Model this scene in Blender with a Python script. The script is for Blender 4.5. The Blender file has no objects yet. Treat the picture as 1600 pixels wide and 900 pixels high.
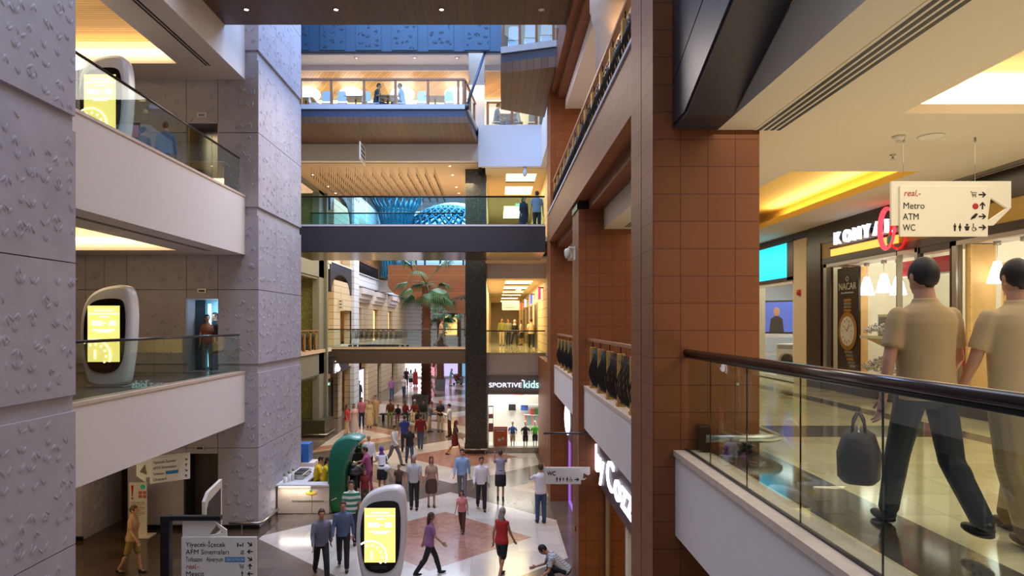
import bpy, bmesh, math, random
from mathutils import Vector, Matrix, Euler
R = math.radians
PI = math.pi
sc = bpy.context.scene
col = sc.collection
rnd = random.Random(7)

# ------------------------------------------------------------------ camera
F = 1067.0                       # focal length in pixels of the 1600 px frame
cd = bpy.data.cameras.new('camera')
cd.sensor_width = 36.0
cd.lens = 36.0 * F / 1600.0
cd.shift_x = 26 / 1600.0
cd.shift_y = 56 / 1600.0
cd.clip_start = 0.05
cam = bpy.data.objects.new('camera', cd)
cam.location = (0, 0, 6.0)
cam.rotation_euler = (R(90), 0, 0)
col.objects.link(cam)
sc.camera = cam

# ------------------------------------------------------------------ view, world, large lights
sc.view_settings.view_transform = 'Standard'
sc.view_settings.look = 'None'
sc.view_settings.gamma = 1.0
sc.view_settings.use_curve_mapping = False
sc.view_settings.exposure = 0.0
try:
    sc.cycles.use_denoising = True
    sc.cycles.max_bounces = 8
    sc.cycles.diffuse_bounces = 4
    sc.cycles.glossy_bounces = 4
    sc.cycles.transparent_max_bounces = 24
    sc.cycles.sample_clamp_indirect = 6.0
    sc.cycles.caustics_reflective = False
    sc.cycles.caustics_refractive = False
except Exception:
    pass
W = bpy.data.worlds.new('dusk_sky')
sc.world = W
W.use_nodes = True
bg = W.node_tree.nodes['Background']
bg.inputs[0].default_value = (0.50, 0.56, 0.72, 1)
bg.inputs[1].default_value = 0.30

def area(name, loc, size, energy, color, rot=(0, 0, 0), spread=None):
    l = bpy.data.lights.new(name, 'AREA')
    l.shape = 'RECTANGLE'
    l.size, l.size_y = size
    l.energy = energy
    l.color = color
    if spread: l.spread = R(spread)
    o = bpy.data.objects.new(name, l)
    o.location = loc
    o.rotation_euler = rot
    col.objects.link(o)
    return o
def point(name, loc, energy, color, r=0.08):
    l = bpy.data.lights.new(name, 'POINT')
    l.energy = energy; l.color = color; l.shadow_soft_size = r
    o = bpy.data.objects.new(name, l); o.location = loc
    col.objects.link(o)
    return o
def spot(name, loc, energy, color, ang=80, blend=0.6, rot=(0, 0, 0), r=0.05):
    l = bpy.data.lights.new(name, 'SPOT')
    l.energy = energy; l.color = color; l.spot_size = R(ang); l.spot_blend = blend; l.shadow_soft_size = r
    o = bpy.data.objects.new(name, l); o.location = loc; o.rotation_euler = rot
    col.objects.link(o)
    return o
SKY = (0.50, 0.66, 1.0)
NEUT = (1.0, 0.86, 0.78)
WARM = (1.0, 0.78, 0.50)
YEL = (1.0, 0.70, 0.32)
COOL = (0.85, 0.92, 1.0)
area('skylight_far', (-2.5, 23.0, 20.5), (8.5, 8.0), 2500, (0.36, 0.56, 1.0))
area('skylight_near', (-2.5, 7.5, 20.5), (8.5, 14.0), 1800, (0.74, 0.78, 1.0))
area('atrium_hall_light', (-2.5, 21.5, 13.8), (6.0, 4.5), 480, NEUT)
area('street_skylight', (-4.5, 55.0, 17.5), (9.0, 30.0), 7000, (0.84, 0.88, 1.0))
area('street_lamps_light', (-4.0, 34.0, 12.5), (6.0, 7.0), 1300, WARM)
area('left_gallery_cove_upper', (-10.0, 15.5, 13.5), (3.0, 5.5), 12, WARM, (PI, 0, 0))
area('left_gallery_cove_lower', (-10.0, 15.5, 8.35), (3.0, 5.5), 25, WARM, (PI, 0, 0))
area('left_gallery_fill_upper', (-10.2, 15.0, 13.5), (3.0, 2.0), 70, (1, .76, .45), (R(50), 0, 0))
area('left_gallery_fill_lower', (-10.2, 15.0, 8.35), (3.0, 2.0), 60, (1, .76, .42), (R(50), 0, 0))
area('added_white_column_fill', (-.8, 29.0, 19.6), (1.2, .6), 70, (.75, .85, 1.0), (R(28), 0, 0))  # added unseen fill lamp that brightens the white upper column
area('left_hall_light', (-10.0, 15.0, 3.0), (4.0, 3.0), 62, (1.0, .76, .40), (R(40), 0, 0))
area('walkway_light', (4.6, 6.0, 8.08), (4.4, 9.0), 170, (1, .86, .62))
area('walkway_bounce', (4.6, 6.5, 4.75), (4.0, 9.0), 95, (1, .87, .64), (PI, 0, 0))
area('walkway_light_beyond', (4.6, 19.0, 8.05), (3.0, 10.0), 150, (1, .84, .58))
area('upper_gallery_light', (4.6, 14.0, 13.15), (3.0, 18.0), 260, YEL)
area('food_court_light', (-3.5, 30.2, 16.6), (9.0, 2.2), 260, WARM)
area('under_bridge_hall', (0.8, 40.0, 8.05), (2.2, 14.0), 480, (1, .80, .50))
area('upper_corridor_light', (0.8, 38.0, 12.85), (2.2, 10.0), 200, WARM)
area('left_facade_light', (-10.6, 31.0, 12.6), (1.6, 9.0), 110, YEL)
area('left_facade_light_low', (-10.6, 31.0, 8.0), (1.6, 9.0), 110, YEL)
area('left_facade_light_ground', (-10.6, 31.0, 3.5), (1.6, 9.0), 80, WARM)
area('upper_lounge_light', (-4.0, 33.5, 10.2), (6.0, 5.0), 160, WARM, (PI, 0, 0))

# ------------------------------------------------------------------ helpers
def lin(c):
    r = []
    for v in c[:3]:
        v = v / 255.0
        r.append(v / 12.92 if v <= 0.04045 else ((v + 0.055) / 1.055) ** 2.4)
    return (r[0], r[1], r[2], 1.0)
class NT:
    def __init__(s, m): s.t = m.node_tree; s.n = s.t.nodes; s.l = s.t.links
    def add(s, typ, **kw):
        nd = s.n.new(typ)
        for k, v in kw.items(): setattr(nd, k, v)
        return nd
    def math(s, op, a, b=None, c=None):
        nd = s.n.new('ShaderNodeMath'); nd.operation = op
        for i, v in enumerate((a, b, c)):
            if v is None: continue
            if isinstance(v, (int, float)): nd.inputs[i].default_value = v
            else: s.l.new(v, nd.inputs[i])
        return nd.outputs[0]
    def mix(s, fac, a, b):
        nd = s.n.new('ShaderNodeMix'); nd.data_type = 'RGBA'
        for sock, v in ((nd.inputs['Factor'], fac), (nd.inputs['A'] if False else nd.inputs[6], a), (nd.inputs[7], b)):
            if isinstance(v, (int, float)): sock.default_value = v
            elif isinstance(v, tuple): sock.default_value = v
            else: s.l.new(v, sock)
        return nd.outputs[2]
    def ramp(s, fac, stops, mode='LINEAR'):
        nd = s.n.new('ShaderNodeValToRGB'); cr = nd.color_ramp; cr.interpolation = mode
        while len(cr.elements) < len(stops): cr.elements.new(0.5)
        for e, (p, c) in zip(cr.elements, stops): e.position = p; e.color = c
        s.l.new(fac, nd.inputs[0])
        return nd.outputs[0]
    def noise(s, vec, scale, detail=3, rough=0.55):
        nd = s.n.new('ShaderNodeTexNoise'); nd.inputs['Scale'].default_value = scale
        nd.inputs['Detail'].default_value = detail; nd.inputs['Roughness'].default_value = rough
        if vec is not None: s.l.new(vec, nd.inputs['Vector'])
        return nd.outputs[0]
    def pos(s): return s.n.new('ShaderNodeNewGeometry').outputs['Position']
    def obj(s): return s.n.new('ShaderNodeTexCoord').outputs['Object']
    def sep(s, v):
        nd = s.n.new('ShaderNodeSeparateXYZ'); s.l.new(v, nd.inputs[0]); return nd.outputs
    def bump(s, h, strength=0.3, dist=0.02):
        nd = s.n.new('ShaderNodeBump'); nd.inputs['Strength'].default_value = strength
        nd.inputs['Distance'].default_value = dist; s.l.new(h, nd.inputs['Height']); return nd.outputs[0]
MATS = {}
def mat(name, c, rough=0.5, metal=0.0, var=0.06, scale=6.0, bump=0.0, spec=0.5, emit=None, estr=0.0):
    if name in MATS: return MATS[name]
    m = bpy.data.materials.new(name); m.use_nodes = True
    n = NT(m); b = n.n['Principled BSDF']
    base = lin(c)
    b.inputs['Roughness'].default_value = rough
    b.inputs['Metallic'].default_value = metal
    b.inputs['Specular IOR Level'].default_value = spec
    if var > 0:
        f = n.noise(n.obj(), scale)
        d = tuple(max(0, v * (1 - var * 2)) for v in base[:3]) + (1,)
        l = tuple(min(1, v * (1 + var * 2)) for v in base[:3]) + (1,)
        n.l.new(n.mix(f, d, l), b.inputs['Base Color'])
        if bump: n.l.new(n.bump(n.noise(n.obj(), scale * 8), bump, 0.01), b.inputs['Normal'])
    else:
        b.inputs['Base Color'].default_value = base
    if emit:
        b.inputs['Emission Color'].default_value = lin(emit); b.inputs['Emission Strength'].default_value = estr
    MATS[name] = m
    return m
def glow(name, c, strength):
    if name in MATS: return MATS[name]
    m = bpy.data.materials.new(name); m.use_nodes = True
    n = NT(m); b = n.n['Principled BSDF']
    b.inputs['Base Color'].default_value = lin(c); b.inputs['Roughness'].default_value = 0.4
    b.inputs['Emission Color'].default_value = lin(c); b.inputs['Emission Strength'].default_value = strength
    MATS[name] = m
    return m
def glass(name, tint, refl=1.0):
    if name in MATS: return MATS[name]
    m = bpy.data.materials.new(name); m.use_nodes = True
    n = NT(m); n.n.clear()
    out = n.add('ShaderNodeOutputMaterial'); mx = n.add('ShaderNodeMixShader')
    tr = n.add('ShaderNodeBsdfTransparent'); gl = n.add('ShaderNodeBsdfGlossy'); fr = n.add('ShaderNodeLayerWeight')
    tr.inputs[0].default_value = tint; gl.inputs['Roughness'].default_value = 0.0
    gl.inputs[0].default_value = (0.95, 1, 0.98, 1)
    fr.inputs['Blend'].default_value = 0.5
    fac = n.math('MULTIPLY', n.math('ADD', n.math('MULTIPLY', n.math('POWER', fr.outputs['Facing'], 4.0), 0.6), 0.035), refl)
    n.l.new(fac, mx.inputs[0]); n.l.new(tr.outputs[0], mx.inputs[1]); n.l.new(gl.outputs[0], mx.inputs[2])
    n.l.new(mx.outputs[0], out.inputs[0])
    MATS[name] = m
    return m
def custom(name, fn, rough=0.5, spec=0.5):
    m = bpy.data.materials.new(name); m.use_nodes = True
    n = NT(m); b = n.n['Principled BSDF']
    b.inputs['Roughness'].default_value = rough; b.inputs['Specular IOR Level'].default_value = spec
    fn(n, b); MATS[name] = m
    return m

def tilemask(n, size, offs, w):
    g = n.n.new('ShaderNodeNewGeometry')
    P = n.sep(g.outputs['Position']); N = n.sep(g.outputs['True Normal'])
    tot = None
    for i in range(3):
        fr = n.math('FRACT', n.math('DIVIDE', n.math('SUBTRACT', P[i], offs[i] - 100 * size[i]), size[i]))
        m_ = n.math('LESS_THAN', fr, w / size[i])
        k = n.math('LESS_THAN', n.math('ABSOLUTE', N[i]), 0.5)
        v = n.math('MULTIPLY', m_, k)
        tot = v if tot is None else n.math('MAXIMUM', tot, v)
    return tot
def celln(n, size, offs):
    nd = n.n.new('ShaderNodeVectorMath'); nd.operation = 'SUBTRACT'
    n.l.new(n.pos(), nd.inputs[0]); nd.inputs[1].default_value = offs
    s = n.n.new('ShaderNodeVectorMath'); s.operation = 'DIVIDE'; n.l.new(nd.outputs[0], s.inputs[0]); s.inputs[1].default_value = size
    f = n.n.new('ShaderNodeVectorMath'); f.operation = 'FLOOR'; n.l.new(s.outputs[0], f.inputs[0])
    w = n.n.new('ShaderNodeTexWhiteNoise'); w.noise_dimensions = '3D'; n.l.new(f.outputs[0], w.inputs[0])
    return w.outputs[0]

def m_terracotta(n, b):
    msk = tilemask(n, (0.3, 0.3, 0.3), (1.73, 7.5, 0.2216), 0.009)
    cn = celln(n, (0.3, 0.3, 0.3), (1.73, 7.5, 0.2216))
    c = n.mix(cn, lin((122, 67, 28)), lin((129, 72, 31)))
    n.l.new(n.mix(msk, c, lin((84, 30, 22))), b.inputs['Base Color'])
    n.l.new(n.bump(n.math('SUBTRACT', 1, msk), 0.5, 0.01), b.inputs['Normal'])
TERRA = custom('terracotta_tiles', m_terracotta, 0.55)

def m_plank(c1, c2, w, axis, rot=0.0):
    def fn(n, b):
        P = n.sep(n.pos()); a, l = (P[0], P[1]) if axis == 'x' else (P[1], P[0])
        if rot:
            a2 = n.math('ADD', n.math('MULTIPLY', a, math.cos(rot)), n.math('MULTIPLY', l, math.sin(rot)))
            l = n.math('SUBTRACT', n.math('MULTIPLY', l, math.cos(rot)), n.math('MULTIPLY', a, math.sin(rot))); a = a2
        d = n.math('DIVIDE', n.math('ADD', a, 100), w)
        fr = n.math('FRACT', d); idx = n.math('FLOOR', d)
        wn = n.add('ShaderNodeTexWhiteNoise', noise_dimensions='1D'); n.l.new(idx, wn.inputs['W'])
        cb = n.add('ShaderNodeCombineXYZ')
        n.l.new(n.math('MULTIPLY', a, 18), cb.inputs[0]); n.l.new(n.math('MULTIPLY', l, 1.2), cb.inputs[1]); n.l.new(n.math('MULTIPLY', idx, 3.7), cb.inputs[2])
        g = n.noise(cb.outputs[0], 1.5, 4)
        f = n.math('ADD', n.math('MULTIPLY', wn.outputs[0], 0.45), n.math('MULTIPLY', g, 0.55))
        c = n.mix(f, lin(c1), lin(c2))
        gap = n.math('LESS_THAN', fr, 0.012 / w)
        n.l.new(n.mix(gap, c, (0.01, 0.006, 0.004, 1)), b.inputs['Base Color'])
    return fn
DWOOD = custom('dark_plank_soffit', m_plank((66, 42, 28), (104, 70, 46), 0.22, 'x'), 0.5)
DWOODR = custom('dark_plank_soffit_diagonal', m_plank((84, 60, 42), (120, 88, 62), 0.22, 'x'), 0.5)
LWOOD = custom('light_plank_ceiling', m_plank((176, 130, 74), (224, 182, 120), 0.12, 'y'), 0.4)
LWOODX = custom('light_plank_vault', m_plank((150, 102, 58), (205, 155, 98), 0.14, 'x', 0.5), 0.4)
HWOOD = custom('hull_plywood', m_plank((110, 62, 34), (150, 92, 54), 0.35, 'y'), 0.45)

def m_concrete(c1, c2):
    def fn(n, b):
        f = n.noise(n.pos(), 1.7, 6, 0.6); g = n.noise(n.pos(), 26, 3)
        c = n.mix(n.math('ADD', n.math('MULTIPLY', f, 0.75), n.math('MULTIPLY', g, 0.25)), lin(c1), lin(c2))
        n.l.new(c, b.inputs['Base Color'])
        n.l.new(n.bump(g, 0.15, 0.01), b.inputs['Normal'])
    return fn
CONC = custom('leaf_relief_concrete', m_concrete((148, 144, 152), (192, 188, 196)), 0.7, 0.3)
BLUEP = custom('blue_leaf_panel', m_concrete((18, 50, 74), (32, 72, 98)), 0.55)
DCONC = custom('dark_band', m_concrete((46, 58, 84), (66, 80, 108)), 0.5)
DARKLEAF = mat('punched_leaf_dark', (18, 30, 48), 0.6)

def m_speckle(base, dark, sc_, thr):
    def fn(n, b):
        v = n.add('ShaderNodeTexVoronoi'); v.inputs['Scale'].default_value = sc_
        n.l.new(n.pos(), v.inputs['Vector'])
        s = n.math('LESS_THAN', v.outputs['Distance'], thr)
        f = n.noise(n.pos(), 5)
        n.l.new(n.mix(s, n.mix(f, lin(base), lin(tuple(int(x * 1.35) for x in base))), lin(dark)), b.inputs['Base Color'])
    return fn
GREENST = custom('speckled_green_granite', m_speckle((52, 50, 38), (150, 150, 118), 20.0, 0.2), 0.3)
GREENST2 = custom('mosaic_green', m_speckle((84, 86, 42), (190, 186, 110), 11.0, 0.2), 0.35)

def m_floor0(n, b):
    P = n.sep(n.pos())
    dx = n.math('ABSOLUTE', n.math('ADD', P[0], 1.6))
    yy = n.math('ABSOLUTE', n.math('SUBTRACT', n.math('MULTIPLY', n.math('FRACT', n.math('ADD', n.math('DIVIDE', n.math('SUBTRACT', P[1], 19.2), 11.6), 10.5)), 11.6), 5.8))
    d = n.math('ADD', dx, yy)
    rad = n.add('ShaderNodeTexVoronoi'); rad.inputs['Scale'].default_value = 7.0; n.l.new(n.pos(), rad.inputs['Vector'])
    rc = n.sep(rad.outputs['Color'])[0]
    f1 = n.noise(n.pos(), 9, 5); f2 = n.noise(n.pos(), 1.3, 4)
    cell = celln(n, (0.6, 0.6, 1000), (0, 0, -5))
    pink = n.mix(n.math('ADD', n.math('MULTIPLY', f1, 0.7), n.math('MULTIPLY', rc, 0.3)), lin((128, 80, 66)), lin((188, 144, 128)))
    white = n.mix(n.math('ADD', n.math('MULTIPLY', f2, 0.6), n.math('MULTIPLY', cell, 0.4)), lin((172, 162, 154)), lin((212, 204, 196)))
    dark = n.mix(n.math('ADD', n.math('MULTIPLY', f2, 0.6), n.math('MULTIPLY', cell, 0.4)), lin((72, 62, 56)), lin((120, 106, 96)))
    tan = n.mix(f2, lin((150, 124, 96)), lin((186, 160, 128)))
    c = n.mix(n.math('GREATER_THAN', d, 2.62), pink, white)
    c = n.mix(n.math('GREATER_THAN', d, 5.15), c, dark)
    c = n.mix(n.math('GREATER_THAN', d, 7.9), c, tan)
    c = n.mix(n.math('GREATER_THAN', d, 8.5), c, pink)
    c = n.mix(n.math('GREATER_THAN', d, 9.6), c, white)
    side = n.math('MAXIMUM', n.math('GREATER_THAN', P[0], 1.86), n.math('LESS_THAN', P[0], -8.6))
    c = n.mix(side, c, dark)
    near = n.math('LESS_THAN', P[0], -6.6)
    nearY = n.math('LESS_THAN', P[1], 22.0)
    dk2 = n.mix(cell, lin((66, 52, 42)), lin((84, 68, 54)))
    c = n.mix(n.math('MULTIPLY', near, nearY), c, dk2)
    msk = tilemask(n, (0.6, 0.6, 1000), (0, 0, -5), 0.006)
    n.l.new(n.mix(n.math('MULTIPLY', msk, 0.45), c, (0.05, 0.04, 0.035, 1)), b.inputs['Base Color'])
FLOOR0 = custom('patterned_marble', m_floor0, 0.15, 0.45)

def m_floor1(n, b):
    P = n.sep(n.pos())
    f2 = n.noise(n.pos(), 2.0, 5)
    cell = celln(n, (0.6, 0.6, 1000), (0.3, 0.2, -5))
    cream = n.mix(n.math('ADD', n.math('MULTIPLY', f2, 0.6), n.math('MULTIPLY', cell, 0.4)), lin((184, 168, 132)), lin((222, 208, 172)))
    dark = n.mix(f2, lin((58, 52, 46)), lin((98, 88, 78)))
    e1 = n.math('MULTIPLY', n.math('GREATER_THAN', P[0], 2.35), n.math('LESS_THAN', P[0], 2.95))
    e2 = n.math('MULTIPLY', n.math('GREATER_THAN', P[0], 5.75), n.math('LESS_THAN', P[0], 6.1))
    yb = n.math('LESS_THAN', n.math('FRACT', n.math('DIVIDE', n.math('SUBTRACT', P[1], 0.6), 7.85)), 0.12)
    e3 = n.math('MULTIPLY', yb, n.math('MULTIPLY', n.math('GREATER_THAN', P[0], 2.95), n.math('LESS_THAN', P[0], 5.75)))
    c = n.mix(n.math('MAXIMUM', n.math('MAXIMUM', e1, e2), e3), cream, dark)
    msk = tilemask(n, (0.6, 0.6, 1000), (0.3, 0.2, -5), 0.006)
    n.l.new(n.mix(n.math('MULTIPLY', msk, 0.5), c, (0.06, 0.05, 0.04, 1)), b.inputs['Base Color'])
FLOOR1 = custom('cream_marble_tiles', m_floor1, 0.09, 0.5)

def m_bands(c1, c2, h):
    def fn(n, b):
        P = n.sep(n.pos())
        fr = n.math('FRACT', n.math('DIVIDE', P[2], h))
        j = n.math('LESS_THAN', fr, 0.06)
        f = n.noise(n.pos(), 3)
        n.l.new(n.mix(j, n.mix(f, lin(c1), lin(c2)), lin(tuple(int(v * 0.55) for v in c1))), b.inputs['Base Color'])
    return fn
STONE = custom('banded_limestone', m_bands((206, 182, 142), (228, 206, 168), 0.42), 0.6)
STONEW = custom('white_banded_panel', m_bands((214, 218, 224), (232, 234, 238), 0.42), 0.6)
SLATC = custom('counter_slats', m_bands((206, 186, 168), (224, 206, 190), 0.06), 0.5)

WHITE = mat('white_plaster', (222, 214, 208), 0.75, var=0.015)
WHITEB = mat('white_wall_upper', (214, 220, 232), 0.75, var=0.015)
CEIL = mat('cream_ceiling', (216, 206, 184), 0.8, var=0.012)
CEILT = mat('tan_ceiling', (196, 170, 140), 0.8, var=0.015)
TRAYY = mat('yellow_tray_paint', (236, 206, 118), 0.7, var=0.015)
KERB = mat('beige_marble_kerb', (206, 184, 166), 0.4, var=0.10, scale=9)
KERBG = mat('pale_concrete_kerb', (190, 196, 206), 0.7, var=0.06)
DMET = mat('dark_bronze_cladding', (58, 56, 64), 0.42, metal=0.25, var=0.03)
DMET2 = mat('brown_bridge_cladding', (78, 66, 60), 0.5, metal=0.1, var=0.03)
STEELB = mat('polished_dark_steel', (78, 80, 86), 0.38, metal=0.9, var=0.04)
BLACK = mat('black_metal', (20, 20, 22), 0.4, metal=0.3, var=0.03)
RAILB = mat('dark_brown_handrail', (48, 34, 30), 0.18, var=0.04)
SS = mat('brushed_steel', (176, 172, 164), 0.3, metal=0.9, var=0.04)
GOLD = mat('gold_painted_post', (176, 136, 66), 0.45, metal=0.2, var=0.06)
WOODR = mat('oak_handrail', (150, 104, 72), 0.45, var=0.08)
SIGNW = mat('white_sign_board', (222, 218, 206), 0.5, var=0.01)
SIGNK = mat('sign_black_print', (18, 16, 14), 0.6, var=0.0)
SIGNR = mat('sign_red_print', (172, 30, 36), 0.6, var=0.0)
SIGNB = mat('sign_blue_panel', (40, 130, 180), 0.6, var=0.0)
BEIGE = mat('beige_pier_stone', (206, 186, 152), 0.6, var=0.04)
GREYP = mat('grey_fascia_panel', (128, 122, 116), 0.55, var=0.02)
GLS = glass('railing_glass', (0.86, 0.93, 0.90, 1), 0.75)
GLB = glass('bridge_glass', (0.66, 0.86, 0.93, 1), 0.6)
GLW = glass('shop_glass', (0.95, 0.97, 0.96, 1), 0.6)
HOTW = glow('warm_white_lamp', (255, 236, 200), 14.0)
COVE = glow('cove_strip_warm', (255, 214, 140), 6.0)
LAMPW = glow('lamp_shade_white', (255, 250, 240), 4.0)

def tag(o, label=None, cat=None, group=None, kind=None):
    if label: o['label'] = label
    if cat: o['category'] = cat
    if group: o['group'] = group
    if kind: o['kind'] = kind
    return o
def thing(name, label, cat, loc=(0, 0, 0), rz=0, group=None):
    o = bpy.data.objects.new(name, None)
    o.empty_display_size = 0.1
    o.location = loc; o.rotation_euler = (0, 0, rz)
    col.objects.link(o)
    return tag(o, label, cat, group)
def link_mesh(name, me, mats, parent=None, loc=None):
    o = bpy.data.objects.new(name, me)
    if not isinstance(mats, (list, tuple)): mats = [mats]
    if mats[0] is not None:
        for m in mats: me.materials.append(m)
    if parent is not None: o.parent = parent
    if loc is not None: o.location = loc
    col.objects.link(o)
    return o
class MB:
    """collects shapes of ONE part; build() links them as one mesh object"""
    def __init__(s, off=(0, 0, 0)): s.v = []; s.f = []; s.mi = []; s.sm = []; s.off = off
    def add(s, vs, fs, mi=0, smooth=False):
        k = len(s.v)
        s.v += [(p[0] - s.off[0], p[1] - s.off[1], p[2] - s.off[2]) for p in vs]
        for f in fs: s.f.append([i + k for i in f]); s.mi.append(mi); s.sm.append(smooth)
        return s
    def box(s, x0, x1, y0, y1, z0, z1, mi=0):
        if x0 > x1: x0, x1 = x1, x0
        if y0 > y1: y0, y1 = y1, y0
        if z0 > z1: z0, z1 = z1, z0
        return s.add([(x0, y0, z0), (x1, y0, z0), (x1, y1, z0), (x0, y1, z0), (x0, y0, z1), (x1, y0, z1), (x1, y1, z1), (x0, y1, z1)],
                     [(3, 2, 1, 0), (4, 5, 6, 7), (0, 1, 5, 4), (1, 2, 6, 5), (2, 3, 7, 6), (3, 0, 4, 7)], mi)
    def cbox(s, c, d, mi=0): return s.box(c[0] - d[0] / 2, c[0] + d[0] / 2, c[1] - d[1] / 2, c[1] + d[1] / 2, c[2] - d[2] / 2, c[2] + d[2] / 2, mi)
    def bbox(s, x0, x1, y0, y1, z0, z1, r=0.01, mi=0):
        bm = bmesh.new(); bmesh.ops.create_cube(bm, size=1)
        bm.transform(Matrix.Translation(((x0 + x1) / 2, (y0 + y1) / 2, (z0 + z1) / 2)) @ Matrix.Diagonal((abs(x1 - x0), abs(y1 - y0), abs(z1 - z0), 1)))
        bmesh.ops.bevel(bm, geom=bm.edges[:], offset=r, segments=2, profile=0.5, affect='EDGES')
        bm.verts.index_update()
        s.add([v.co[:] for v in bm.verts], [[v.index for v in f.verts] for f in bm.faces], mi, False); bm.free()
        return s
    def prism(s, poly, axis, a0, a1, mi=0, smooth=False):
        """poly: 2D points in the plane normal to axis ('x': (y,z), 'y': (x,z), 'z': (x,y))"""
        def mk(p, a): return (a, p[0], p[1]) if axis == 'x' else ((p[0], a, p[1]) if axis == 'y' else (p[0], p[1], a))
        n = len(poly)
        ar = sum(poly[i][0] * poly[(i + 1) % n][1] - poly[(i + 1) % n][0] * poly[i][1] for i in range(n))
        if ar < 0: poly = poly[::-1]
        vs = [mk(p, a0) for p in poly] + [mk(p, a1) for p in poly]
        fs = [list(range(n))[::-1], list(range(n, 2 * n))] + [(i, (i + 1) % n, n + (i + 1) % n, n + i) for i in range(n)]
        if axis == 'y': fs = [list(f)[::-1] for f in fs]
        if a1 < a0: fs = [list(f)[::-1] for f in fs]
        return s.add(vs, fs, mi, smooth)
    def tube(s, pts, r, n=8, mi=0, caps=True, flat=1.0):
        pts = [Vector(p) for p in pts]; rs = r if isinstance(r, (list, tuple)) else [r] * len(pts)
        vs = []; fs = []; ref = None
        for i, p in enumerate(pts):
            a = pts[max(i - 1, 0)]; b = pts[min(i + 1, len(pts) - 1)]
            t = (b - a).normalized() if (b - a).length > 1e-9 else Vector((0, 0, 1))
            if ref is None: ref = Vector((0, 0, 1)) if abs(t.z) < 0.9 else Vector((1, 0, 0))
            u = (ref - t * ref.dot(t)).normalized(); w = t.cross(u); ref = u
            for k in range(n):
                q = 2 * PI * k / n
                vs.append(p + (u * math.cos(q) * flat + w * math.sin(q)) * rs[i])
        for i in range(len(pts) - 1):
            for k in range(n): fs.append((i * n + k, i * n + (k + 1) % n, (i + 1) * n + (k + 1) % n, (i + 1) * n + k))
        s.add(vs, fs, mi, True)
        if caps:
            m = len(pts) - 1
            k0 = len(s.v) - len(vs)
            s.f.append([k0 + i for i in range(n)][::-1]); s.mi.append(mi); s.sm.append(False)
            s.f.append([k0 + m * n + i for i in range(n)]); s.mi.append(mi); s.sm.append(False)
        return s
    def lathe(s, c, prof, n=16, mi=0, smooth=True, sx=1.0, sy=1.0):
        vs = []; fs = []
        for (r, z) in prof:
            for k in range(n): vs.append((c[0] + r * sx * math.cos(2 * PI * k / n), c[1] + r * sy * math.sin(2 * PI * k / n), c[2] + z))
        for i in range(len(prof) - 1):
            for k in range(n): fs.append((i * n + k, i * n + (k + 1) % n, (i + 1) * n + (k + 1) % n, (i + 1) * n + k))
        s.add(vs, fs, mi, smooth)
        k0 = len(s.v) - len(vs); m = len(prof) - 1
        if prof[0][0] > 1e-5: s.f.append([k0 + i for i in range(n)][::-1]); s.mi.append(mi); s.sm.append(False)
        if prof[m][0] > 1e-5: s.f.append([k0 + m * n + i for i in range(n)]); s.mi.append(mi); s.sm.append(False)
        return s
    def ball(s, c, r, n=12, mi=0):
        if not isinstance(r, (tuple, list)): r = (r, r, r)
        m = max(4, n // 2)
        vs = []; fs = []
        for i in range(m + 1):
            t = PI * i / m
            for k in range(n):
                q = 2 * PI * k / n
                vs.append((c[0] + r[0] * math.sin(t) * math.cos(q), c[1] + r[1] * math.sin(t) * math.sin(q), c[2] - r[2] * math.cos(t)))
        for i in range(m):
            for k in range(n): fs.append((i * n + k, i * n + (k + 1) % n, (i + 1) * n + (k + 1) % n, (i + 1) * n + k))
        return s.add(vs, fs, mi, True)
    def mesh(s, name):
        me = bpy.data.meshes.new(name)
        me.from_pydata(s.v, [], s.f); me.validate(); 
        if len(me.polygons) == len(s.f):
            me.polygons.foreach_set('material_index', s.mi); me.polygons.foreach_set('use_smooth', s.sm)
        me.update()
        return me
    def build(s, name, mats, parent=None, loc=None):
        return link_mesh(name, s.mesh(name), mats, parent, loc)
def struct(name, mb, mats):
    o = mb.build(name, mats)
    o['kind'] = 'structure'
    return o
def copy_tree(o, parent=None):
    c = o.copy(); col.objects.link(c)
    if parent is not None: c.parent = parent
    for ch in list(o.children): copy_tree(ch, c)
    return c
def place(o, loc, rz=None, label=None, group=None):
    o.location = loc
    if rz is not None: o.rotation_euler = (0, 0, rz)
    if label: o['label'] = label
    if group: o['group'] = group
    return o
def textmesh(s, size, depth=0.004, align='LEFT', bold=0.0, shear=0.0, width=None):
    cu = bpy.data.curves.new('lettering', 'FONT')
    cu.body = s; cu.size = size; cu.extrude = depth; cu.align_x = align; cu.offset = bold; cu.shear = shear
    cu.resolution_u = 3
    o = bpy.data.objects.new('lettering', cu); col.objects.link(o)
    dg = bpy.context.evaluated_depsgraph_get(); dg.update()
    me = bpy.data.meshes.new_from_object(o.evaluated_get(dg))
    bpy.data.objects.remove(o); bpy.data.curves.remove(cu)
    me.materials.clear()
    if width and len(me.vertices):
        xs = [v.co.x for v in me.vertices]; k = width / max(1e-6, max(xs) - min(xs)); x0 = min(xs)
        for v in me.vertices: v.co.x = (v.co.x - x0) * k + (x0 if align == 'LEFT' else -width / 2)
    return me
def text(s, size, m, parent, loc, face='-y', name='lettering', **kw):
    me = textmesh(s, size, **kw)
    rot = {'-y': (R(90), 0, 0), '-x': (R(90), 0, R(-90)), '+x': (R(90), 0, R(90)), '+y': (R(90), 0, PI)}[face]
    o = link_mesh(name, me, m, parent, loc)
    o.rotation_euler = rot
    return o
def PX(px, Y): return (px - 774.0) * Y / F
def PZ(py, Y): return 6.0 + (506.0 - py) * Y / F
L1, L2, L3 = 4.6, 9.74, 14.73
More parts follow.
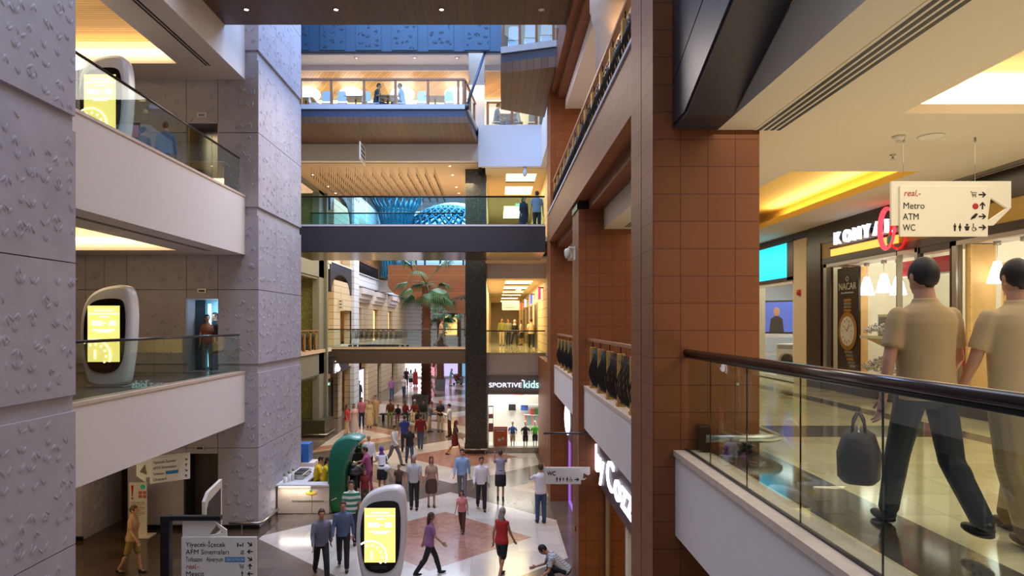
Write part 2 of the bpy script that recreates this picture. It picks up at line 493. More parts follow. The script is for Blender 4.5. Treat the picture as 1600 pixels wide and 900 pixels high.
# ================================================================== STRUCTURE
# ---- ground floor
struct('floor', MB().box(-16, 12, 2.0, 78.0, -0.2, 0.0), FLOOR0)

# ---- leaf relief panels (shafts of the lifts on the left)
ZB = [(0.02, 2.355), (2.375, 4.56), (4.83, 6.99), (7.01, 9.17), (9.43, 11.59), (11.61, 13.72), (14.02, 16.2), (16.22, 18.4)]
def leaf(mb, P, c, ang, L, Wd, h, mi=0):
    """a raised almond shaped leaf on a panel; P(u,w,d) maps panel coordinates to space"""
    pts = []
    for t in (0, 0.12, 0.3, 0.5, 0.7, 0.88, 1.0): pts.append((t * L, Wd * math.sin(PI * min(1, t ** 0.85)) * 0.5))
    out = pts + [(x, -y) for (x, y) in pts[-2:0:-1]]
    ca, sa = math.cos(ang), math.sin(ang)
    def tr(x, y, d): return P(c[0] + x * ca - y * sa, c[1] + x * sa + y * ca, d)
    vs = [tr(x, y, 0.0) for x, y in out] + [tr(L * 0.3, 0, h), tr(L * 0.7, 0, h)]
    n = len(out)
    fs = []
    for i in range(n):
        a, b = i, (i + 1) % n
        ra = n if out[a][0] < 0.5 * L else n + 1; rb = n if out[b][0] < 0.5 * L else n + 1
        fs.append((a, b, rb, ra) if ra != rb else (a, b, ra))
    mb.add(vs, fs, mi, True)
def sprigs(mb, P, u0, u1, w0, w1, step, rr, mi=0, L=0.165, h=0.017, zmin=None):
    nu = max(1, int((u1 - u0) / step)); nw = max(1, int((w1 - w0) / step))
    for i in range(nu):
        for j in range(nw):
            cu = u0 + (i + 0.5 + rr.uniform(-.22, .22)) * (u1 - u0) / nu
            cw = w0 + (j + 0.5 + rr.uniform(-.25, .25)) * (w1 - w0) / nw
            base = rr.choice((1, 1, -1)) * PI / 2 + rr.uniform(-.35, .35)
            for k in rr.sample((-1, 0, 1), rr.choice((2, 2, 3))):
                a = base + k * R(36)
                l = L * rr.uniform(0.75, 1.1)
                r0 = 0.03
                x, y = cu + r0 * math.cos(a), cw + r0 * math.sin(a)
                ex, ey = x + l * math.cos(a), y + l * math.sin(a)
                if min(x, ex) < u0 + .03 or max(x, ex) > u1 - .03 or min(y, ey) < w0 + .03 or max(y, ey) > w1 - .03: continue
                leaf(mb, P, (x, y), a, l, l * 0.32, h, mi)
def shaft(name, x0, x1, y0, y1, side_joints, front_joints, ztop=18.4, zlist=ZB, holes=(), front=True, seed=1, step=0.30):
    """lift shaft with a side face looking to +x at x1 and a front face looking to -y at y0"""
    rr = random.Random(seed)
    mb = MB()
    d = 0.06
    if not holes:
        mb.box(x0, x1 - d, y0 + d, y1, 0, ztop)
    else:   # front recesses for lift doors: build the core in vertical strips
        xs = sorted(set([x0] + [h[0] for h in holes] + [h[1] for h in holes] + [x1 - d]))
        for a, b in zip(xs[:-1], xs[1:]):
            hs = sorted([(h[2], h[3]) for h in holes if h[0] <= a + 1e-6 and h[1] >= b - 1e-6])
            z = 0
            for (za, zb) in hs:
                if za > z: mb.box(a, b, y0 + d, y0 + 1.0, z, za)
                z = zb
            mb.box(a, b, y0 + d, y0 + 1.0, z, ztop)
        mb.box(x0, x1 - d, y0 + 1.0, y1, 0, ztop)
    for (za, zb) in zlist:
        for a, b in zip(side_joints[:-1], side_joints[1:]):
            mb.box(x1 - d, x1, a + .008, b - .008, za, zb)
            sprigs(mb, lambda u, w, q: (x1 + q, u, w), a, b, za, zb, step, rr)
        if front:
            for a, b in zip(front_joints[:-1], front_joints[1:]):
                segs = [(za, zb)]
                for h in holes:
                    if h[0] < b - .02 and h[1] > a + .02:
                        ns = []
                        for (p, q) in segs:
                            if h[3] <= p or h[2] >= q: ns.append((p, q)); continue
                            if h[2] > p + .02: ns.append((p, h[2]))
                            if h[3] < q - .02: ns.append((h[3], q))
                        segs = ns
                for (p, q) in segs:
                    mb.box(a + .008, b - .008, y0, y0 + d, p, q)
                    sprigs(mb, lambda u, w, k: (u, y0 - k, w), a, b, p, q, .36, rr, 0, .20, .04)
    return struct(name, mb, CONC)
LD = [(-9.16, -8.13, 0.0, 2.2), (-9.05, -8.13, L1, L1 + 2.13), (-9.05, -8.13, L2, L2 + 2.13), (-11.45, -10.8, 0, 2.2)]
shaft('wall_lift_shaft', -13.4, -6.94, 20.0, 24.4, [20.0, 21.6, 23.06, 24.4],
      [-13.4, -12.0, -11.45, -10.8, -9.05, -8.13, -6.94], holes=LD, seed=3)
shaft('wall_left_pillar', -8.3, -6.94, 8.0, 11.3, [8.0, 9.5, 11.3], [-8.3, -6.94], seed=5, step=0.29)
# side wall and return of the left galleries
struct('wall_left', MB().box(-13.6, -13.4, 6.0, 24.4, 0, 14.7), CONC)
struct('wall_left_near', MB().box(-13.4, -8.3, 7.8, 8.0, 0, 14.7), WHITE)
def pier():                                                # ground floor pier left of the recess
    mb = MB()
    rr = random.Random(9)
    mb.box(-12.7, -11.45, 18.9, 20.0, 0, 3.12)
    sprigs(mb, lambda u, w, q: (u, 18.9 - q, w), -12.7, -11.45, 0.1, 3.0, .36, rr)
    sprigs(mb, lambda u, w, q: (-11.45 + q, u, w), 18.9, 20.0, 0.1, 3.0, .36, rr)
    struct('wall_left_pier', mb, CONC)
pier()
struct('baseboard_left', MB().box(-12.75, -11.4, 18.85, 18.9, 0, .12).box(-10.8, -9.16, 19.93, 20.0, 0, .12).box(-8.13, -6.9, 19.93, 20.0, 0, .12), BLACK)

# ---- left galleries
def left_gallery(k, zt, zb):
    struct('floor_left_gallery', MB().box(-13.4, -7.35, 8.0, 20.0, zt - 0.35, zt - 0.001), mat('grey_gallery_floor', (96, 88, 80), 0.25, var=.05))
    struct('trim_left_fascia', MB().box(-7.36, -7.33, 11.3, 20.0, zb, zt - .04).box(-7.36, -7.33, 11.3, 20.0, zb, zb), WHITE)
    struct('trim_left_kerb', MB().box(-7.62, -7.31, 11.3, 20.0, zt - .04, zt + .02), KERB)
    cov = MB()                                             # ceiling with a long recessed cove
    z = zb
    cov.box(-8.75, -7.36, 8.0, 20.0, z, z + .12)           # edge band
    cov.box(-13.4, -12.6, 8.0, 20.0, z, z + .12)
    cov.box(-12.6, -8.75, 18.75, 20.0, z, z + .12)
    cov.box(-8.8, -8.75, 8.0, 18.75, z + .12, z + .62)
    cov.box(-12.6, -8.75, 18.75, 18.8, z + .12, z + .62)
    struct('ceiling_left_gallery', cov, WHITE)
    struct('ceiling_left_gallery_planks', MB().box(-12.6, -8.75, 8.0, 18.8, z + .6, z + .66), LWOOD)
    struct('trim_vent_slot', MB().box(-7.9, -7.86, 11.5, 18.9, z - .006, z).box(-7.99, -7.95, 11.5, 18.9, z - .006, z), BLACK)
    t = thing('cove_light', ['warm cove light strip in the upper left gallery ceiling', 'warm cove light strip in the lower left gallery ceiling'][k], 'light', (-10.6, 18.68, z + .3))
    MB().box(-1.9, 1.9, -.05, .02, -.05, .05).build('light_strip', COVE, t)
    area('cove_glow', (-10.6, 18.45, z + .25), (3.6, .3), 16, WARM, (R(128), 0, 0))
left_gallery(0, L2, 8.02)
left_gallery(1, L1, 3.13)
struct('trim_left_fascia_top', MB().box(-7.4, -7.33, 11.3, 20.0, 13.15, 14.9), WHITE)
cov = MB(); z = 13.15
cov.box(-8.75, -7.4, 8.0, 20.0, z, z + .12).box(-13.4, -12.6, 8.0, 20.0, z, z + .12).box(-12.6, -8.75, 18.75, 20.0, z, z + .12)
cov.box(-8.8, -8.75, 8.0, 18.75, z + .12, z + .62).box(-12.6, -8.75, 18.75, 18.8, z + .12, z + .62)
struct('ceiling_left_top', cov, WHITE)
struct('ceiling_left_top_planks', MB().box(-12.6, -8.75, 8.0, 18.8, z + .6, z + .66), LWOOD)
struct('trim_vent_slot', MB().box(-7.93, -7.88, 8.5, 18.9, z - .006, z).box(-8.02, -7.97, 8.5, 18.9, z - .006, z), BLACK)
t = thing('cove_light', 'warm cove light strip in the topmost left ceiling', 'light', (-10.6, 18.68, z + .3))
MB().box(-1.9, 1.9, -.05, .02, -.05, .05).build('light_strip', COVE, t)
area('cove_glow', (-10.6, 18.45, z + .25), (3.6, .3), 14, WARM, (R(128), 0, 0))

def glass_rail_y(label, x, y0, y1, z, joints, h=1.05, rmat=None, gm=None, rr=.03, post=False, name='glass_railing', group=None):
    """glass balustrade running along y at x"""
    t = thing(name, label, 'railing', (x, (y0 + y1) / 2, z), 0, group)
    off = (x, (y0 + y1) / 2, z)
    MB(off).tube([(x, y0, z + h), (x, y1, z + h)], rr, 10).build('handrail', rmat or RAILB, t)
    js = [y0] + list(joints) + [y1]
    for a, b in zip(js[:-1], js[1:]):
        MB(off).box(x - .008, x + .008, a + .008, b - .008, z + .02, z + h - rr * .7).build('glass_panel', gm or GLS, t)
    MB(off).box(x - .02, x + .02, y0, y1, z, z + .03).build('base_channel', SS, t)
    return t
def glass_rail_x(label, y, x0, x1, z, joints, h=1.05, rmat=None, gm=None, rr=.03, name='glass_railing', mid=None):
    t = thing(name, label, 'railing', ((x0 + x1) / 2, y, z))
    off = ((x0 + x1) / 2, y, z)
    MB(off).tube([(x0, y, z + h), (x1, y, z + h)], rr, 10).build('handrail', rmat or RAILB, t)
    js = [x0] + list(joints) + [x1]
    for a, b in zip(js[:-1], js[1:]):
        MB(off).box(a + .008, b - .008, y - .008, y + .008, z + .02, z + h - rr * .7).build('glass_panel', gm or GLS, t)
    MB(off).box(x0, x1, y - .02, y + .02, z, z + .03).build('base_channel', SS, t)
    if mid: MB(off).tube([(x0, y + .03, z + mid), (x1, y + .03, z + mid)], .014, 8).build('middle_rail', BLACK, t)
    return t
glass_rail_y('dark-topped glass railing of the upper left gallery', -7.45, 11.3, 19.85, L2, [12.2, 13.35, 14.65, 15.95, 17.3, 18.6], 1.08)
glass_rail_y('dark-topped glass railing of the lower left gallery', -7.45, 11.3, 19.85, L1, [12.0, 13.4, 14.9, 16.4, 17.9, 19.0], 1.08)

# ---- terracotta columns on the right
def tcol(name, x0, y0, z0, z1, w=1.17, d=1.2):
    mb = MB()
    mb.box(x0, x0 + w, y0, y0 + d / 2 - .015, z0, z1).box(x0, x0 + w, y0 + d / 2 + .015, y0 + d, z0, z1)
    mb.box(x0 + .03, x0 + w - .03, y0 + .1, y0 + d - .1, z0, z1)
    return struct(name, mb, TERRA)
tcol('column', 1.73, 7.5, 0, 16.0)
tcol('column', 1.87, 15.35, 0, 8.58, 1.2)
tcol('column', 1.86, 23.1, 0, 16.0, 1.3, 1.4)
t = thing('bearing_block', 'black ribbed bearing block on top of the middle terracotta column', 'bearing', (2.0, 15.5, 8.58))
MB().bbox(-.16, .1, -.12, .9, 0, .14, .01).bbox(-.13, .1, -.1, .9, .15, .2, .01).build('lower_plate', BLACK, t)
MB().bbox(-.18, .1, -.14, .9, .2, .3, .01).build('upper_plate', BLACK, t)
# beams clad in terracotta tiles, level 2 edge
struct('beam_level_two', MB().box(1.80, 2.02, 8.7, 23.1, 8.77, 9.68).box(2.02, 2.1, 8.7, 23.1, 8.77, 8.85).box(2.1, 2.42, 8.7, 23.1, 8.56, 9.6), TERRA)
struct('trim_level_two_kerb', MB().box(1.77, 2.3, 8.7, 23.1, 9.68, 9.74), KERBG)
struct('beam_level_three', MB().box(1.90, 2.05, 8.7, 23.1, 13.85, 14.75).box(2.05, 2.12, 8.7, 23.1, 13.85, 13.95).box(2.12, 2.37, 8.7, 23.1, 13.6, 14.7), TERRA)
struct('beam_terracotta_return', MB().box(2.37, 3.3, 23.2, 24.4, 9.74, 13.28), TERRA)
# ceilings / slabs of the right side
struct('floor_right_walkway', MB().box(2.06, 7.05, 0.5, 24.3, L1 - .3, L1), FLOOR1)
struct('trim_right_kerb', MB().box(1.955, 2.3, .5, 7.5, L1 - .05, L1 + .012).box(1.98, 2.3, 8.7, 15.35, L1 - .05, L1 + .012).box(1.98, 2.3, 16.55, 23.1, L1 - .05, L1 + .012), KERB)
struct('trim_right_parapet', MB().box(1.976, 2.06, .5, 7.5, 3.68, L1 - .05).box(2.06, 3.4, .5, 7.5, 3.68, 3.72), WHITE)
struct('trim_right_parapet_beyond', MB().box(1.99, 2.2, 8.7, 15.35, 3.66, L1 - .05).box(1.99, 2.2, 16.55, 23.1, 3.66, L1 - .05), WHITE)
Zc = 8.13
cm = MB()                                                  # walkway ceiling with two light trays
trays = [(4.12, 5.93, .5, 6.92), (4.12, 5.93, 9.55, 16.6)]
cm.box(2.44, 4.12, .5, 24.3, Zc, Zc + .1).box(5.93, 7.05, .5, 24.3, Zc, Zc + .1)
cm.box(4.12, 5.93, 6.92, 9.55, Zc, Zc + .1).box(4.12, 5.93, 16.6, 24.3, Zc, Zc + .1)
cm.box(2.44, 2.5, .5, 24.3, Zc + .1, Zc + .5)
cm.box(4.07, 4.12, .5, 6.92, Zc + .1, Zc + .45).box(4.07, 5.98, 7.35, 7.4, Zc + .1, Zc + .45).box(5.93, 5.98, .5, 7.4, Zc + .1, Zc + .45).box(4.07, 5.98, .5, 7.4, Zc + .45, Zc + .5)
struct('ceiling_right_walkway', cm, CEIL)
tm = MB()
x0, x1, y0, y1 = trays[1]
tm.box(x0 - .05, x0, y0, y1, Zc + .1, Zc + .42).box(x1 + .42, x1 + .47, y0, y1, Zc + .1, Zc + .42).box(x0 - .05, x1 + .47, y0 - .05, y0, Zc + .1, Zc + .42).box(x0 - .05, x1 + .47, y1, y1 + .05, Zc + .1, Zc + .42)
tm.box(x0 - .05, x1 + .47, y0 - .05, y1 + .05, Zc + .42, Zc + .47)
tm.box(x1 - .012, x1 - .001, y0, y1, Zc, Zc + .11).box(x0, x1, y1 - .012, y1 - .001, Zc, Zc + .11).box(x0 + .001, x0 + .012, y0, y1, Zc, Zc + .11)
struct('ceiling_yellow_tray', tm, TRAYY)
t = thing('cove_light', 'warm cove light strip inside the yellow ceiling tray', 'light', (x1 + .32, 12.4, Zc + .16))
MB().box(-.04, .04, -2.7, 2.7, -.04, .04).build('light_strip', COVE, t)
area('tray_glow', (x1 + .22, 12.4, Zc + .2), (.2, 5.4), 26, (1, .82, .52), (0, R(125), 0))
t = thing('cove_light', 'warm cove light strip in the bright ceiling tray at the upper right', 'light', (5.02, 7.27, Zc + .16))
MB().box(-.88, .88, -.04, .04, -.05, .05).build('light_strip', COVE, t)
area('tray_glow', (5.02, 7.16, Zc + .18), (1.7, .2), 30, WARM, (R(125), 0, 0))
vt = thing('ceiling_vent', 'long slotted air vent in the cream ceiling', 'vent', (3.0, 5.5, Zc))
MB().box(-.16, .16, -3.2, 2.05, -.004, -.001).build('frame', CEIL, vt)
MB().box(-.125, -.085, -3.2, 2.0, -.007, -.003).box(-.055, -.015, -3.2, 2.0, -.007, -.003).box(.015, .055, -3.2, 2.0, -.007, -.003).box(.085, .125, -3.2, 2.0, -.007, -.003).build('slot', BLACK, vt)
vt = thing('ceiling_vent', 'slotted air vent beside the dark shop fascia', 'vent', (6.9, 9.6, Zc))
MB().box(-.13, .13, -2.5, 1.9, -.004, -.001).build('frame', CEIL, vt)
MB().box(-.10, -.07, -2.5, 1.85, -.007, -.003).box(-.04, -.01, -2.5, 1.85, -.007, -.003).box(.02, .05, -2.5, 1.85, -.007, -.003).box(.07, .1, -2.5, 1.85, -.007, -.003).build('slot', BLACK, vt)
vt = thing('ceiling_vent', 'slotted air vent between the middle and near terracotta columns', 'vent', (2.95, 13.4, Zc))
MB().box(-.16, .16, -1.6, 1.6, -.004, -.001).build('frame', CEIL, vt)
MB().box(-.12, -.08, -1.6, 1.6, -.007, -.003).box(-.05, -.01, -1.6, 1.6, -.007, -.003).box(.02, .06, -1.6, 1.6, -.007, -.003).box(.09, .13, -1.6, 1.6, -.007, -.003).build('slot', BLACK, vt)
area('added_tray_lip_fill', (5.02, 4.2, Zc + .4), (1.4, 4.0), 60, (1, .88, .66))  # fill lamp added inside the tray to light its far lip and walkway
# dark steel-clad inclined beam at the top right
bm_ = MB()
bm_.prism([(7.49, 8.13), (6.98, 8.13), (2.0, 9.97), (2.0, 12.0), (7.49, 12.0)], 'x', 1.95, 2.43)
struct('beam_inclined_steel', bm_, DMET)
cl = MB()
cl.prism([(7.45, 8.17), (6.98, 8.17), (2.0, 10.01), (2.0, 10.6), (5.35, 9.36), (6.3, 9.02), (7.45, 8.6)], 'x', 1.93, 1.95).prism([(7.45, 8.62), (2.0, 10.63), (2.0, 12.0), (7.45, 12.0)], 'x', 1.93, 1.95)
struct('trim_inclined_steel_side', cl, STEELB)
# upper gallery on the right (level 2)
struct('floor_upper_right_gallery', MB().box(2.3, 7.05, .5, 24.3, L2 - .3, L2 - .01), CEIL)
struct('ceiling_upper_right_gallery', MB().box(2.37, 7.05, 8.7, 24.3, 13.28, 13.4).box(2.37, 2.45, 8.7, 23.1, 13.4, 13.7), WHITE)
struct('wall_right_end', MB().box(3.1, 7.05, 24.3, 24.45, L1 - .3, 8.2).box(2.3, 12, 24.3, 24.45, L2 - .3, 14.7).box(2.3, 12, 31.8, 31.95, 0, 4.5), BEIGE)
struct('wall_upper_right_gallery', MB().box(7.05, 7.2, .5, 24.3, 8.23, 14.7), BEIGE)
mb = MB()
mb.lathe((2.52, 15.35, L2), [(.27, 0), (.27, 2.9), (.31, 2.95), (.36, 3.1), (.38, 3.25), (.40, 3.3), (.40, 3.54)], 24)
struct('column_round_plaster', mb, WHITE)
spot('column_uplight', (2.9, 15.0, L2 + 2.3), 25, (1.0, .45, .2), 100, .8, (PI, 0, 0))

# ---- wooden soffit bridge overhead (level 3)
mb = MB()
mb.box(-7.33, 1.90, 15.2, 18.5, 14.1, 14.16)
struct('ceiling_bridge_soffit', mb, DWOOD)
struct('bridge_level_three', MB().box(-7.33, 1.90, 15.2, 18.5, 14.16, 14.9), DMET)
for i, (px, lab) in enumerate([(385, 'lit recessed downlight in the dark wooden soffit nearest the left wall'), (525, 'lit recessed downlight in the middle of the dark wooden soffit'), (690, 'lit recessed downlight in the dark wooden soffit above the food court'), (846, 'unlit recessed downlight in the dark wooden soffit beside the terracotta beam')]):
    t = thing('downlight', lab, 'light', (PX(px, 17.6), 17.6, 14.1), 0, 'downlights in the wooden soffit')
    MB().lathe((0, 0, 0), [(.085, 0.0), (.085, -.012), (.062, -.012), (.06, -.004)], 16).build('trim_ring', SS if i == 3 else DMET, t)
    MB().lathe((0, 0, 0), [(.058, -.002), (.04, -.012), (.0, -.016)], 12).build('lamp', HOTW if i < 3 else SIGNW, t)
    if i < 3: spot('downlight_beam', (PX(px, 17.6), 17.6, 14.05), 120, WARM, 70)

# ---- middle: footbridge on level 2
struct('bridge_level_two', MB().box(-7.9, 1.9, 25.9, 25.96, 8.74, 9.70).box(-7.9, 1.9, 25.96, 29.3, 9.2, 9.6), DMET)
struct('ceiling_bridge_level_two', MB().box(-7.9, 1.9, 25.96, 29.3, 8.72, 8.78), mat('glossy_bronze_panel', (120, 100, 76), .18, metal=.6, var=.05))
struct('trim_bridge_kerb', MB().box(-7.9, 1.9, 25.88, 26.2, 9.70, 9.76), KERBG)
struct('floor_bridge_level_two', MB().box(-7.9, 1.9, 26.2, 29.3, 9.6, 9.73), FLOOR1)
glass_rail_x('blue-tinted glass railing on the front of the upper footbridge', 26.0, -7.85, 1.88, 9.76, [-4.9, -2.8, -.65], 1.08, BLACK, GLB, .035)
glass_rail_x('blue-tinted glass railing on the far side of the upper footbridge', 29.2, -7.9, -1.35, 9.73, [-6.3, -4.7, -3.0], 1.0, BLACK, GLB, .03)

# ---- food court deck on level 3
SLB = [(-9.6, 27.0), (-1.11, 27.0), (-.78, 30.2), (-9.6, 30.2)]
struct('deck_food_court', MB().prism(SLB, 'z', 14.50, 14.68), KERBG)
SLB2 = [(-9.6, 27.06), (-1.17, 27.06), (-.84, 30.2), (-9.6, 30.2)]
struct('trim_food_court_band', MB().prism(SLB2, 'z', 14.20, 14.50), DCONC)
struct('trim_food_court_planks', MB().prism(SLB, 'z', 13.95, 14.20), DWOODR)
struct('floor_food_court_back', MB().box(-9.6, 2.2, 30.2, 40.0, 14.3, 14.66), CEIL)
struct('beam_food_court', MB().box(-9.6, -.75, 30.2, 30.5, 13.2, 14.66), WHITE)
struct('wall_upper_white', MB().box(-.75, 2.25, 30.0, 30.3, 12.92, 14.75), WHITEB)
struct('trim_white_return', MB().box(2.0, 2.25, 24.5, 30.0, 12.92, 14.6), WHITEB)
struct('column_white_upper', MB().box(PX(732, 30.32), PX(757, 30.32), 30.32, 30.7, 14.66, 18.2), WHITEB)
# level 4 blue leaf wall above the food court
def blue_wall():
    mb = MB(); rr = random.Random(21)
    mb.box(-9.0, .25, 27.6, 27.8, 17.02, 20.0)
    xs = [-8.6 + 1.6 * k for k in range(6)]
    for k in range(6):
        a = -8.55 + k * 1.46
        mb.box(a, a + 1.02, 27.56, 27.6, 17.05, 20.0)
        sprigs(mb, lambda u, w, q: (u, 27.555 - q, w), a, a + 1.02, 17.05, 19.3, .30, rr, 1, .15, .012)
    struct('wall_blue_leaf', mb, [BLUEP, DARKLEAF])
blue_wall()
GA, GB = PX(732, 28.6), PX(757, 28.6)
struct('ceiling_food_court', MB().box(-9.6, GA, 27.8, 28.9, 16.95, 17.02).box(-9.6, GA, 28.9, 28.98, 16.72, 16.97).box(GB, 2.2, 27.8, 28.9, 16.95, 17.02).box(GB, 2.2, 28.9, 28.98, 16.72, 16.97), WHITE)
struct('ceiling_food_court_planks', MB().box(-9.6, GA, 28.98, 32.4, 16.72, 16.78).box(GB, 2.2, 28.98, 32.4, 16.72, 16.78).box(GA, GB, 30.8, 32.4, 16.72, 16.78), LWOODX)
struct('wall_food_court_back', MB().box(-9.6, 2.2, 34.0, 34.15, 14.66, 18.0), WHITE)
t = thing('cove_light', 'bright cove light strip along the food court back wall', 'light', (-3.5, 32.6, 16.6))
MB().box(-5.9, 5.6, -.05, .05, -.05, .05).build('light_strip', COVE, t)
area('food_court_wash', (-3.6, 32.9, 16.4), (11, .3), 130, WARM, (R(60), 0, 0))
area('food_court_uplight', (-3.6, 30.8, 15.9), (10, 1.5), 60, YEL, (PI, 0, 0))
for i, px in enumerate((557, 648, 714)):
    t = thing('downlight', ['round downlight above the food court, leftmost of its row', 'round downlight above the food court, middle of its row', 'round downlight above the food court, rightmost of its row'][i], 'light', (PX(px, 28.1), 28.1, 16.95), 0, 'downlights over the food court')
    MB().lathe((0, 0, 0), [(.11, .0), (.11, -.015), (.085, -.015)], 14).build('trim_ring', WHITE, t)
    MB().lathe((0, 0, 0), [(.084, -.003), (.0, -.02)], 12).build('lamp', HOTW, t)
# diagonal steel tie
t = thing('tie_rod', 'dark steel tie rod slanting from blue wall down to deck corner', 'rod', (-1.1, 27.0, 14.7))
MB((-1.1, 27.0, 14.7)).tube([(-1.13, 27.05, 14.62), (-.42, 27.75, 17.05)], .055, 8).build('rod', DCONC, t)
MB((-1.1, 27.0, 14.7)).lathe((-1.13, 27.05, 14.5), [(.09, 0), (.09, .2)], 12).build('socket', DMET, t)

# cantilever deck at level 3 right
def cant():
    k0, k1 = (.17, 21.75), (1.9, 21.2); f0, f1 = (.2, 25.4), (1.9, 26.4)
    P4 = [k0, k1, f1, f0]
    struct('deck_cantilever', MB().prism(P4, 'z', 14.62, 14.82), KERBG)
    q = [(k0[0] + .03, k0[1] + .06), (k1[0], k1[1] + .06), f1, f0]
    struct('trim_cantilever_band', MB().prism(q, 'z', 14.32, 14.62), DCONC)
    struct('trim_cantilever_planks', MB().prism(P4, 'z', 13.98, 14.32), DWOODR)
    t = thing('deck_railing', 'wood-posted glass railing on the small deck at the top right', 'railing', (1.0, 21.5, 14.82))
    of = (1.0, 21.5, 14.82)
    for i in range(4):
        x = .25 + i * .52; y = 21.75 - (x - .17) * .318 + .06
        MB(of).box(x - .035, x + .035, y, y + .06, 14.82, 15.9).build('post', WOODR, t)
    MB(of).tube([(.2, 21.8, 15.9), (1.9, 21.26, 15.9)], .04, 8).build('handrail', WOODR, t)
    MB(of).add([(.2, 21.83, 14.87), (1.9, 21.29, 14.87), (1.9, 21.29, 15.8), (.2, 21.83, 15.8), (.2, 21.84, 14.87), (1.9, 21.3, 14.87), (1.9, 21.3, 15.8), (.2, 21.84, 15.8)], [(0, 1, 2, 3), (7, 6, 5, 4), (0, 4, 5, 1), (3, 2, 6, 7)]).build('glass_panel', GLS, t)
cant()

# ---- granite column in the middle and the shop wall on the right
struct('column_granite', MB().box(PX(727, 31.6), PX(760, 31.6), 31.6, 32.6, .45, 14.6).box(PX(726, 31.6), PX(761, 31.6), 31.55, 32.65, 0, .5), GREENST)
XL, XR = PX(759, 31.8), 2.35
struct('wall_shop_front', MB().box(XL, XR, 31.9, 32.1, 3.45, L1 - .02).box(XL, XR, 31.9, 32.1, 8.12, 8.86), WHITE)
struct('trim_shop_front_kerb', MB().box(XL, XR, 31.85, 32.2, L1 - .03, L1 + .02), KERB)
struct('bridge_soffit_right', MB().box(XL, XR, 29.3, 31.9, 8.80, 8.9), CEIL)
struct('floor_corridor_level_one', MB().box(XL, XR, 32.1, 72, L1 - .2, L1), FLOOR1)
struct('floor_corridor_level_two', MB().box(XL, XR, 29.3, 72, L2 - .2, L2), FLOOR1)
struct('wall_corridor_left', MB().box(XL - .1, XL, 32.7, 72, L1, 13.0), BEIGE)
struct('wall_corridor_right', MB().box(XR, XR + .15, 24.5, 72, L1, 13.0), STONE)
struct('wall_corridor_end', MB().box(XL, XR, 72, 72.2, L1, 13.0), WHITE)
def corridor_ceiling(z, ys, y0):
    mb = MB()
    a, b = XL + .95, XR - .45
    mb.box(XL, a, y0, 72, z, z + .1).box(b, XR, y0, 72, z, z + .1)
    e = y0
    for (p, q) in ys:
        mb.box(a, b, e, p, z, z + .1); e = q
        mb.box(a, b, p, q, z + .08, z + .1)
    mb.box(a, b, e, 72, z, z + .1)
    struct('ceiling_corridor', mb, CEIL)
    for i, (p, q) in enumerate(ys):
        t = thing('ceiling_light_panel', None, 'light', ((a + b) / 2, (p + q) / 2, z + .05), 0, 'light panels of the upper corridor' if z > 10 else 'light panels of the lower corridor')
        t['label'] = ('glowing rectangular ceiling panel in the upper corridor, %s from the front' if z > 10 else 'glowing rectangular ceiling panel in the lower corridor, %s from the front') % ('first', 'second', 'third', 'fourth', 'fifth', 'sixth')[i]
        MB().box(a - (a + b) / 2, b - (a + b) / 2, p - (p + q) / 2, q - (p + q) / 2, 0, .02).build('diffuser', glow('yellow_ceiling_glow', (255, 222, 150), 4.0), t)
        MB().box(a - (a + b) / 2, b - (a + b) / 2, -(q - p) / 2 - .03, -(q - p) / 2, -.05, .02).box(a - (a + b) / 2, b - (a + b) / 2, (q - p) / 2, (q - p) / 2 + .03, -.05, .02).build('frame', CEIL, t)
corridor_ceiling(8.14, [(34.0, 37.6), (39.2, 43), (45, 48), (50, 53), (56, 60), (63, 68)], 32.1)
corridor_ceiling(12.9, [(31.4, 33.3), (34.3, 36.6), (40, 45), (49, 56)], 30.3)
# ================================================================== STREET BEHIND THE BRIDGES
def m_hplank(n, b):
    P = n.sep(n.pos())
    d = n.math('DIVIDE', P[2], 0.22); idx = n.math('FLOOR', d)
    wn = n.add('ShaderNodeTexWhiteNoise', noise_dimensions='1D'); n.l.new(idx, wn.inputs['W'])
    cb = n.add('ShaderNodeCombineXYZ'); n.l.new(n.math('MULTIPLY', P[0], 1.0), cb.inputs[0]); n.l.new(n.math('MULTIPLY', P[2], 14), cb.inputs[1])
    g = n.noise(cb.outputs[0], 1.2, 4)
    c = n.mix(n.math('ADD', n.math('MULTIPLY', wn.outputs[0], .35), n.math('MULTIPLY', g, .65)), lin((108, 62, 34)), lin((150, 92, 54)))
    gap = n.math('LESS_THAN', n.math('FRACT', d), .06)
    n.l.new(n.mix(gap, c, lin((80, 46, 28))), b.inputs['Base Color'])
HULLW = custom('hull_wood_boards', m_hplank, .45)
TEAL = mat('teal_lattice_tube', (24, 110, 140), .35, metal=.2, var=.05)
PORT = mat('grey_green_stone_frame', (122, 124, 112), .55, var=.05)
DKGLASS = mat('dark_doorway', (34, 28, 24), .3, var=.05)
YLIT = glow('yellow_shop_light', (255, 206, 120), 1.6)
WLIT = glow('white_shop_light', (250, 246, 255), 1.5)

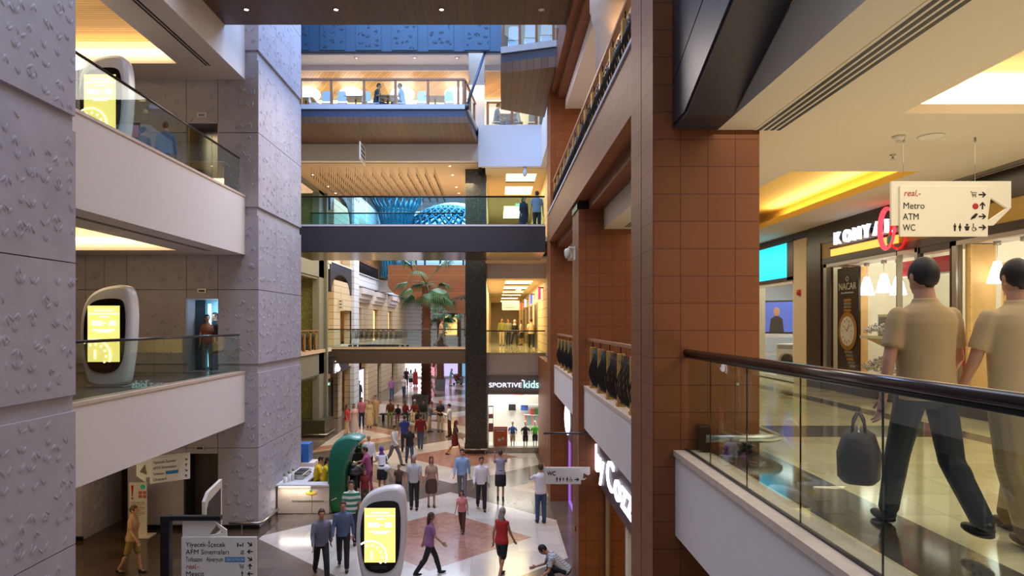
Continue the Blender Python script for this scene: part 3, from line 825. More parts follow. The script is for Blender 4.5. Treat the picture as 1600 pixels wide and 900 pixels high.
# left facade beside the lift shaft
fm = MB()
for (za, zb) in ((3.3, 4.45), (8.5, 9.6), (13.0, 14.6)): fm.box(-9.62, -9.4, 24.4, 37.6, za, zb)
fm.box(-9.7, -9.4, 36.4, 37.6, 0, 14.6)
fm.box(-9.5, -9.24, 37.45, 37.75, 0, 14.6)
struct('wall_left_facade', fm, PORT)
struct('trim_left_facade_frame', MB().box(-9.72, -9.44, 36.3, 36.45, 0, 13).box(-9.66, -9.46, 24.4, 36.4, 8.38, 8.5).box(-9.66, -9.46, 24.4, 36.4, 3.2, 3.3), PORT)
struct('trim_left_facade_kerb', MB().box(-9.6, -9.32, 24.4, 37.6, 4.45, 4.62).box(-9.6, -9.32, 24.4, 37.6, 9.6, 9.76), KERB)
struct('floor_left_facade', MB().box(-13, -9.6, 24.4, 40, 4.4, 4.6).box(-13, -9.6, 24.4, 40, 9.5, 9.74), CEIL)
struct('wall_left_facade_back', MB().box(-13.2, -13, 24.4, 60, 0, 14.6), CEIL)
struct('wall_mosaic', MB().box(-12.2, -9.72, 36.6, 36.8, 0, 3.3).box(-12.2, -9.72, 36.6, 36.8, 4.6, 8.4).box(-12.2, -9.72, 36.6, 36.8, 9.74, 13.0), GREENST2)
struct('ceiling_left_facade_drop', MB().box(-12.5, -9.75, 33.2, 34.2, 7.6, 8.5).box(-12.5, -9.75, 33.2, 34.2, 2.6, 3.3).box(-12.5, -10.1, 33.2, 34.0, 6.9, 7.6).box(-12.5, -9.75, 33.2, 34.2, 12.2, 13.0), CEIL)
def iron_baluster_railing(label, axis, c, a0, a1, z, step, h=1.06, gold=True, detail=True):
    """timber or gold posts with wrought iron leaf panels between them"""
    t = thing('iron_balustrade', label, 'railing', (c, (a0 + a1) / 2, z))
    of = (c, (a0 + a1) / 2, z)
    MB(of).box(c - .05, c + .05, a0, a1, z + h - .05, z + h).build('handrail', WOODR, t)
    n = max(1, int(round((a1 - a0) / step)))
    for i in range(n):
        y = a0 + (i + .5) * (a1 - a0) / n
        MB(of).bbox(c - .06, c + .06, y - .05, y + .05, z, z + h - .17, .012).box(c - .075, c + .075, y - .065, y + .065, z, z + .05).build('post', GOLD if gold else BLACK, t)
        mb = MB(of); mb.tube([(c, y, z + h - .17), (c, y, z + h - .05)], .012, 6)
        if i < n - 1:
            y2 = y + (a1 - a0) / n; w = (y2 - y) - .1; ym = y + .05 + w / 2
            mb.box(c - .012, c + .012, y + .05, y2 - .05, z + .06, z + .085).box(c - .012, c + .012, y + .05, y2 - .05, z + h - .32, z + h - .295)
            if detail:
                for k in range(6):
                    q = (k - 2.5) / 2.5
                    mb.tube([(c, ym + q * w * .44, z + .08), (c - .06, ym + q * w * .46 + .03, z + .2), (c - .10, ym + q * w * .42, z + .36), (c - .07, ym + q * w * .40 - .04, z + .54), (c - .01, ym + q * w * .38, z + .68), (c + .01, ym + q * w * .44 + .03, z + h - .2)], .014, 5)
                for k in range(3):
                    q = (k - 1)
                    mb.tube([(c, ym + q * w * .40, z + .08), (c - .03, ym + q * w * .30 + .06, z + .5), (c, ym + q * w * .42, z + h - .3)], .022, 4)
            else:
                for k in range(3): mb.tube([(c, ym + (k - 1) * w * .3, z + .08), (c - .03, ym + (k - 1) * w * .35, z + .4), (c, ym + (k - 1) * w * .25, z + h - .3)], .02, 4)
        mb.build('iron_panel', BLACK, t)
    return t
iron_baluster_railing('gold post balustrade beside the lift shaft in the far left corner', 'y', -9.42, 24.5, 36.3, 4.62, 1.1, gold=True, detail=True)
for i, (z, lab) in enumerate(((7.75, 'glowing wall lamp at the far left behind the gold post balustrade'),)):
    t = thing('wall_lamp', lab, 'lamp', (-9.9, 33.1, z))
    MB().ball((0, 0, 0), (.1, .08, .2), 12).build('shade', HOTW, t); MB().box(-.05, .05, .05, .12, -.12, .12).build('bracket', SS, t)

# level 1 bridge further back
struct('bridge_level_one', MB().box(-10.0, -1.4, 40.4, 40.5, 3.65, 4.5).box(-10.0, -1.4, 40.5, 42.3, 4.1, 4.5), DMET2)
struct('trim_bridge_level_one_kerb', MB().box(-10.0, -1.4, 40.35, 40.7, 4.5, 4.62), KERB)
struct('floor_bridge_level_one', MB().box(-10.0, -1.4, 40.7, 42.3, 4.5, 4.6), FLOOR1)
glass_rail_x('glass railing with dark handrail on the lower footbridge', 40.45, -9.95, -1.45, 4.62, [-7.8, -5.65, -3.5], 1.05, RAILB, GLS, .035)

# street facade on the left beyond the bridge
def facade(x, y0, y1, zf, zt, openings, m, name):
    mb = MB(); e = y0
    for (a, b, h) in openings:
        mb.box(x - .5, x, e, a, zf, zt); mb.box(x - .5, x, a, b, zf + h, zt); e = b
    mb.box(x - .5, x, e, y1, zf, zt)
    struct(name, mb, m)
ops1 = [(44.0, 47.4, 2.3), (49.3, 51.0, 2.6), (55.9, 58.6, 2.6), (63.9, 66.5, 2.6)]
facade(-10.0, 42.3, 76, 4.6, 8.75, ops1, STONE, 'wall_street_left_level_one')
facade(-10.0, 38.0, 76, 0.0, 4.2, [(39.5, 43.4, 3.0), (44.5, 47.5, 3.1), (49.6, 53.6, 3.3), (58, 60, 2.6), (66, 70, 2.6)], STONE, 'wall_street_left_ground')
struct('wall_street_left_backing', MB().box(-12.5, -12.4, 38, 76, 0, 16), mat('warm_shop_interior', (196, 150, 96), .7, var=.2, scale=1.2))
struct('floor_street_left', MB().box(-12.5, -10.0, 40, 76, 4.2, 4.6).box(-12.5, -10.0, 40, 76, 9.3, 9.7), CEIL)
struct('trim_street_white_fascia', MB().box(-10.3, -9.98, 47.6, 76, 8.75, 9.74).box(-10.3, -9.9, 47.6, 76, 9.66, 9.74), STONEW)
struct('trim_street_dark_gutter', MB().box(-10.02, -9.86, 47.6, 76, 8.62, 8.75), BLACK)
for (a, b) in ((49.3, 54.0), (55.7, 60.5), (63.5, 68)):
    struct('trim_stepped_cornice', MB().box(-10.0, -9.55, a, b, 8.2, 8.6).box(-10.0, -9.7, a, b, 7.85, 8.2).box(-10, -9.85, a, b, 7.6, 7.85), WHITE)
struct('column_street_pilaster', MB().box(-10.1, -9.8, 47.4, 49.1, 0, 16), STONEW)
iron_baluster_railing('black iron balustrade above the white banded street fascia', 'y', -10.05, 49.2, 58.5, 9.74, .62, gold=False, detail=False)
struct('balcony_street_white', MB().box(-10.3, -8.35, 58.8, 60.2, 8.75, 9.74), WHITE)
glass_rail_x('pale glass railing of the small white balcony beside the wooden hull', 58.85, -10.0, -8.4, 9.74, [-9.2], 1.05, RAILB, GLS, .03)
def arch_panel(name, y0, y1, z0, z1, zc):
    pts = [(y0, z1), (y0, z0)]
    a, b = y0 + .25, y1 - .35
    for k in range(13):
        q = PI * k / 12
        pts.append(((a + b) / 2 - (b - a) / 2 * math.cos(q), z0 + (zc - z0) * math.sin(q)))
    pts += [(y1, z0), (y1, z1)]
    struct(name, MB().prism(pts, 'x', -10.25, -9.95), DMET)
arch_panel('wall_arch_dark', 41.2, 47.3, 7.95, 9.74, 9.15)
arch_panel('wall_arch_dark_upper', 41.2, 47.3, 12.9, 14.9, 14.2)
struct('trim_arch_cap', MB().box(-10.3, -9.9, 41.2, 47.3, 9.74, 9.82), WHITE)
facade(-10.0, 42.3, 76, 9.74, 13.8, [(44, 47, 2.6), (50, 75, 3.6)], STONE, 'wall_street_left_level_two')
struct('wall_street_left_upper', MB().box(-10.5, -10.0, 47.6, 76, 13.8, 15.45), STONEW)
# doors of the street shops
for i, (a, b, z, m_, lab) in enumerate([(49.6, 50.6, 4.6, DKGLASS, 'dark shop doorway behind the first stone pier above the carts'), (56.2, 58.2, 4.6, YLIT, 'yellow lit shop doorway between the stone piers'), (64.2, 66, 4.6, YLIT, 'yellow lit shop doorway nearest the palm trunk'),
                                        (39.8, 43.0, 0, DKGLASS, 'dark ground floor shop entrance under the arch sign'), (49.9, 53.3, 0, WLIT, 'bright white ground floor shop window behind the dark-suited man'), (58.2, 59.8, 0, DKGLASS, 'dark arched ground floor doorway')]):
    t = thing('shop_doorway', lab, 'doorway', (-10.3, (a + b) / 2, z))
    h = 2.5
    MB().box(-.02, .02, -(b - a) / 2, (b - a) / 2, .02, h).build('pane', m_, t)
    MB().box(-.03, .06, -(b - a) / 2 - .08, -(b - a) / 2, 0, h + .1).box(-.03, .06, (b - a) / 2, (b - a) / 2 + .08, 0, h + .1).box(-.03, .06, -(b - a) / 2, (b - a) / 2, h, h + .1).build('frame', BLACK, t)
# lettered shop sign with a round bright emblem, ground floor left
t = thing('shop_sign', 'dark shop sign with glowing emblem above the far left ground shop', 'sign', (-9.7, 40.9, 3.62))
MB().box(-.2, .2, -.9, 3.4, -.55, .5).build('sign_board', DMET, t)
MB().lathe((.24, .0, 0), [(.0, -.5), (.14, -.44), (.2, -.3), (.13, -.16), (.04, .1), (0, .14)], 12).build('emblem', WLIT, t)
mb = MB()
for k in range(7): mb.ball((.24, -.5 - .08 * math.sin(k), -.5 + .11 * k), .04, 8)
mb.build('light_dots', WLIT, t)

# wooden hull balcony, blue-lit glazing above
hp = [(606, 414), (606, 446), (609, 452), (616, 459), (632, 465), (650, 469), (668, 471), (700, 468), (727, 460), (765, 449), (765, 414)]
struct('balcony_wooden_hull', MB().prism([(PX(a, 50), PZ(b, 50)) for a, b in hp], 'y', 50, 54), HULLW)
hp2 = [(686, 470), (690, 478), (700, 487), (720, 490), (765, 488), (765, 466)]
struct('balcony_wooden_hull_far', MB().prism([(PX(a, 62), PZ(b, 62)) for a, b in hp2], 'y', 62, 66), HULLW)
t = thing('glazed_balustrade', 'blue-framed glazing standing on the wooden hull balcony', 'railing', (-4.3, 50.2, 10.3))
mb = MB()
for px in (617, 630, 650, 664, 688, 697, 724): mb.box(PX(px, 50.2) + 4.3 - .07, PX(px, 50.2) + 4.3 + .07, -.05, .05, 0, 1.1)
mb.box(-3.5, 3.8, -.04, .04, 1.06, 1.14).build('frame', mat('navy_frame', (20, 40, 70), .4), t)
MB().box(-3.5, 3.8, -.01, .01, .0, 1.06).build('glass_panel', GLB, t)

# end of the street
struct('wall_street_end', MB().box(-12.5, -.5, 76, 76.3, 0, 22), STONEW)
struct('wall_street_right', MB().box(-.62, -.56, 44, 76, 0, 16), WHITE)
struct('ceiling_upper_hall', MB().box(-9.5, -.6, 30.5, 38.6, 13.16, 13.3), CEILT)
struct('trim_ceiling_edge', MB().box(-.75, -.6, 30.2, 38.6, 12.9, 13.3), BLACK)
SP = [(-9.2, 2.6, WLIT, 'white lit shop front at the far end of the street, left'), (-6.6, 1.2, glow('pink_shop_light', (225, 150, 170), .9), 'pink lit shop front at the far end of the street'), (-5.0, 2.2, glow('lilac_shop_light', (190, 180, 230), 1.1), 'lilac lit shop front at the far end of the street, middle'), (-2.6, 2.2, glow('blue_shop_light', (120, 170, 210), .8), 'blue lit shop front at the far end of the street, right')]
for x, w, m_, lab in SP:
    t = thing('boutique_window', lab, 'shop window', (x, 75.9, 0))
    MB().box(-w / 2, w / 2, -.02, .02, .2, 3.0).build('window_pane', m_, t)
    MB().box(-w / 2 - .1, -w / 2, -.06, .06, 0, 3.2).box(w / 2, w / 2 + .1, -.06, .06, 0, 3.2).box(-w / 2, w / 2, -.06, .06, 3.0, 3.2).build('frame', BLACK, t)
for x, w, lab in ((-4.9, 1.3, 'yellow lit upper shop window at the street end, left of the palm leaves'), (-2.4, 1.9, 'yellow lit upper shop window at the street end, beside the granite column')):
    t = thing('shop_window', lab, 'window', (x, 75.9, 4.6))
    MB().box(-w / 2, w / 2, -.02, .02, .2, 2.4).build('window_pane', YLIT, t)
    MB().box(-w / 2 - .1, -w / 2, -.06, .06, 0, 2.6).box(w / 2, w / 2 + .1, -.06, .06, 0, 2.6).box(-w / 2, w / 2, -.06, .06, 2.4, 2.6).build('frame', BLACK, t)
# striped curved canopy
t = thing('striped_canopy', 'red and white striped curved canopy beyond the palm trunk', 'canopy', (-4.6, 66.0, 1.6))
def arc_strip(r0, r1, mb):
    P = []
    for k in range(9):
        a = R(95 + 75 * k / 8); P.append((r1 * math.cos(a), r1 * math.sin(a)))
    for k in range(8, -1, -1):
        a = R(95 + 75 * k / 8); P.append((r0 * math.cos(a), r0 * math.sin(a)))
    mb.prism(P, 'y', -.5, .5)
MB().tube([(-1.2, 0, .2), (-1.2, 0, -1.6)], .06, 8).tube([(-2.4, 0, .2), (-2.4, 0, -1.6)], .06, 8).build('support_pole', SS, t)
for k in range(6):
    mb = MB(); arc_strip(1.0 + .25 * k, 1.25 + .25 * k, mb)
    mb.build('stripe', SIGNR if k % 2 else SIGNW, t)

# lattice funnel and lattice dome in teal tubes
def lattice(name, label, c, prof, n, turns, r):
    t = thing(name, label, 'lattice', c)
    for sgn, pn in ((1, 'strut_layer'), (-1, 'strut_layer')):
        mb = MB()
        for k in range(n):
            pts = []
            for i, (rad, z) in enumerate(prof):
                a = 2 * PI * k / n + sgn * turns * 2 * PI * i / (len(prof) - 1)
                pts.append((rad * math.cos(a), rad * math.sin(a), z))
            mb.tube(pts, r, 5, caps=False)
        mb.build(pn, TEAL, t)
    mb = MB()
    for (rad, z) in (prof[0], prof[len(prof) // 2], prof[-1]):
        if rad > .2: mb.tube([(rad * math.cos(2 * PI * k / 24), rad * math.sin(2 * PI * k / 24), z) for k in range(25)], r * .9, 5, caps=False)
    mb.build('hoop', TEAL, t)
lattice('lattice_funnel', 'teal steel lattice funnel flaring up behind the upper footbridge', (-8.4, 58, 10.0), [(1.3, 0), (1.2, 2), (1.15, 4), (1.5, 5.5), (2.3, 6.8), (3.3, 7.8), (4.6, 8.6)], 26, .16, .09)
lattice('lattice_dome', 'teal steel lattice dome behind the upper footbridge, left of granite column', (-4.25, 60, 13.6), [(3.5, 0), (3.35, .8), (2.9, 1.6), (2.2, 2.2), (1.3, 2.6), (.3, 2.75)], 26, .2, .085)
struct('wall_upper_white_vault', MB().box(-10, -.9, 70, 70.3, 9.7, 22), STONEW)
struct('wall_upper_arch', MB().prism([(-8.0 + 0, 14.0)] + [(-3.9 - 4.1 * math.cos(PI * k / 16), 14.0 + 3.3 * math.sin(PI * k / 16)) for k in range(17)] + [(-3.9 - 3.85 * math.cos(PI * k / 16), 14.0 + 3.0 * math.sin(PI * k / 16)) for k in range(16, -1, -1)], 'y', 63.5, 64.2), WHITEB)

# hanging rods below the tan ceiling
t = thing('hanging_rod_installation', 'field of small rods hanging from the tan ceiling', 'installation', (-5.6, 34.5, 13.16))
rod = MB().tube([(0, 0, 0), (0, 0, -.28)], .006, 4).tube([(0, 0, -.28), (0, 0, -.44)], .017, 6).mesh('rod')
RODM = mat('bronze_rod', (112, 90, 66), .4, metal=.4)
rod.materials.append(RODM)
cnt = 0; rest = MB()
for j in range(17):
    for i in range(15):
        x = -2.75 + i * .4; y = -3.3 + j * .42; dz = 0 if (j + i) % 5 else -.03
        x = 2.8 - i * .4
        if cnt < 100:
            o = bpy.data.objects.new('rod', rod); o.parent = t; o.location = (x, y, dz); col.objects.link(o); cnt += 1
        else:
            rest.tube([(x, y, dz), (x, y, dz - .28)], .006, 4).tube([(x, y, dz - .28), (x, y, dz - .44)], .017, 6)
o = rest.build('rod_field', RODM, t); o['kind'] = 'stuff'
for i, (px, py) in enumerate([(488.6, 272.7), (512.6, 291), (524, 301.6), (703, 259), (707, 273), (713, 292), (717, 301.6)]):
    Y = 7.16 * F / (506 - py)
    t = thing('downlight', ['tan ceiling downlight at the left of the hanging rods, nearest', 'tan ceiling downlight at the left of the hanging rods, second', 'tan ceiling downlight at the left of the hanging rods, farthest', 'tan ceiling downlight right of the hanging rods, nearest the front', 'tan ceiling downlight right of the hanging rods, second from front', 'tan ceiling downlight right of the hanging rods, third from front', 'tan ceiling downlight right of the hanging rods, farthest back'][i], 'light', (PX(px, Y), Y, 13.16), 0, 'downlights around the hanging rods')
    MB().lathe((0, 0, 0), [(.1, 0), (.1, -.015), (.08, -.015)], 12).build('trim_ring', WHITE, t)
    MB().lathe((0, 0, 0), [(.08, -.003), (0, -.03)], 12).build('lamp', HOTW, t)

# ---- palms
def palm(label, loc, h, r, nf, L, lean, seed, group):
    rr = random.Random(seed)
    t = thing('palm_tree', label, 'palm', loc, 0, group)
    prof = []; k = 26
    mb = MB()
    prof = [(r * 1.25, .0)]
    for i in range(1, k * 2 + 1):
        z = h * i / (k * 2); rad = r * (1.15 - .25 * i / (k * 2)) * (1.08 if i % 2 else .92)
        prof.append((rad, z))
    mb.lathe((0, 0, 0), prof, 12); mb.build('trunk', mat('palm_bark', (92, 56, 40), .85, var=.25, scale=14), t)
    for i in range(nf):
        a = 2 * PI * i / nf + rr.uniform(-.25, .25); up = rr.choice((1.5, .9, .45, .1, -.25)); l = L * rr.uniform(.85, 1.1)
        mb = MB(); st = []
        for s in range(6):
            q = s / 5; rad = l * .62 * q; z = h + .05 + l * .62 * (up * q - .35 * q * q)
            st.append(Vector((rad * math.cos(a), rad * math.sin(a), z)))
        mb.tube(st, [.022 * (1 - .5 * s / 5) for s in range(6)], 5)
        tip = st[-1]; d = (st[-1] - st[-3]).normalized(); sd = Vector((-math.sin(a), math.cos(a), 0)); n_ = 19
        for b in range(n_):
            w = (b / (n_ - 1) - .5) * 2
            ang = w * R(80); dirv = (d * math.cos(ang) + sd * math.sin(ang)); ll = l * .55 * (1 - .25 * abs(w))
            e = tip + dirv * ll * .6 + Vector((0, 0, -.05 * l)); f_ = tip + dirv * ll + Vector((0, 0, -.28 * l - .1 * rr.random()))
            up_ = d.cross(sd).normalized() * .004
            p_ = dirv.cross(Vector((0, 0, 1))).normalized() * .042
            mb.add([tip, e + p_, f_, e - p_, e + up_ * 3], [(0, 1, 4), (1, 2, 4), (2, 3, 4), (3, 0, 4)])
        mb.build('frond', mat('palm_green', (40, 92, 52), .5, var=.2, scale=3), t)
    return t
palm('tall fan palm rising from a grey planter behind the lower footbridge', (PX(666, 43.5), 43.5, .9), 7.6, .29, 17, 1.95, 0, 4, 'palms of the street')
palm('second fan palm further down the street behind the tall one', (PX(688, 62), 62, .9), 5.9, .3, 18, 1.7, 0, 8, 'palms of the street')
palm('thin fan palm beside the granite column far down the street', (PX(718, 70), 70, .5), 7.0, .16, 10, 1.6, 0, 11, 'palms of the street')
for x, y, w, h, lab in ((PX(657, 43.3), 43.3, 1.0, 1.5, 'grey square planter under the tall palm'), (PX(688, 62), 62, .9, 1.0, 'brown planter of the second palm down the street'), (PX(718, 70), 70, .8, .6, 'small planter of the thin far palm')):
    t = thing('planter', lab, 'planter', (x, y, 0), 0, 'planters of the street palms')
    MB().prism([(-w * .42, 0), (w * .42, 0), (w * .5, h), (-w * .5, h)], 'y', -w / 2, w / 2).build('pot', mat('grey_planter', (98, 100, 108), .6), t)
    MB().box(-w * .44, w * .44, -w * .42, w * .42, h - .04, h + .02).build('soil', mat('soil', (50, 38, 28), .9), t)

# ---- nested shopping carts behind the lower footbridge railing
def cart():
    t = thing('shopping_cart', 'wire shopping cart nested in the row on the lower footbridge', 'cart', (0, 0, 0), 0, 'row of nested shopping carts')
    CW = mat('cart_wire', (58, 38, 28), .45, metal=.3); g = MB()
    for k in range(7):
        q = k / 6
        g.tube([(-.32 + .0 * q, -.26, .5 + .45 * q), (.42 - .1 * (1 - q), -.2, .58 + .34 * q)], .008, 4).tube([(-.32, .26, .5 + .45 * q), (.42 - .1 * (1 - q), .2, .58 + .34 * q)], .008, 4)
        x = -.32 + .68 * q
        g.tube([(x, -.25, .52), (x, .25, .52)], .007, 4).tube([(x, -.25, .52 + .05 * q), (x + .05, -.25, .95 - .04 * q)], .007, 4).tube([(x, .25, .52 + .05 * q), (x + .05, .25, .95 - .04 * q)], .007, 4)
        g.tube([(.38 + .03 * q, -.2, .58 + .34 * q), (.38 + .03 * q, .2, .58 + .34 * q)], .008, 4)
    g.build('basket', CW, t)
    MB().tube([(-.36, -.27, .95), (-.5, -.27, 1.02), (-.5, .27, 1.02), (-.36, .27, .95)], .018, 6).build('handle', mat('cart_handle', (120, 62, 40), .4), t)
    MB().tube([(-.42, -.24, .95), (-.3, -.24, .5), (-.38, -.24, .16), (.44, -.18, .14), (.44, .18, .14), (-.38, .24, .16), (-.3, .24, .5), (-.42, .24, .95)], .014, 5).build('chassis', SS, t)
    for x, y in ((-.36, -.24), (-.36, .24), (.42, -.18), (.42, .18)):
        mb = MB(); mb.tube([(x, y - .018, .065), (x, y + .018, .065)], .065, 10); mb.build('wheel', BLACK, t)
    return t
proto = cart()
for i in range(10):
    o = proto if i == 0 else copy_tree(proto)
    place(o, (-8.45 + .3 * i, 41.45, L1))

# ---- granite plinths, blue freezer, poster on the far left ground floor
t = thing('advert_panel', 'red and green advertising panel at the far left edge of the ground floor', 'poster', (-9.55, 31.0, .1))
MB().box(-.06, .06, -1.9, 1.9, 0, 2.5).build('frame', DMET, t)
MB().box(.06, .075, -1.8, 1.8, .1, 2.4).build('print', mat('poster_red', (150, 36, 26), .5, var=.25, scale=3), t)
MB().prism([(-1.7, 2.35), (1.7, 2.35), (.6, 1.3)], 'x', .076, .082).build('green_print', mat('poster_green', (40, 150, 40), .5), t)
mb = MB(); mb.tube([(.085, .5 + 1.0 * math.cos(q / 12 * 2 * PI), .9 + .6 * math.sin(q / 12 * 2 * PI)) for q in range(13)], .05, 5, caps=False); mb.build('white_swirl', SIGNW, t)
t = thing('pillar_plinth', 'dark mosaic plinth at the foot of the left facade', 'plinth', (-9.5, 36.9, 0))
MB().box(-.7, .5, -.9, .9, 0, .9).build('body', GREENST, t); MB().tube([(-.6, -.95, .16), (.6, -.95, .16), (.6, .9, .16)], .04, 8).build('bumper_rail', SS, t)
# ================================================================== RIGHT WALKWAY
t = thing('glass_railing', 'large glass railing with glossy dark handrail in the right foreground', 'railing', (2.1, 4.0, L1))
of = (2.1, 4.0, L1)
MB(of).tube([(2.1, 7.5, L1 + 1.09), (2.1, .6, L1 + 1.09)], .036, 14).build('handrail', RAILB, t)
MB(of).tube([(2.1, 7.5, L1 + 1.045), (2.1, .6, L1 + 1.045)], .018, 8).build('under_rail', BLACK, t)
js = [7.44, 6.67, 5.70, 4.70, 3.70, 2.7, 1.7, .7]
for b, a in zip(js[:-1], js[1:]):
    MB(of).box(2.093, 2.107, a + .006, b - .006, L1 + .02, L1 + 1.04).build('glass_panel', GLS, t)
    MB(of).box(2.095, 2.105, a - .003, a + .003, L1 + .02, L1 + 1.04).build('joint_seal', BLACK, t)
MB(of).box(2.085, 2.115, .6, 7.5, L1 + .008, L1 + .03).build('base_channel', BLACK, t)
iron_baluster_railing('gold post and wrought iron balustrade between the near and middle columns', 'y', 2.11, 8.75, 15.3, L1 + .012, 1.07)
iron_baluster_railing('gold post and wrought iron balustrade between the middle and far columns', 'y', 2.11, 16.6, 23.0, L1 + .012, 1.07)
iron_baluster_railing('gold post and wrought iron balustrade of the upper right gallery', 'y', 1.98, 8.75, 23.0, L2, 1.07)
t = thing('bumper_rail', 'steel trolley bumper rail wrapped round the foot of the near column', 'rail', (2.5, 7.3, L1))
of = (2.5, 7.3, L1)
MB(of).tube([(2.25, 7.32, L1 + .17), (2.95, 7.32, L1 + .17), (3.07, 7.4, L1 + .17), (3.08, 8.6, L1 + .17)], .045, 10).build('tube', SS, t)
MB(of).bbox(2.2, 2.32, 7.36, 7.5, L1 + .01, L1 + .3, .01).box(2.7, 2.76, 7.34, 7.5, L1 + .01, L1 + .16).build('bracket', BLACK, t)

# ---- shop fronts on the right wall (plane x = 7.05)
XS = 7.05
struct('wall_right', MB().box(XS + .02, XS + .3, 15.4, 16.1, L1, Zc).box(XS, XS + .3, 18.6, 24.3, L1, Zc).box(XS + .3, 12, .5, .7, L1, Zc).box(11.8, 12, .5, 24, L1, Zc), BEIGE)
struct('trim_right_beige_pier', MB().box(XS - .03, XS + .05, 15.42, 16.08, L1, 7.95), BEIGE)
struct('trim_right_wall_head', MB().box(XS, XS + .4, 14.9, 24.3, 7.95, Zc), DMET)
struct('floor_shops_right', MB().box(XS, 12, .5, 24.3, L1 - .3, L1 + .02), CEIL)
struct('ceiling_shops_right', MB().box(XS + .1, 12, .5, 24.3, 7.9, 8.0), WHITE)
FASC = mat('jeweller_dark_fascia', (40, 32, 26), .3, var=.04)
OCHRE = mat('ochre_fascia_panel', (150, 118, 48), .45, var=.08)
struct('trim_jeweller_fascia', MB().box(XS - .02, XS + .25, .5, 15.35, 7.72, Zc).box(XS - .03, XS + .25, 14.75, 15.4, L1, 7.75).box(XS - .01, XS + .25, .5, 14.75, 7.27, 7.4), FASC)
struct('trim_jeweller_ochre', MB().box(XS, XS + .2, .5, 14.75, 7.4, 7.72), OCHRE)
struct('trim_jeweller_base', MB().box(XS - .01, XS + .2, .5, 14.75, L1, L1 + .16), FASC)
struct('trim_jeweller_soffit', MB().box(XS + .02, XS + .6, .5, 14.75, 7.22, 7.27), WHITE)
# glowing shop name
t = thing('shop_sign', 'glowing white KONYALI letters on the dark jeweller fascia', 'sign', (XS, 13.2, 7.75))
for i, ch in enumerate('KONYAL'):
    o = text(ch, .36, glow('sign_white_blue', (215, 222, 255), 2.2), t, (-.09, .82 - .366 * i, -.13), '-x', 'letter', depth=.035)
    o['label'] = 'glowing letter ' + ch
for i in range(6): MB().box(-.05, -.02, .7 - .366 * i - .05, .7 - .366 * i + .05, -.05, .05).build('letter_mount', BLACK, t)
MB().tube([(-.05, 1.1, -.17), (-.05, -1.5, -.17)], .015, 6).tube([(-.05, 1.1, .08), (-.05, -1.5, .08)], .012, 6).build('mounting_bar', BLACK, t)
MB().box(-.04, -.021, -1.3, 1.08, -.34, -.2).build('lit_panel', glow('sign_amber_panel', (240, 190, 80), 1.2), t)
t = thing('neon_ring', 'red neon ring hooked round the last letter of the jeweller sign', 'sign', (XS - .12, 12.05, 7.68))
for k in range(3):
    mb = MB(); mb.tube([(-.02 * k, (.20 + .02 * k) * math.sin(q / 24 * 2 * PI), (.34 + .015 * k) * math.cos(q / 24 * 2 * PI)) for q in range(25)], .016, 6, caps=False)
    mb.build('neon_tube', glow('neon_red', (255, 50, 60), 3.0), t)
t = thing('neon_ring', 'dark red ring half hidden below the hanging direction sign', 'sign', (XS - .12, 11.75, 7.55))
mb = MB(); mb.tube([(0, .24 * math.sin(q / 24 * 2 * PI), .26 * math.cos(q / 24 * 2 * PI)) for q in range(25)], .02, 6, caps=False); mb.build('neon_tube', glow('neon_red_dim', (190, 20, 30), 1.0), t)
MB().ball((0, .26, -.08), (.03, .08, .1), 10).build('green_emblem', glow('emblem_green', (20, 110, 80), .6), t)
# jeweller windows
def frame_post(mb, y, w=.06, d=.1): mb.box(XS, XS + d, y - w / 2, y + w / 2, L1 + .16, 7.27)
t = thing('shop_window', 'jeweller shop window with pendant lamps and watch displays, left of the door', 'window', (XS, 13.0, L1 + .16))
of = (XS, 13.0, L1 + .16)
mb = MB(of); frame_post(mb, 14.62, .14); frame_post(mb, 12.0, .03); frame_post(mb, 11.45, .08); mb.box(XS, XS + .1, 11.4, 14.7, 7.2, 7.27)
mb.build('frame', SS, t)
MB(of).box(XS + .03, XS + .045, 11.45, 14.6, L1 + .16, 7.25).build('glass_pane', GLW, t)
t = thing('shop_window', 'jeweller shop window behind the beige-shirted walkers, right of the door', 'window', (XS, 8.0, L1 + .16))
of = (XS, 8.0, L1 + .16)
mb = MB(of); frame_post(mb, 10.5, .1); frame_post(mb, 4.6, .05); mb.box(XS, XS + .1, 2.0, 10.55, 7.2, 7.27); mb.build('frame', SS, t)
MB(of).box(XS + .03, XS + .045, 2.0, 10.45, L1 + .16, 7.25).build('glass_pane', GLW, t)
t = thing('shop_door', 'open glass jeweller door between the two display windows', 'door', (XS, 11.0, L1 + .02))
MB().box(.02, .035, -.38, .1, .05, 2.5).build('glass_leaf', GLW, t)
MB().box(0, .06, .34, .4, 0, 2.65).box(0, .06, -.44, -.4, 0, 2.65).box(0, .06, -.44, .4, 2.55, 2.65).build('frame', FASC, t)
MB().tube([(-.04, -.3, .8), (-.04, -.3, 1.5)], .015, 8).build('pull_handle', SS, t)
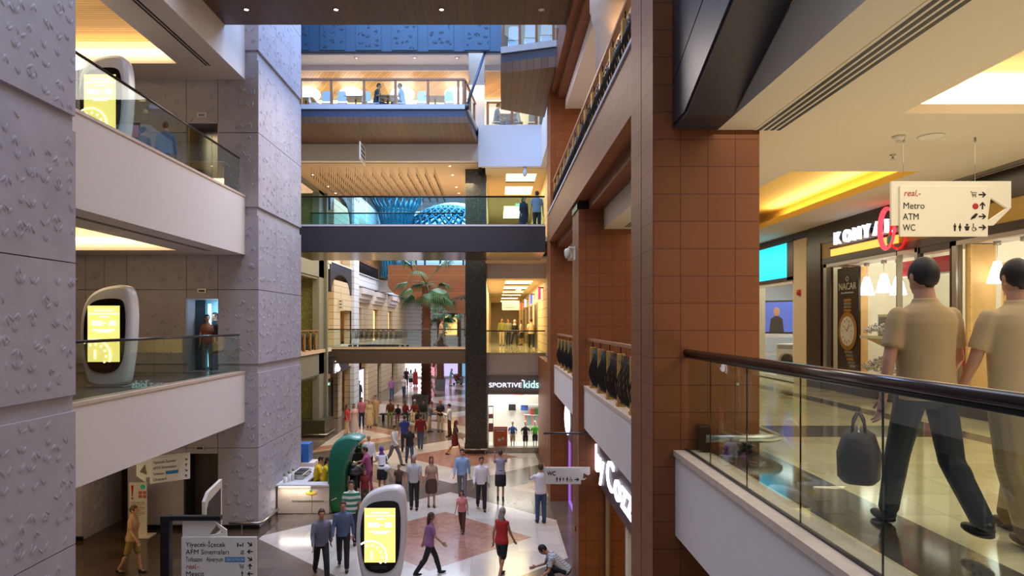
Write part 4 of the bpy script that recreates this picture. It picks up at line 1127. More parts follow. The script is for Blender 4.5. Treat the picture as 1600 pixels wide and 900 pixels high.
# interior
WALLW = mat('pale_shop_wall', (226, 224, 206), .6, var=.03); BEECH = mat('beech_panel', (222, 180, 116), .45, var=.08)
struct('wall_jeweller_back', MB().box(9.6, 9.8, .7, 15.4, L1, 7.9).box(XS + .3, 9.8, 15.0, 15.3, L1, 7.9), WALLW)
struct('trim_jeweller_beech', MB().box(XS + .3, XS + .7, 14.2, 14.5, L1 + .2, 7.2).box(XS + .12, XS + .5, 10.3, 10.42, L1 + .2, 7.2), BEECH)
area('jeweller_light', (8.3, 12.8, 7.85), (1.8, 3.6), 75, (1, .9, .74))
area('jeweller_light_near', (8.3, 7.8, 7.85), (1.8, 4.5), 85, (1, .9, .74))
for y0, y1, lab in ((11.6, 13.2, 'red valance panel behind the pendant lamps in the left window'), (6.0, 9.1, 'red valance panel at the top of the right window')):
    t = thing('valance', lab, 'panel', (XS + .75, (y0 + y1) / 2, 6.9)); MB().box(-.03, .03, -(y1 - y0) / 2, (y1 - y0) / 2, 0, .28).build('panel', mat('red_valance', (196, 44, 54), .5), t)
    MB().box(-.04, .04, -(y1 - y0) / 2, (y1 - y0) / 2, -.02, 0).build('edge_trim', WHITE, t)
def pendant(x, y, zt, zs, label, s=1.0):
    t = thing('pendant_lamp', label, 'lamp', (x, y, zs), 0, 'white pendant lamps in the jeweller windows')
    MB().lathe((0, 0, 0), [(.15 * s, 0), (.152 * s, .01), (.06 * s, .36 * s), (.045 * s, .38 * s), (0, .385 * s)], 20).build('shade', LAMPW, t)
    MB().tube([(0, 0, .38 * s), (0, 0, zt - zs)], .006, 6).build('cord', SIGNW, t)
    MB().lathe((0, 0, zt - zs - .06), [(.05, 0), (.05, .06)], 12).build('canopy', SS, t)
pendant(XS + .42, 13.74, 7.22, 6.58, 'white pendant lamp in the left window, leftmost of three', .95)
pendant(XS + .42, 13.13, 7.22, 6.60, 'white pendant lamp in the left window, middle of three', .95)
pendant(XS + .62, 13.0, 7.22, 6.55, 'white pendant lamp in the left window, rightmost of three', .95)
pendant(XS + .35, 10.07, 7.22, 6.6, 'white pendant lamp in the right window beside the tall walker', .85)
pendant(XS + .35, 9.55, 7.22, 6.6, 'white pendant lamp at the right picture edge', .85)
pendant(XS + .45, 8.6, 7.22, 6.6, 'white pendant lamp outside the right picture edge', .85)
# tall watch poster
t = thing('watch_poster', 'tall dark NACAR poster showing a gold and steel wristwatch', 'poster', (XS + .16, 13.95, L1 + .2))
MB().box(0, .03, -.42, .42, 0, 2.35).build('print', mat('poster_brown_black', (38, 24, 20), .4, var=.1), t)
MB().box(-.012, 0, -.42, .42, 0, 2.35).box(-.014, -.012, -.02, 0.02, 0, .01).build('edge', FASC, t)
text('NACAR', .2, SIGNW, t, (-.02, .35, 1.9), '-x', width=.68)
text('Business Watch Collection', .05, SIGNW, t, (-.02, .25, 1.82), '-x', width=.48)
MB().add([], []).tube([(-.02, .05 * math.cos(q / 6 * 2 * PI + .5), 2.12 + .05 * math.sin(q / 6 * 2 * PI + .5)) for q in range(7)], .01, 5).build('emblem', SIGNW, t)
mb = MB(); mb.lathe((0, 0, 0), [(.36, -.01), (.36, .02), (.3, .03), (.285, .02)], 36)
dial_off = (-.02, -.02, 1.05)
def disc(parent, name, r0, r1, m_, d, tilt=.92, n=36):
    vs = []; fs = []
    for k in range(n):
        a = 2 * PI * k / n
        for r_ in (r0, r1): vs.append((d, dial_off[1] - r_ * tilt * math.cos(a), dial_off[2] + r_ * math.sin(a)))
    for k in range(n): fs.append((2 * k, 2 * k + 1, (2 * k + 3) % (2 * n), (2 * k + 2) % (2 * n)))
    MB().add(vs, fs).build(name, m_, parent)
GOLDM = mat('gold_metal', (226, 170, 80), .25, metal=.8)
for k in range(9):
    MB().box(-.03, -.012, -.16 - .02 * k * 0 + .0, .12, 1.05 + .4 + k * .0 + .07 * k, 1.05 + .45 + .07 * k).build('bracelet_link', SS if k % 3 else GOLDM, t) if k < 4 else MB().box(-.03, -.012, -.2 - .03 * (k - 4), .1 - .05 * (k - 4), 1.05 - .45 - .07 * (k - 4), 1.05 - .40 - .07 * (k - 4)).build('bracelet_link', SS if k % 3 else GOLDM, t)
disc(t, 'bezel', .30, .395, GOLDM, -.03); disc(t, 'dial', .0, .30, mat('watch_dial', (226, 224, 220), .4), -.034)
mb = MB()
for k in range(12):
    a = PI / 6 * k; mb.tube([(-.04, dial_off[1] - .8 * .2 * math.cos(a), dial_off[2] + .2 * math.sin(a)), (-.04, dial_off[1] - .8 * .26 * math.cos(a), dial_off[2] + .26 * math.sin(a))], .008, 4)
mb.tube([(-.04, dial_off[1], dial_off[2]), (-.04, dial_off[1] - .08, dial_off[2] + .14)], .008, 4).tube([(-.04, dial_off[1], dial_off[2]), (-.04, dial_off[1] + .12, dial_off[2] + .1)], .007, 4)
mb.build('hands_and_markers', GOLDM, t)
# display trays heaped with watches
def tray(x, y, z, w, label, seed, n=60, stand=True):
    rr = random.Random(seed)
    t = thing('display_shelf', label + ' shelf', 'shelf', (x, y, z))
    MB().prism([(-.28, 0), (.25, 0), (.25, .05), (-.28, .05)], 'y', -w / 2, w / 2).build('board', WALLW, t)
    MB().prism([(-.2, 0), (.25, 0), (.25, -.22)], 'y', -w / 2 + .05, w / 2 - .05).build('bracket', BEECH, t)
    mb = MB()
    for i in range(n):
        px, py = rr.uniform(-.25, .2), rr.uniform(-w / 2, w / 2) * .92; h = .06 + .22 * (px + .25) / .5 + rr.uniform(0, .06)
        a = rr.uniform(0, PI); r_ = rr.uniform(.025, .038)
        u = Vector((math.cos(a), math.sin(a), 0)); v = Vector((0, 0, 1)) * math.cos(.5) + Vector((-math.sin(a), math.cos(a), 0)) * math.sin(.5)
        mb.tube([Vector((px, py, h)) + (u * math.cos(q / 8 * 2 * PI) + v * math.sin(q / 8 * 2 * PI)) * r_ for q in range(9)], .009, 4, caps=False)
        mb.ball((px, py - .0, h + r_), .02, 6)
    o = mb.build('watch_heap', mat('watch_steel', (214, 214, 210), .18, metal=.85), None, (x, y, z + .05))
    tag(o, label + ' heap of shiny watches', 'watches', kind='stuff')
tray(XS + .42, 12.9, 5.72, 1.15, 'upper left window', 1, 150)
tray(XS + .42, 13.0, 4.98, 1.3, 'lower left window', 2, 170)
tray(XS + .42, 9.0, 5.55, 1.3, 'upper right window', 3, 120)
tray(XS + .42, 9.2, 4.90, 1.3, 'lower right window', 4, 120)
t = thing('display_box', 'white box display standing on the upper left watch shelf', 'box', (XS + .5, 13.0, 5.77)); MB().bbox(-.12, .12, -.28, .28, 0, .42, .015).build('body', WALLW, t); MB().box(-.125, -.12, -.22, .22, .08, .36).build('glass_front', mat('grey_screen', (120, 124, 128), .2), t)
t = thing('picture_card', 'dark photo card standing in the right window', 'picture', (XS + .5, 8.95, 5.62)); MB().box(-.02, .02, -.5, .5, 0, .6).build('print', mat('dark_photo', (44, 40, 36), .4, var=.5, scale=5), t); MB().box(-.03, .03, -.52, .52, -.02, 0).build('foot', FASC, t)
t = thing('sale_notice', 'orange and white 50 percent sale notice on the right window', 'notice', (XS + .02, 9.72, 5.72)); MB().box(0, .006, -.14, .14, 0, .34).build('sheet', mat('orange_sheet', (226, 120, 70), .6), t); text('50', .24, SIGNW, t, (-.006, .12, .1), '-x', width=.22)
t = thing('wall_picture', 'colourful picture in a frame on the back wall behind the door', 'picture', (9.55, 12.4, 6.6)); MB().box(-.02, .02, -.4, .4, -.5, .5).build('print', mat('floral_print', (190, 150, 110), .5, var=.6, scale=7), t); MB().box(-.03, .0, -.45, .45, -.55, -.5).box(-.03, 0, -.45, .45, .5, .55).box(-.03, 0, -.45, -.4, -.5, .5).box(-.03, 0, .4, .45, -.5, .5).build('frame', BEECH, t)
t = thing('display_counter', 'red counter at the back of the jeweller shop', 'counter', (9.2, 12.6, L1 + .02)); MB().bbox(-.3, .3, -1.6, 1.6, 0, 1.05, .02).build('body', mat('red_counter', (150, 40, 36), .4), t); MB().box(-.34, .34, -1.65, 1.65, 1.05, 1.1).build('top', WHITE, t)

# ---- electronics shop with the cyan screen
t = thing('sign_screen', 'bright cyan screen above the electronics shop beside the near column', 'screen', (XS - .02, 17.3, 7.0))
MB().box(0, .04, -.85, .9, .12, .95).build('display', glow('cyan_screen', (0, 196, 240), 1.6), t)
MB().box(-.01, .05, -1.2, -.85, .05, .97).box(-.01, .05, -1.2, .95, .03, .12).box(-.01, .05, -1.2, .95, .95, 1.0).build('frame', FASC, t)
t = thing('shop_window', 'electronics shop window showing a television and a washing machine', 'window', (XS, 17.3, L1 + .1))
MB().box(0, .06, -1.2, -1.12, 0, 2.3).box(0, .06, 1.22, 1.3, 0, 2.3).box(0, .06, -1.2, 1.3, 2.25, 2.35).box(0, .06, -1.2, 1.3, -.1, 0).build('frame', WHITE, t)
MB().box(.03, .04, -1.12, 1.22, 0, 2.25).build('glass_pane', GLW, t)
struct('wall_electronics_back', MB().box(9.6, 9.7, 15.3, 22.1, L1, 7.9).box(XS + .3, 9.6, 22.0, 22.1, L1, 7.9), mat('grey_shop_wall', (186, 190, 194), .6))
area('electronics_light', (8.2, 18.8, 7.6), (1.4, 4.0), 110, (.95, .97, 1))
t = thing('television', 'television showing a man in a dark suit', 'television', (8.0, 19.4, 5.72), R(52))
MB().bbox(-.03, .05, -.55, .5, 0, .95, .015).build('casing', BLACK, t)
MB().box(-.035, -.03, -.5, .45, .05, .9).build('screen', glow('tv_blue', (70, 90, 170), .7), t)
MB().prism([(-.2, .05), (.2, .05), (.16, .42), (.05, .5), (-.05, .5), (-.16, .42)], 'x', -.042, -.037).build('picture_suit', mat('tv_suit', (30, 28, 40), .6), t)
MB().ball((-.04, 0, .62), (.01, .09, .13), 12).build('picture_face', mat('tv_face', (190, 140, 110), .6), t)
t = thing('display_table', 'white display stand under the television', 'stand', (8.05, 19.4, L1 + .02), R(52))
MB().box(-.3, .3, -.7, .7, 1.0, 1.08).box(-.3, .3, -.7, .7, .5, .56).build('shelves', WHITE, t)
MB().box(-.28, -.24, -.68, -.62, 0, 1.0).box(-.28, -.24, .62, .68, 0, 1).box(.24, .28, -.68, -.62, 0, 1).box(.24, .28, .62, .68, 0, 1).build('legs', SS, t)
t = thing('washing_machine', 'white front-loading washing machine behind the electronics window', 'washing machine', (7.62, 17.5, L1 + .04), R(40))
MB().bbox(-.28, .28, -.3, .3, 0, .85, .02).build('body', WHITE, t)
mb = MB(); mb.tube([(-.29, .2 * math.cos(q / 20 * 2 * PI), .42 + .2 * math.sin(q / 20 * 2 * PI)) for q in range(21)], .03, 8, caps=False); mb.build('door_ring', SS, t)
vs = [(-.288, .18 * math.cos(q / 20 * 2 * PI), .42 + .18 * math.sin(q / 20 * 2 * PI)) for q in range(20)]
MB().add(vs, [list(range(20))[::-1]]).build('door_glass', mat('dark_porthole', (30, 30, 36), .15), t)
MB().box(-.288, -.28, -.25, .25, .72, .82).build('control_panel', mat('panel_grey', (150, 150, 154), .4), t)
t = thing('fire_alarm', 'small red fire alarm box on the beige pier', 'alarm', (XS - .035, 15.75, 6.72))
MB().lathe((0, 0, 0), [(.0, -.07), (.06, -.06), (.07, 0), (.06, .06), (0, .07)], 12).build('body', mat('alarm_red', (170, 40, 30), .4), t)
MB().box(-.005, .03, -.05, .05, -.05, .05).build('back_plate', SIGNW, t)

# ---- ceiling fittings
t = thing('smoke_detector', 'white smoke detector beside the left wire of the hanging sign', 'detector', (PX(1404, 7.75), 7.75, Zc)); MB().lathe((0, 0, 0), [(.07, 0), (.07, -.02), (.045, -.05), (.0, -.055)], 16).build('body', SIGNW, t); MB().lathe((0, 0, -.05), [(.03, 0), (.03, -.02), (0, -.022)], 10).build('sensor', SS, t)
t = thing('ceiling_speaker', 'round flat speaker grille in the cream ceiling', 'speaker', (PX(1455, 7.75), 7.75, Zc)); MB().lathe((0, 0, 0), [(.14, 0), (.14, -.012), (.11, -.014)], 24).build('rim', SIGNW, t); MB().lathe((0, 0, 0), [(.11, -.008), (0, -.01)], 20).build('grille', mat('grille_grey', (150, 144, 132), .6), t)
t = thing('sprinkler', 'small sprinkler head below the smoke detector in the ceiling', 'sprinkler', (PX(1395, 8.6), 8.6, Zc)); MB().lathe((0, 0, 0), [(.035, 0), (.035, -.008), (.012, -.012), (.012, -.05), (.03, -.055), (.03, -.06), (0, -.062)], 12).build('head', SS, t)
t = thing('sprinkler', 'small sprinkler head inside the yellow ceiling tray', 'sprinkler', (PX(1265, 10.6), 10.6, Zc + .42)); MB().lathe((0, 0, 0), [(.05, 0), (.05, -.01), (.015, -.015), (.015, -.05), (.04, -.055), (0, -.06)], 12).build('head', SIGNW, t)

# ---- security camera on the middle column
t = thing('security_camera', 'white dome security camera on the side of the middle column', 'camera', (1.86, 16.0, PZ(386, 15.9)))
MB().bbox(-.02, .03, -.06, .06, -.3, .02, .01).build('wall_plate', SIGNW, t)
MB().tube([(0, 0, -.02), (-.12, 0, .0), (-.17, 0, -.04)], .025, 8).build('arm', SIGNW, t)
MB().lathe((-.17, 0, -.27), [(0, 0), (.05, .02), (.07, .08), (.075, .2), (.05, .24), (0, .25)], 16).build('dome', SIGNW, t)
# wall plate right of column, small vertical rail lights behind the column seen as a bright strip
t = thing('shop_light_column', 'vertical strip of warm shop lights glimpsed beside the near column', 'light', (3.1, 15.9, L1 + .1))
MB().box(-.03, .05, 0, .04, 0, 3.4).build('strip', glow('warm_strip', (255, 196, 110), 2.5), t)
mb = MB()
for k in range(12): mb.box(-.035, .055, -.01, 0, .28 * k, .28 * k + .03)
mb.build('clips', SIGNW, t)

# ================================================================== GROUND FLOOR, RIGHT
SHG = mat('shop_glazing_dark', (60, 46, 34), .12, var=.1)
for (y0, y1, k) in ((8.75, 15.3, 0), (16.6, 23.0, 1)):
    struct('wall_ground_shop_header', MB().box(2.4, 2.6, y0, y1, 2.45, 3.66), mat('purple_brown_header', (84, 60, 66), .5))
    struct('wall_ground_shop_inside', MB().box(4.5, 4.6, y0, y1, 0, 3.6), mat('ochre_shop_wall', (206, 160, 60), .6, var=.08))
    area('ground_shop_light', (3.6, (y0 + y1) / 2, 3.4), (1.4, 4), 60, YEL)
    t = thing('shop_window', ['ground floor shop glazing under the glowing script sign', 'ground floor shop glazing beside the far terracotta column'][k], 'window', (2.5, (y0 + y1) / 2, 0))
    h = (y1 - y0) / 2
    MB().box(-.01, .01, -h, h, .05, 2.45).build('glass_pane', GLW, t)
    MB().box(-.04, .04, -h, -h + .08, 0, 2.45).box(-.04, .04, h - .08, h, 0, 2.45).box(-.04, .04, -.8, -.72, 0, 2.45).box(-.04, .04, -h, h, 0, .06).build('frame', SS if k == 0 else glow('purple_neon_frame', (150, 100, 200), .8), t)
struct('wall_ground_behind', MB().box(3.06, 4.6, 15.4, 16.5, 0, 4.3), TERRA)
struct('floor_gold_threshold', MB().box(1.95, 4.5, 8.75, 15.3, 0, .012), mat('gold_floor', (206, 170, 90), .3, var=.05))
struct('ceiling_ground_right', MB().box(2.2, 12, .5, 31.8, 3.66, 3.75), CEIL)
struct('wall_yellow_under_parapet', MB().box(2.35, 2.6, 2, 7.6, 0, 3.66), mat('yellow_panel', (196, 146, 20), .6))
struct('wall_ground_right_far', MB().box(2.0, 2.3, 24.5, 31.8, 0, 4.5), TERRA)
SIGL = glow('script_white', (240, 238, 255), 2.4)
t = thing('shop_sign', 'glowing white script sign below the balustrade of the middle bay', 'sign', (2.3, 12.9, 2.72))
text('by Cozzi', .85, SIGL, t, (-.04, 2.55, 0), '-x', 'lettering', depth=.02, width=4.4)
MB().box(.0, .1, -2.4, 2.7, -.3, .92).build('sign_board', mat('sign_purple_board', (72, 50, 60), .5), t)
t = thing('shop_sign', 'glowing white emblem sign near the far terracotta column', 'sign', (2.25, 21.2, 3.05))
MB().ball((-.02, 0, 0), (.05, .75, .5), 14).build('emblem', SIGL, t); MB().box(0, .12, -1.2, 1.2, -.6, .6).build('sign_board', mat('sign_purple_board', (72, 50, 60), .5), t)
t = thing('door_post', 'red and white shop door posts beside the near column', 'post', (2.42, 11.9, 0))
MB().box(-.05, .05, -.25, .0, 0, 2.9).build('red_post', mat('red_post', (140, 30, 24), .4), t); MB().box(-.05, .05, .3, .55, 0, 2.75).build('white_post', SIGNW, t)
t = thing('hinge_bracket', 'steel arm bracket on the side of the near column', 'bracket', (1.72, 8.45, 2.75))
MB().bbox(-.03, .0, -.1, .1, -.1, .1, .01).build('plate', SS, t); MB().tube([(-.02, 0, 0), (-.16, .0, .02)], .02, 8).build('arm', SS, t); MB().bbox(-.26, -.14, -.05, .05, -.05, .07, .01).build('clamp', SS, t)
t = thing('fire_call_point', 'small red call point low on the far terracotta column', 'alarm', (1.872, 15.9, PZ(825, 15.9))); MB().bbox(-.03, .0, -.05, .05, -.06, .06, .008).build('body', mat('alarm_red', (170, 40, 30), .4), t); MB().box(-.035, -.03, -.02, .02, -.02, .02).build('button', SIGNW, t)

# ---- sports shop with white window
t = thing('shop_sign', 'grey fascia with glowing SPORTIVE kids lettering', 'sign', (0, 31.8, 2.55))
xa, xb = PX(761, 31.8), PX(845, 31.8)
MB().box(xa, xb, .0, .14, .22, 1.05).build('fascia_panel', GREYP, t)
GLET = glow('sportive_white', (232, 236, 255), 1.7)
text('SPORTIVE', .3, GLET, t, (xa + .08, -.03, .5), '-y', width=1.52, depth=.01)
text('kids', .5, glow('kids_cyan', (190, 246, 250), 1.7), t, (xa + 1.68, -.03, .47), '-y', width=.70, depth=.02)
MB().lathe((xa + 1.66, -.03, .82), [(.04, -.02), (.04, .02)], 8).build('dot', GLET, t)
t = thing('shop_window', 'bright white shop window full of children clothes', 'window', (0, 31.85, .1))
MB().box(xa - .02, xa + .05, -.05, .1, .1, 2.67).box(xb - .06, xb + .02, -.05, .1, .1, 2.67).box(xa, xb, -.05, .1, 2.6, 2.72).build('frame', SS, t)
MB().box(xa, xb, .02, .03, .15, 2.62).build('glass_pane', GLW, t)
MB().box(xa, xb, -.1, .4, -.1, .14).build('sill', SS, t)
struct('wall_kids_shop', MB().box(xa - .1, xb + .4, 34.0, 34.1, 0, 3.4).box(xa - .1, xa, 32.1, 34, 0, 3.4).box(xb + .05, xb + .15, 32.1, 34, 0, 3.4).box(xa, xb, 32, 34, 0, .12).box(xa - .1, xb + .2, 32, 34, 3.0, 3.1), mat('white_gloss_wall', (250, 248, 242), .4, var=0))
area('kids_shop_light', ((xa + xb) / 2, 33.0, 2.95), (1.9, 1.4), 70, (1, .95, .86))
area('kids_shop_front_glow', ((xa + xb) / 2, 32.05, 1.5), (2.0, 2.0), 5, (1, .85, .7), (R(-90), 0, 0))
struct('column_shop_side', MB().box(xb + .02, xb + .26, 31.6, 32.0, 0, 3.45), GREENST)
t = thing('bumper_rail', 'steel bumper rail at the foot of the white shop window', 'rail', (0, 31.3, .22)); MB().tube([(xb + .0, 0, 0), (xb + .4, 0, 0)], .04, 8).build('tube', SS, t); MB().tube([(PX(722, 31.3), .05, 0), (xa + .05, .05, 0)], .04, 8).build('tube', SS, t); MB().box(xa - .1, xa - .05, 0, .3, -.22, 0).box(xb + .2, xb + .25, 0, .3, -.22, 0).build('bracket', SS, t)
def mannequin(x, y, label, top, bottom, h=1.25, headless=False):
    s = h / 1.6
    t = thing('mannequin', label, 'mannequin', (x, y, .14))
    SK = mat('mannequin_white', (236, 226, 214), .4, var=0)
    mb = MB(); mb.lathe((0, 0, 0), [(.05, 1.18), (.045, 1.3), (.05, 1.34), (.085, 1.42), (.08, 1.52), (.03, 1.6), (0, 1.6)], 12)
    for q in (-1, 1):
        mb.tube([(q * .08, 0, .02), (q * .08, 0, .45), (q * .09, 0, .8)], [.04, .05, .075], 8); mb.tube([(q * .17, 0, 1.15), (q * .25, -.03, .95), (q * .2, -.12, .78)], [.045, .038, .03], 8)
    mb.build('body', SK, t)
    MB().lathe((0, 0, 0), [(.16, .78), (.15, .9), (.14, 1.0), (.17, 1.12), (.13, 1.2), (.05, 1.24)], 14, sy=.65).tube([(-.16, 0, 1.16), (-.24, -.02, .98)], [.06, .055], 8).tube([(.16, 0, 1.16), (.24, -.02, .98)], [.06, .055], 8).build('top', top, t)
    mb = MB(); mb.lathe((0, 0, 0), [(.15, .6), (.16, .8)], 14, sy=.65)
    for q in (-1, 1): mb.tube([(q * .08, 0, .35 if bottom is not SK else .1), (q * .085, 0, .7)], [.075, .085], 8)
    mb.build('bottoms', bottom, t)
    t.scale = (s, s, s)
    return t
CB = mat('cloth_blue', (60, 100, 190), .7); CK = mat('cloth_black', (28, 28, 32), .7); CG = mat('cloth_green', (90, 200, 50), .7); CKH = mat('cloth_khaki', (196, 184, 150), .7)
mannequin(PX(801, 32.6), 32.6, 'white mannequin in blue top and pale trousers in the bright window', CB, CKH)
mannequin(PX(821, 32.5), 32.5, 'white mannequin in a black dress in the bright window', CK, CK)
mannequin(PX(836, 32.6), 32.6, 'white mannequin in green top and black shorts in the bright window', CG, CK)
t = thing('sale_poster', 'orange poster board in the bright shop window', 'poster', (PX(782, 32.4), 32.4, .14)); MB().box(-.33, .33, -.01, .01, 0, .98).build('board', mat('orange_poster', (230, 96, 40), .5, var=.2, scale=8), t); MB().box(-.28, .28, -.014, -.01, .86, .9).box(-.2, .2, -.014, -.01, .76, .8).ball((-.05, -.02, .35), (.08, .01, .08), 10).ball((.12, -.02, .42), (.06, .01, .06), 10).build('print', SIGNW, t)
t = thing('clothes_shelf', 'white wall shelf with folded green and red clothes', 'shelf', (PX(836, 33.7), 33.7, 1.5))
MB().box(-.55, .3, -.15, .15, .0, .03).box(-.55, .3, -.15, .15, .5, .53).box(-.55, .3, -.15, .15, .95, .98).build('boards', WHITE, t)
for k in range(6): MB().box(-.22 + .09 * k, -.15 + .09 * k, -.12, .1, .04, .3).build('folded_cloth', [mat('cloth_red', (190, 40, 40), .7), mat('cloth_dkgreen', (40, 110, 60), .7)][min(1, k // 2)], t)
for k in range(5): MB().box(-.5 + .15 * k, -.38 + .15 * k, -.06, .06, -.5, -.02).build('hanging_cloth', [mat('cloth_pink', (220, 140, 140), .7), mat('cloth_teal', (110, 180, 180), .7)][k % 2], t)
t = thing('clothes_stack', 'dark and blue clothes hung high on the white back wall', 'clothes', (PX(809, 33.8), 33.8, 1.72)); MB().box(-.45, -.1, -.06, .06, 0, .3).build('dark_garment', CK, t); MB().box(.15, .5, -.06, .06, 0, .26).build('blue_garment', CB, t); MB().box(-.2, .3, -.05, .05, .75, .85).build('pink_garment', mat('cloth_pink', (220, 140, 140), .7), t)
t = thing('clothes_rack', 'tall black clothes rack at the left end of the bright window', 'rack', (PX(767, 33.0), 33.0, .14)); MB().box(-.12, -.1, -.1, .1, 0, 1.9).box(.1, .12, -.1, .1, 0, 1.9).box(-.12, .12, -.02, .02, 1.85, 1.9).build('frame', BLACK, t); MB().box(-.1, .1, -.08, .08, .65, 1.05).box(-.1, .1, -.08, .08, 1.3, 1.5).build('garments', mat('cloth_maroon', (110, 50, 56), .7), t)
for i, px in enumerate((795, 806, 814, 825, 831, 838)):
    t = thing('shoe', 'small dark shoe on the floor of the bright shop window', 'shoe', (PX(px, 32.25), 32.25, .14), .4 * i, 'shoes on the window floor')
    MB().ball((0, 0, .04), (.05, .11, .04), 8).build('upper', CK, t); MB().box(-.045, .045, -.1, .1, 0, .015).build('sole', SIGNW, t)

# exit signs
def exit_sign(px, py, Y, w, label, hg=.66):
    t = thing('exit_sign', label, 'sign', (PX(px, Y), Y, PZ(py, Y)))
    MB().bbox(-w / 2, w / 2, -.04, .04, -w * .25, w * .25, .01).build('housing', SIGNW, t)
    MB().box(-w * .46, w * .46, -.045, -.04, -w * .21, w * .21).build('green_face', glow('exit_green', (20, 190, 120), 1.0), t)
    MB().prism([(-w * .3, 0), (-w * .1, w * .13), (-w * .1, w * .05), (w * .1, w * .05), (w * .1, -w * .05), (-w * .1, -w * .05), (-w * .1, -w * .13)], 'y', -.05, -.046).ball((w * .27, -.05, w * .1), (w * .04, .004, w * .04), 8).box(w * .22, w * .32, -.05, -.046, -w * .14, w * .05).build('pictogram', glow('exit_white', (230, 255, 240), 1.6), t)
    MB().tube([(0, 0, w * .25), (0, 0, hg)], .01, 6).build('hanger', SS, t)
exit_sign(809, 320, 38.0, .30, 'green running-man exit sign in the upper corridor')
exit_sign(810, 454, 36.5, .28, 'green exit sign in the lower corridor, nearer of two')
exit_sign(798, 473, 52.0, .28, 'green exit sign in the lower corridor, farther of two')
exit_sign(511, 600, 37.74, .34, 'green exit sign beside the steel post on the far left ground floor', .75)
t = thing('dome_camera', 'small dome camera under the white wall of the upper corridor', 'camera', (PX(820, 30.1), 30.1, 12.92)); MB().lathe((0, 0, 0), [(.05, .0), (.05, -.15), (.1, -.2), (.1, -.32), (.06, -.42), (0, -.44)], 12).build('dome', mat('blue_white', (190, 210, 230), .3), t); MB().lathe((0, 0, 0), [(.09, 0), (.09, -.02)], 12).build('mount', SS, t)
for px, Y, lab, c1 in ((846, 33.5, 'pink lit shop sign on the corridor right wall, nearest', (240, 60, 110)), (838, 41, 'blue lit shop sign on the corridor right wall, second', (60, 80, 220)), (829, 49, 'white lit shop sign on the corridor right wall, third', (230, 230, 250)), (823, 56, 'red lit shop sign on the corridor right wall, farthest', (240, 80, 60))):
    t = thing('projecting_sign', lab, 'sign', (XR - .2, Y, 7.0)); MB().box(-.06, .06, -.25, .25, .2, .75).build('light_box', glow('sg%d' % px, c1, 1.5), t); MB().box(-.07, .2, -.27, .27, .75, .79).build('cap', BLACK, t)
for i, Y in enumerate((39, 44, 49, 55)):
    t = thing('shop_doorway', ['dark shop doorway on the corridor right wall, nearest', 'dark shop doorway on the corridor right wall, second', 'dark shop doorway on the corridor right wall, third', 'dark shop doorway on the corridor right wall, farthest'][i], 'doorway', (XR - .02, Y, L1)); MB().box(-.01, .01, -1.2, 1.2, .05, 2.5).build('pane', DKGLASS, t); MB().box(-.04, .02, -1.3, -1.2, 0, 2.6).box(-.04, .02, 1.2, 1.3, 0, 2.6).box(-.04, .02, -1.2, 1.2, 2.5, 2.6).build('frame', SS, t)
t = thing('hanging_sign', 'white hanging direction board deep in the lower corridor', 'sign', (PX(798, 47), 47, PZ(487, 47))); MB().bbox(-.6, .6, -.03, .03, .1, .75, .02).build('board', SIGNW, t); MB().tube([(-.5, 0, .75), (-.5, 0, 1.6)], .01, 5).tube([(.5, 0, .75), (.5, 0, 1.6)], .01, 5).build('wire', SS, t); MB().box(-.5, .2, -.034, -.03, .6, .63).box(-.5, .1, -.034, -.03, .43, .46).box(-.5, .3, -.034, -.03, .26, .29).build('print', SIGNK, t)
glass_rail_x('glass railing above the bright shop window', 31.95, XL + .02, XR - .02, L1 + .02, [XL + 1.6], 1.05, RAILB, GLS, .03)
# ================================================================== SIGNS
def arrow(mb, x, z, s, d, ang):
    """arrow icon in the xz plane at y=d pointing along ang"""
    pts = [(-.5, -.09), (.15, -.09), (-.08, -.36), (.1, -.36), (.5, 0), (.1, .36), (-.08, .36), (.15, .09), (-.5, .09)]
    c, q = math.cos(ang), math.sin(ang)
    mb.prism([(x + s * (a * c - b * q), z + s * (a * q + b * c)) for a, b in pts], 'y', d, d + .004)
def man(mb, x, z, s, d, skirt=False):
    mb.ball((x, d, z + s * .42), (s * .09, .004, s * .09), 8)
    if skirt: mb.prism([(x - s * .1, z + s * .3), (x + s * .1, z + s * .3), (x + s * .2, z - s * .1), (x - s * .2, z - s * .1)], 'y', d, d + .004).box(x - s * .08, x + s * .08, d, d + .004, z - s * .45, z - s * .1)
    else: mb.box(x - s * .15, x + s * .15, d, d + .004, z, z + s * .3).box(x - s * .1, x - s * .015, d, d + .004, z - s * .45, z).box(x + s * .015, x + s * .1, d, d + .004, z - s * .45, z)
def chair_icon(mb, x, z, s, d):
    mb.ball((x - s * .1, d, z + s * .42), (s * .08, .004, s * .08), 8).box(x - s * .14, x - s * .06, d, d + .004, z - s * .05, z + s * .32).box(x - s * .1, x + s * .2, d, d + .004, z - s * .08, z).box(x + s * .15, x + s * .22, d, d + .004, z - s * .35, z)
    mb.tube([(x + s * .28 * math.cos(R(150 + 210 * k / 8)), d, z - s * .15 + s * .28 * math.sin(R(150 + 210 * k / 8))) for k in range(9)], s * .035, 5)
def cart_icon(mb, x, z, s, d):
    mb.tube([(x - s * .45, d, z + s * .35), (x - s * .3, d, z + s * .35), (x - s * .15, d, z - s * .2), (x + s * .35, d, z - s * .2)], s * .03, 5).tube([(x - s * .25, d, z + s * .2), (x + s * .42, d, z + s * .2), (x + s * .35, d, z - .05 * s), (x - s * .18, d, z - .05 * s)], s * .03, 5)
    mb.ball((x - s * .08, d, z - s * .35), (s * .07, .004, s * .07), 6).ball((x + s * .28, d, z - s * .35), (s * .07, .004, s * .07), 6)
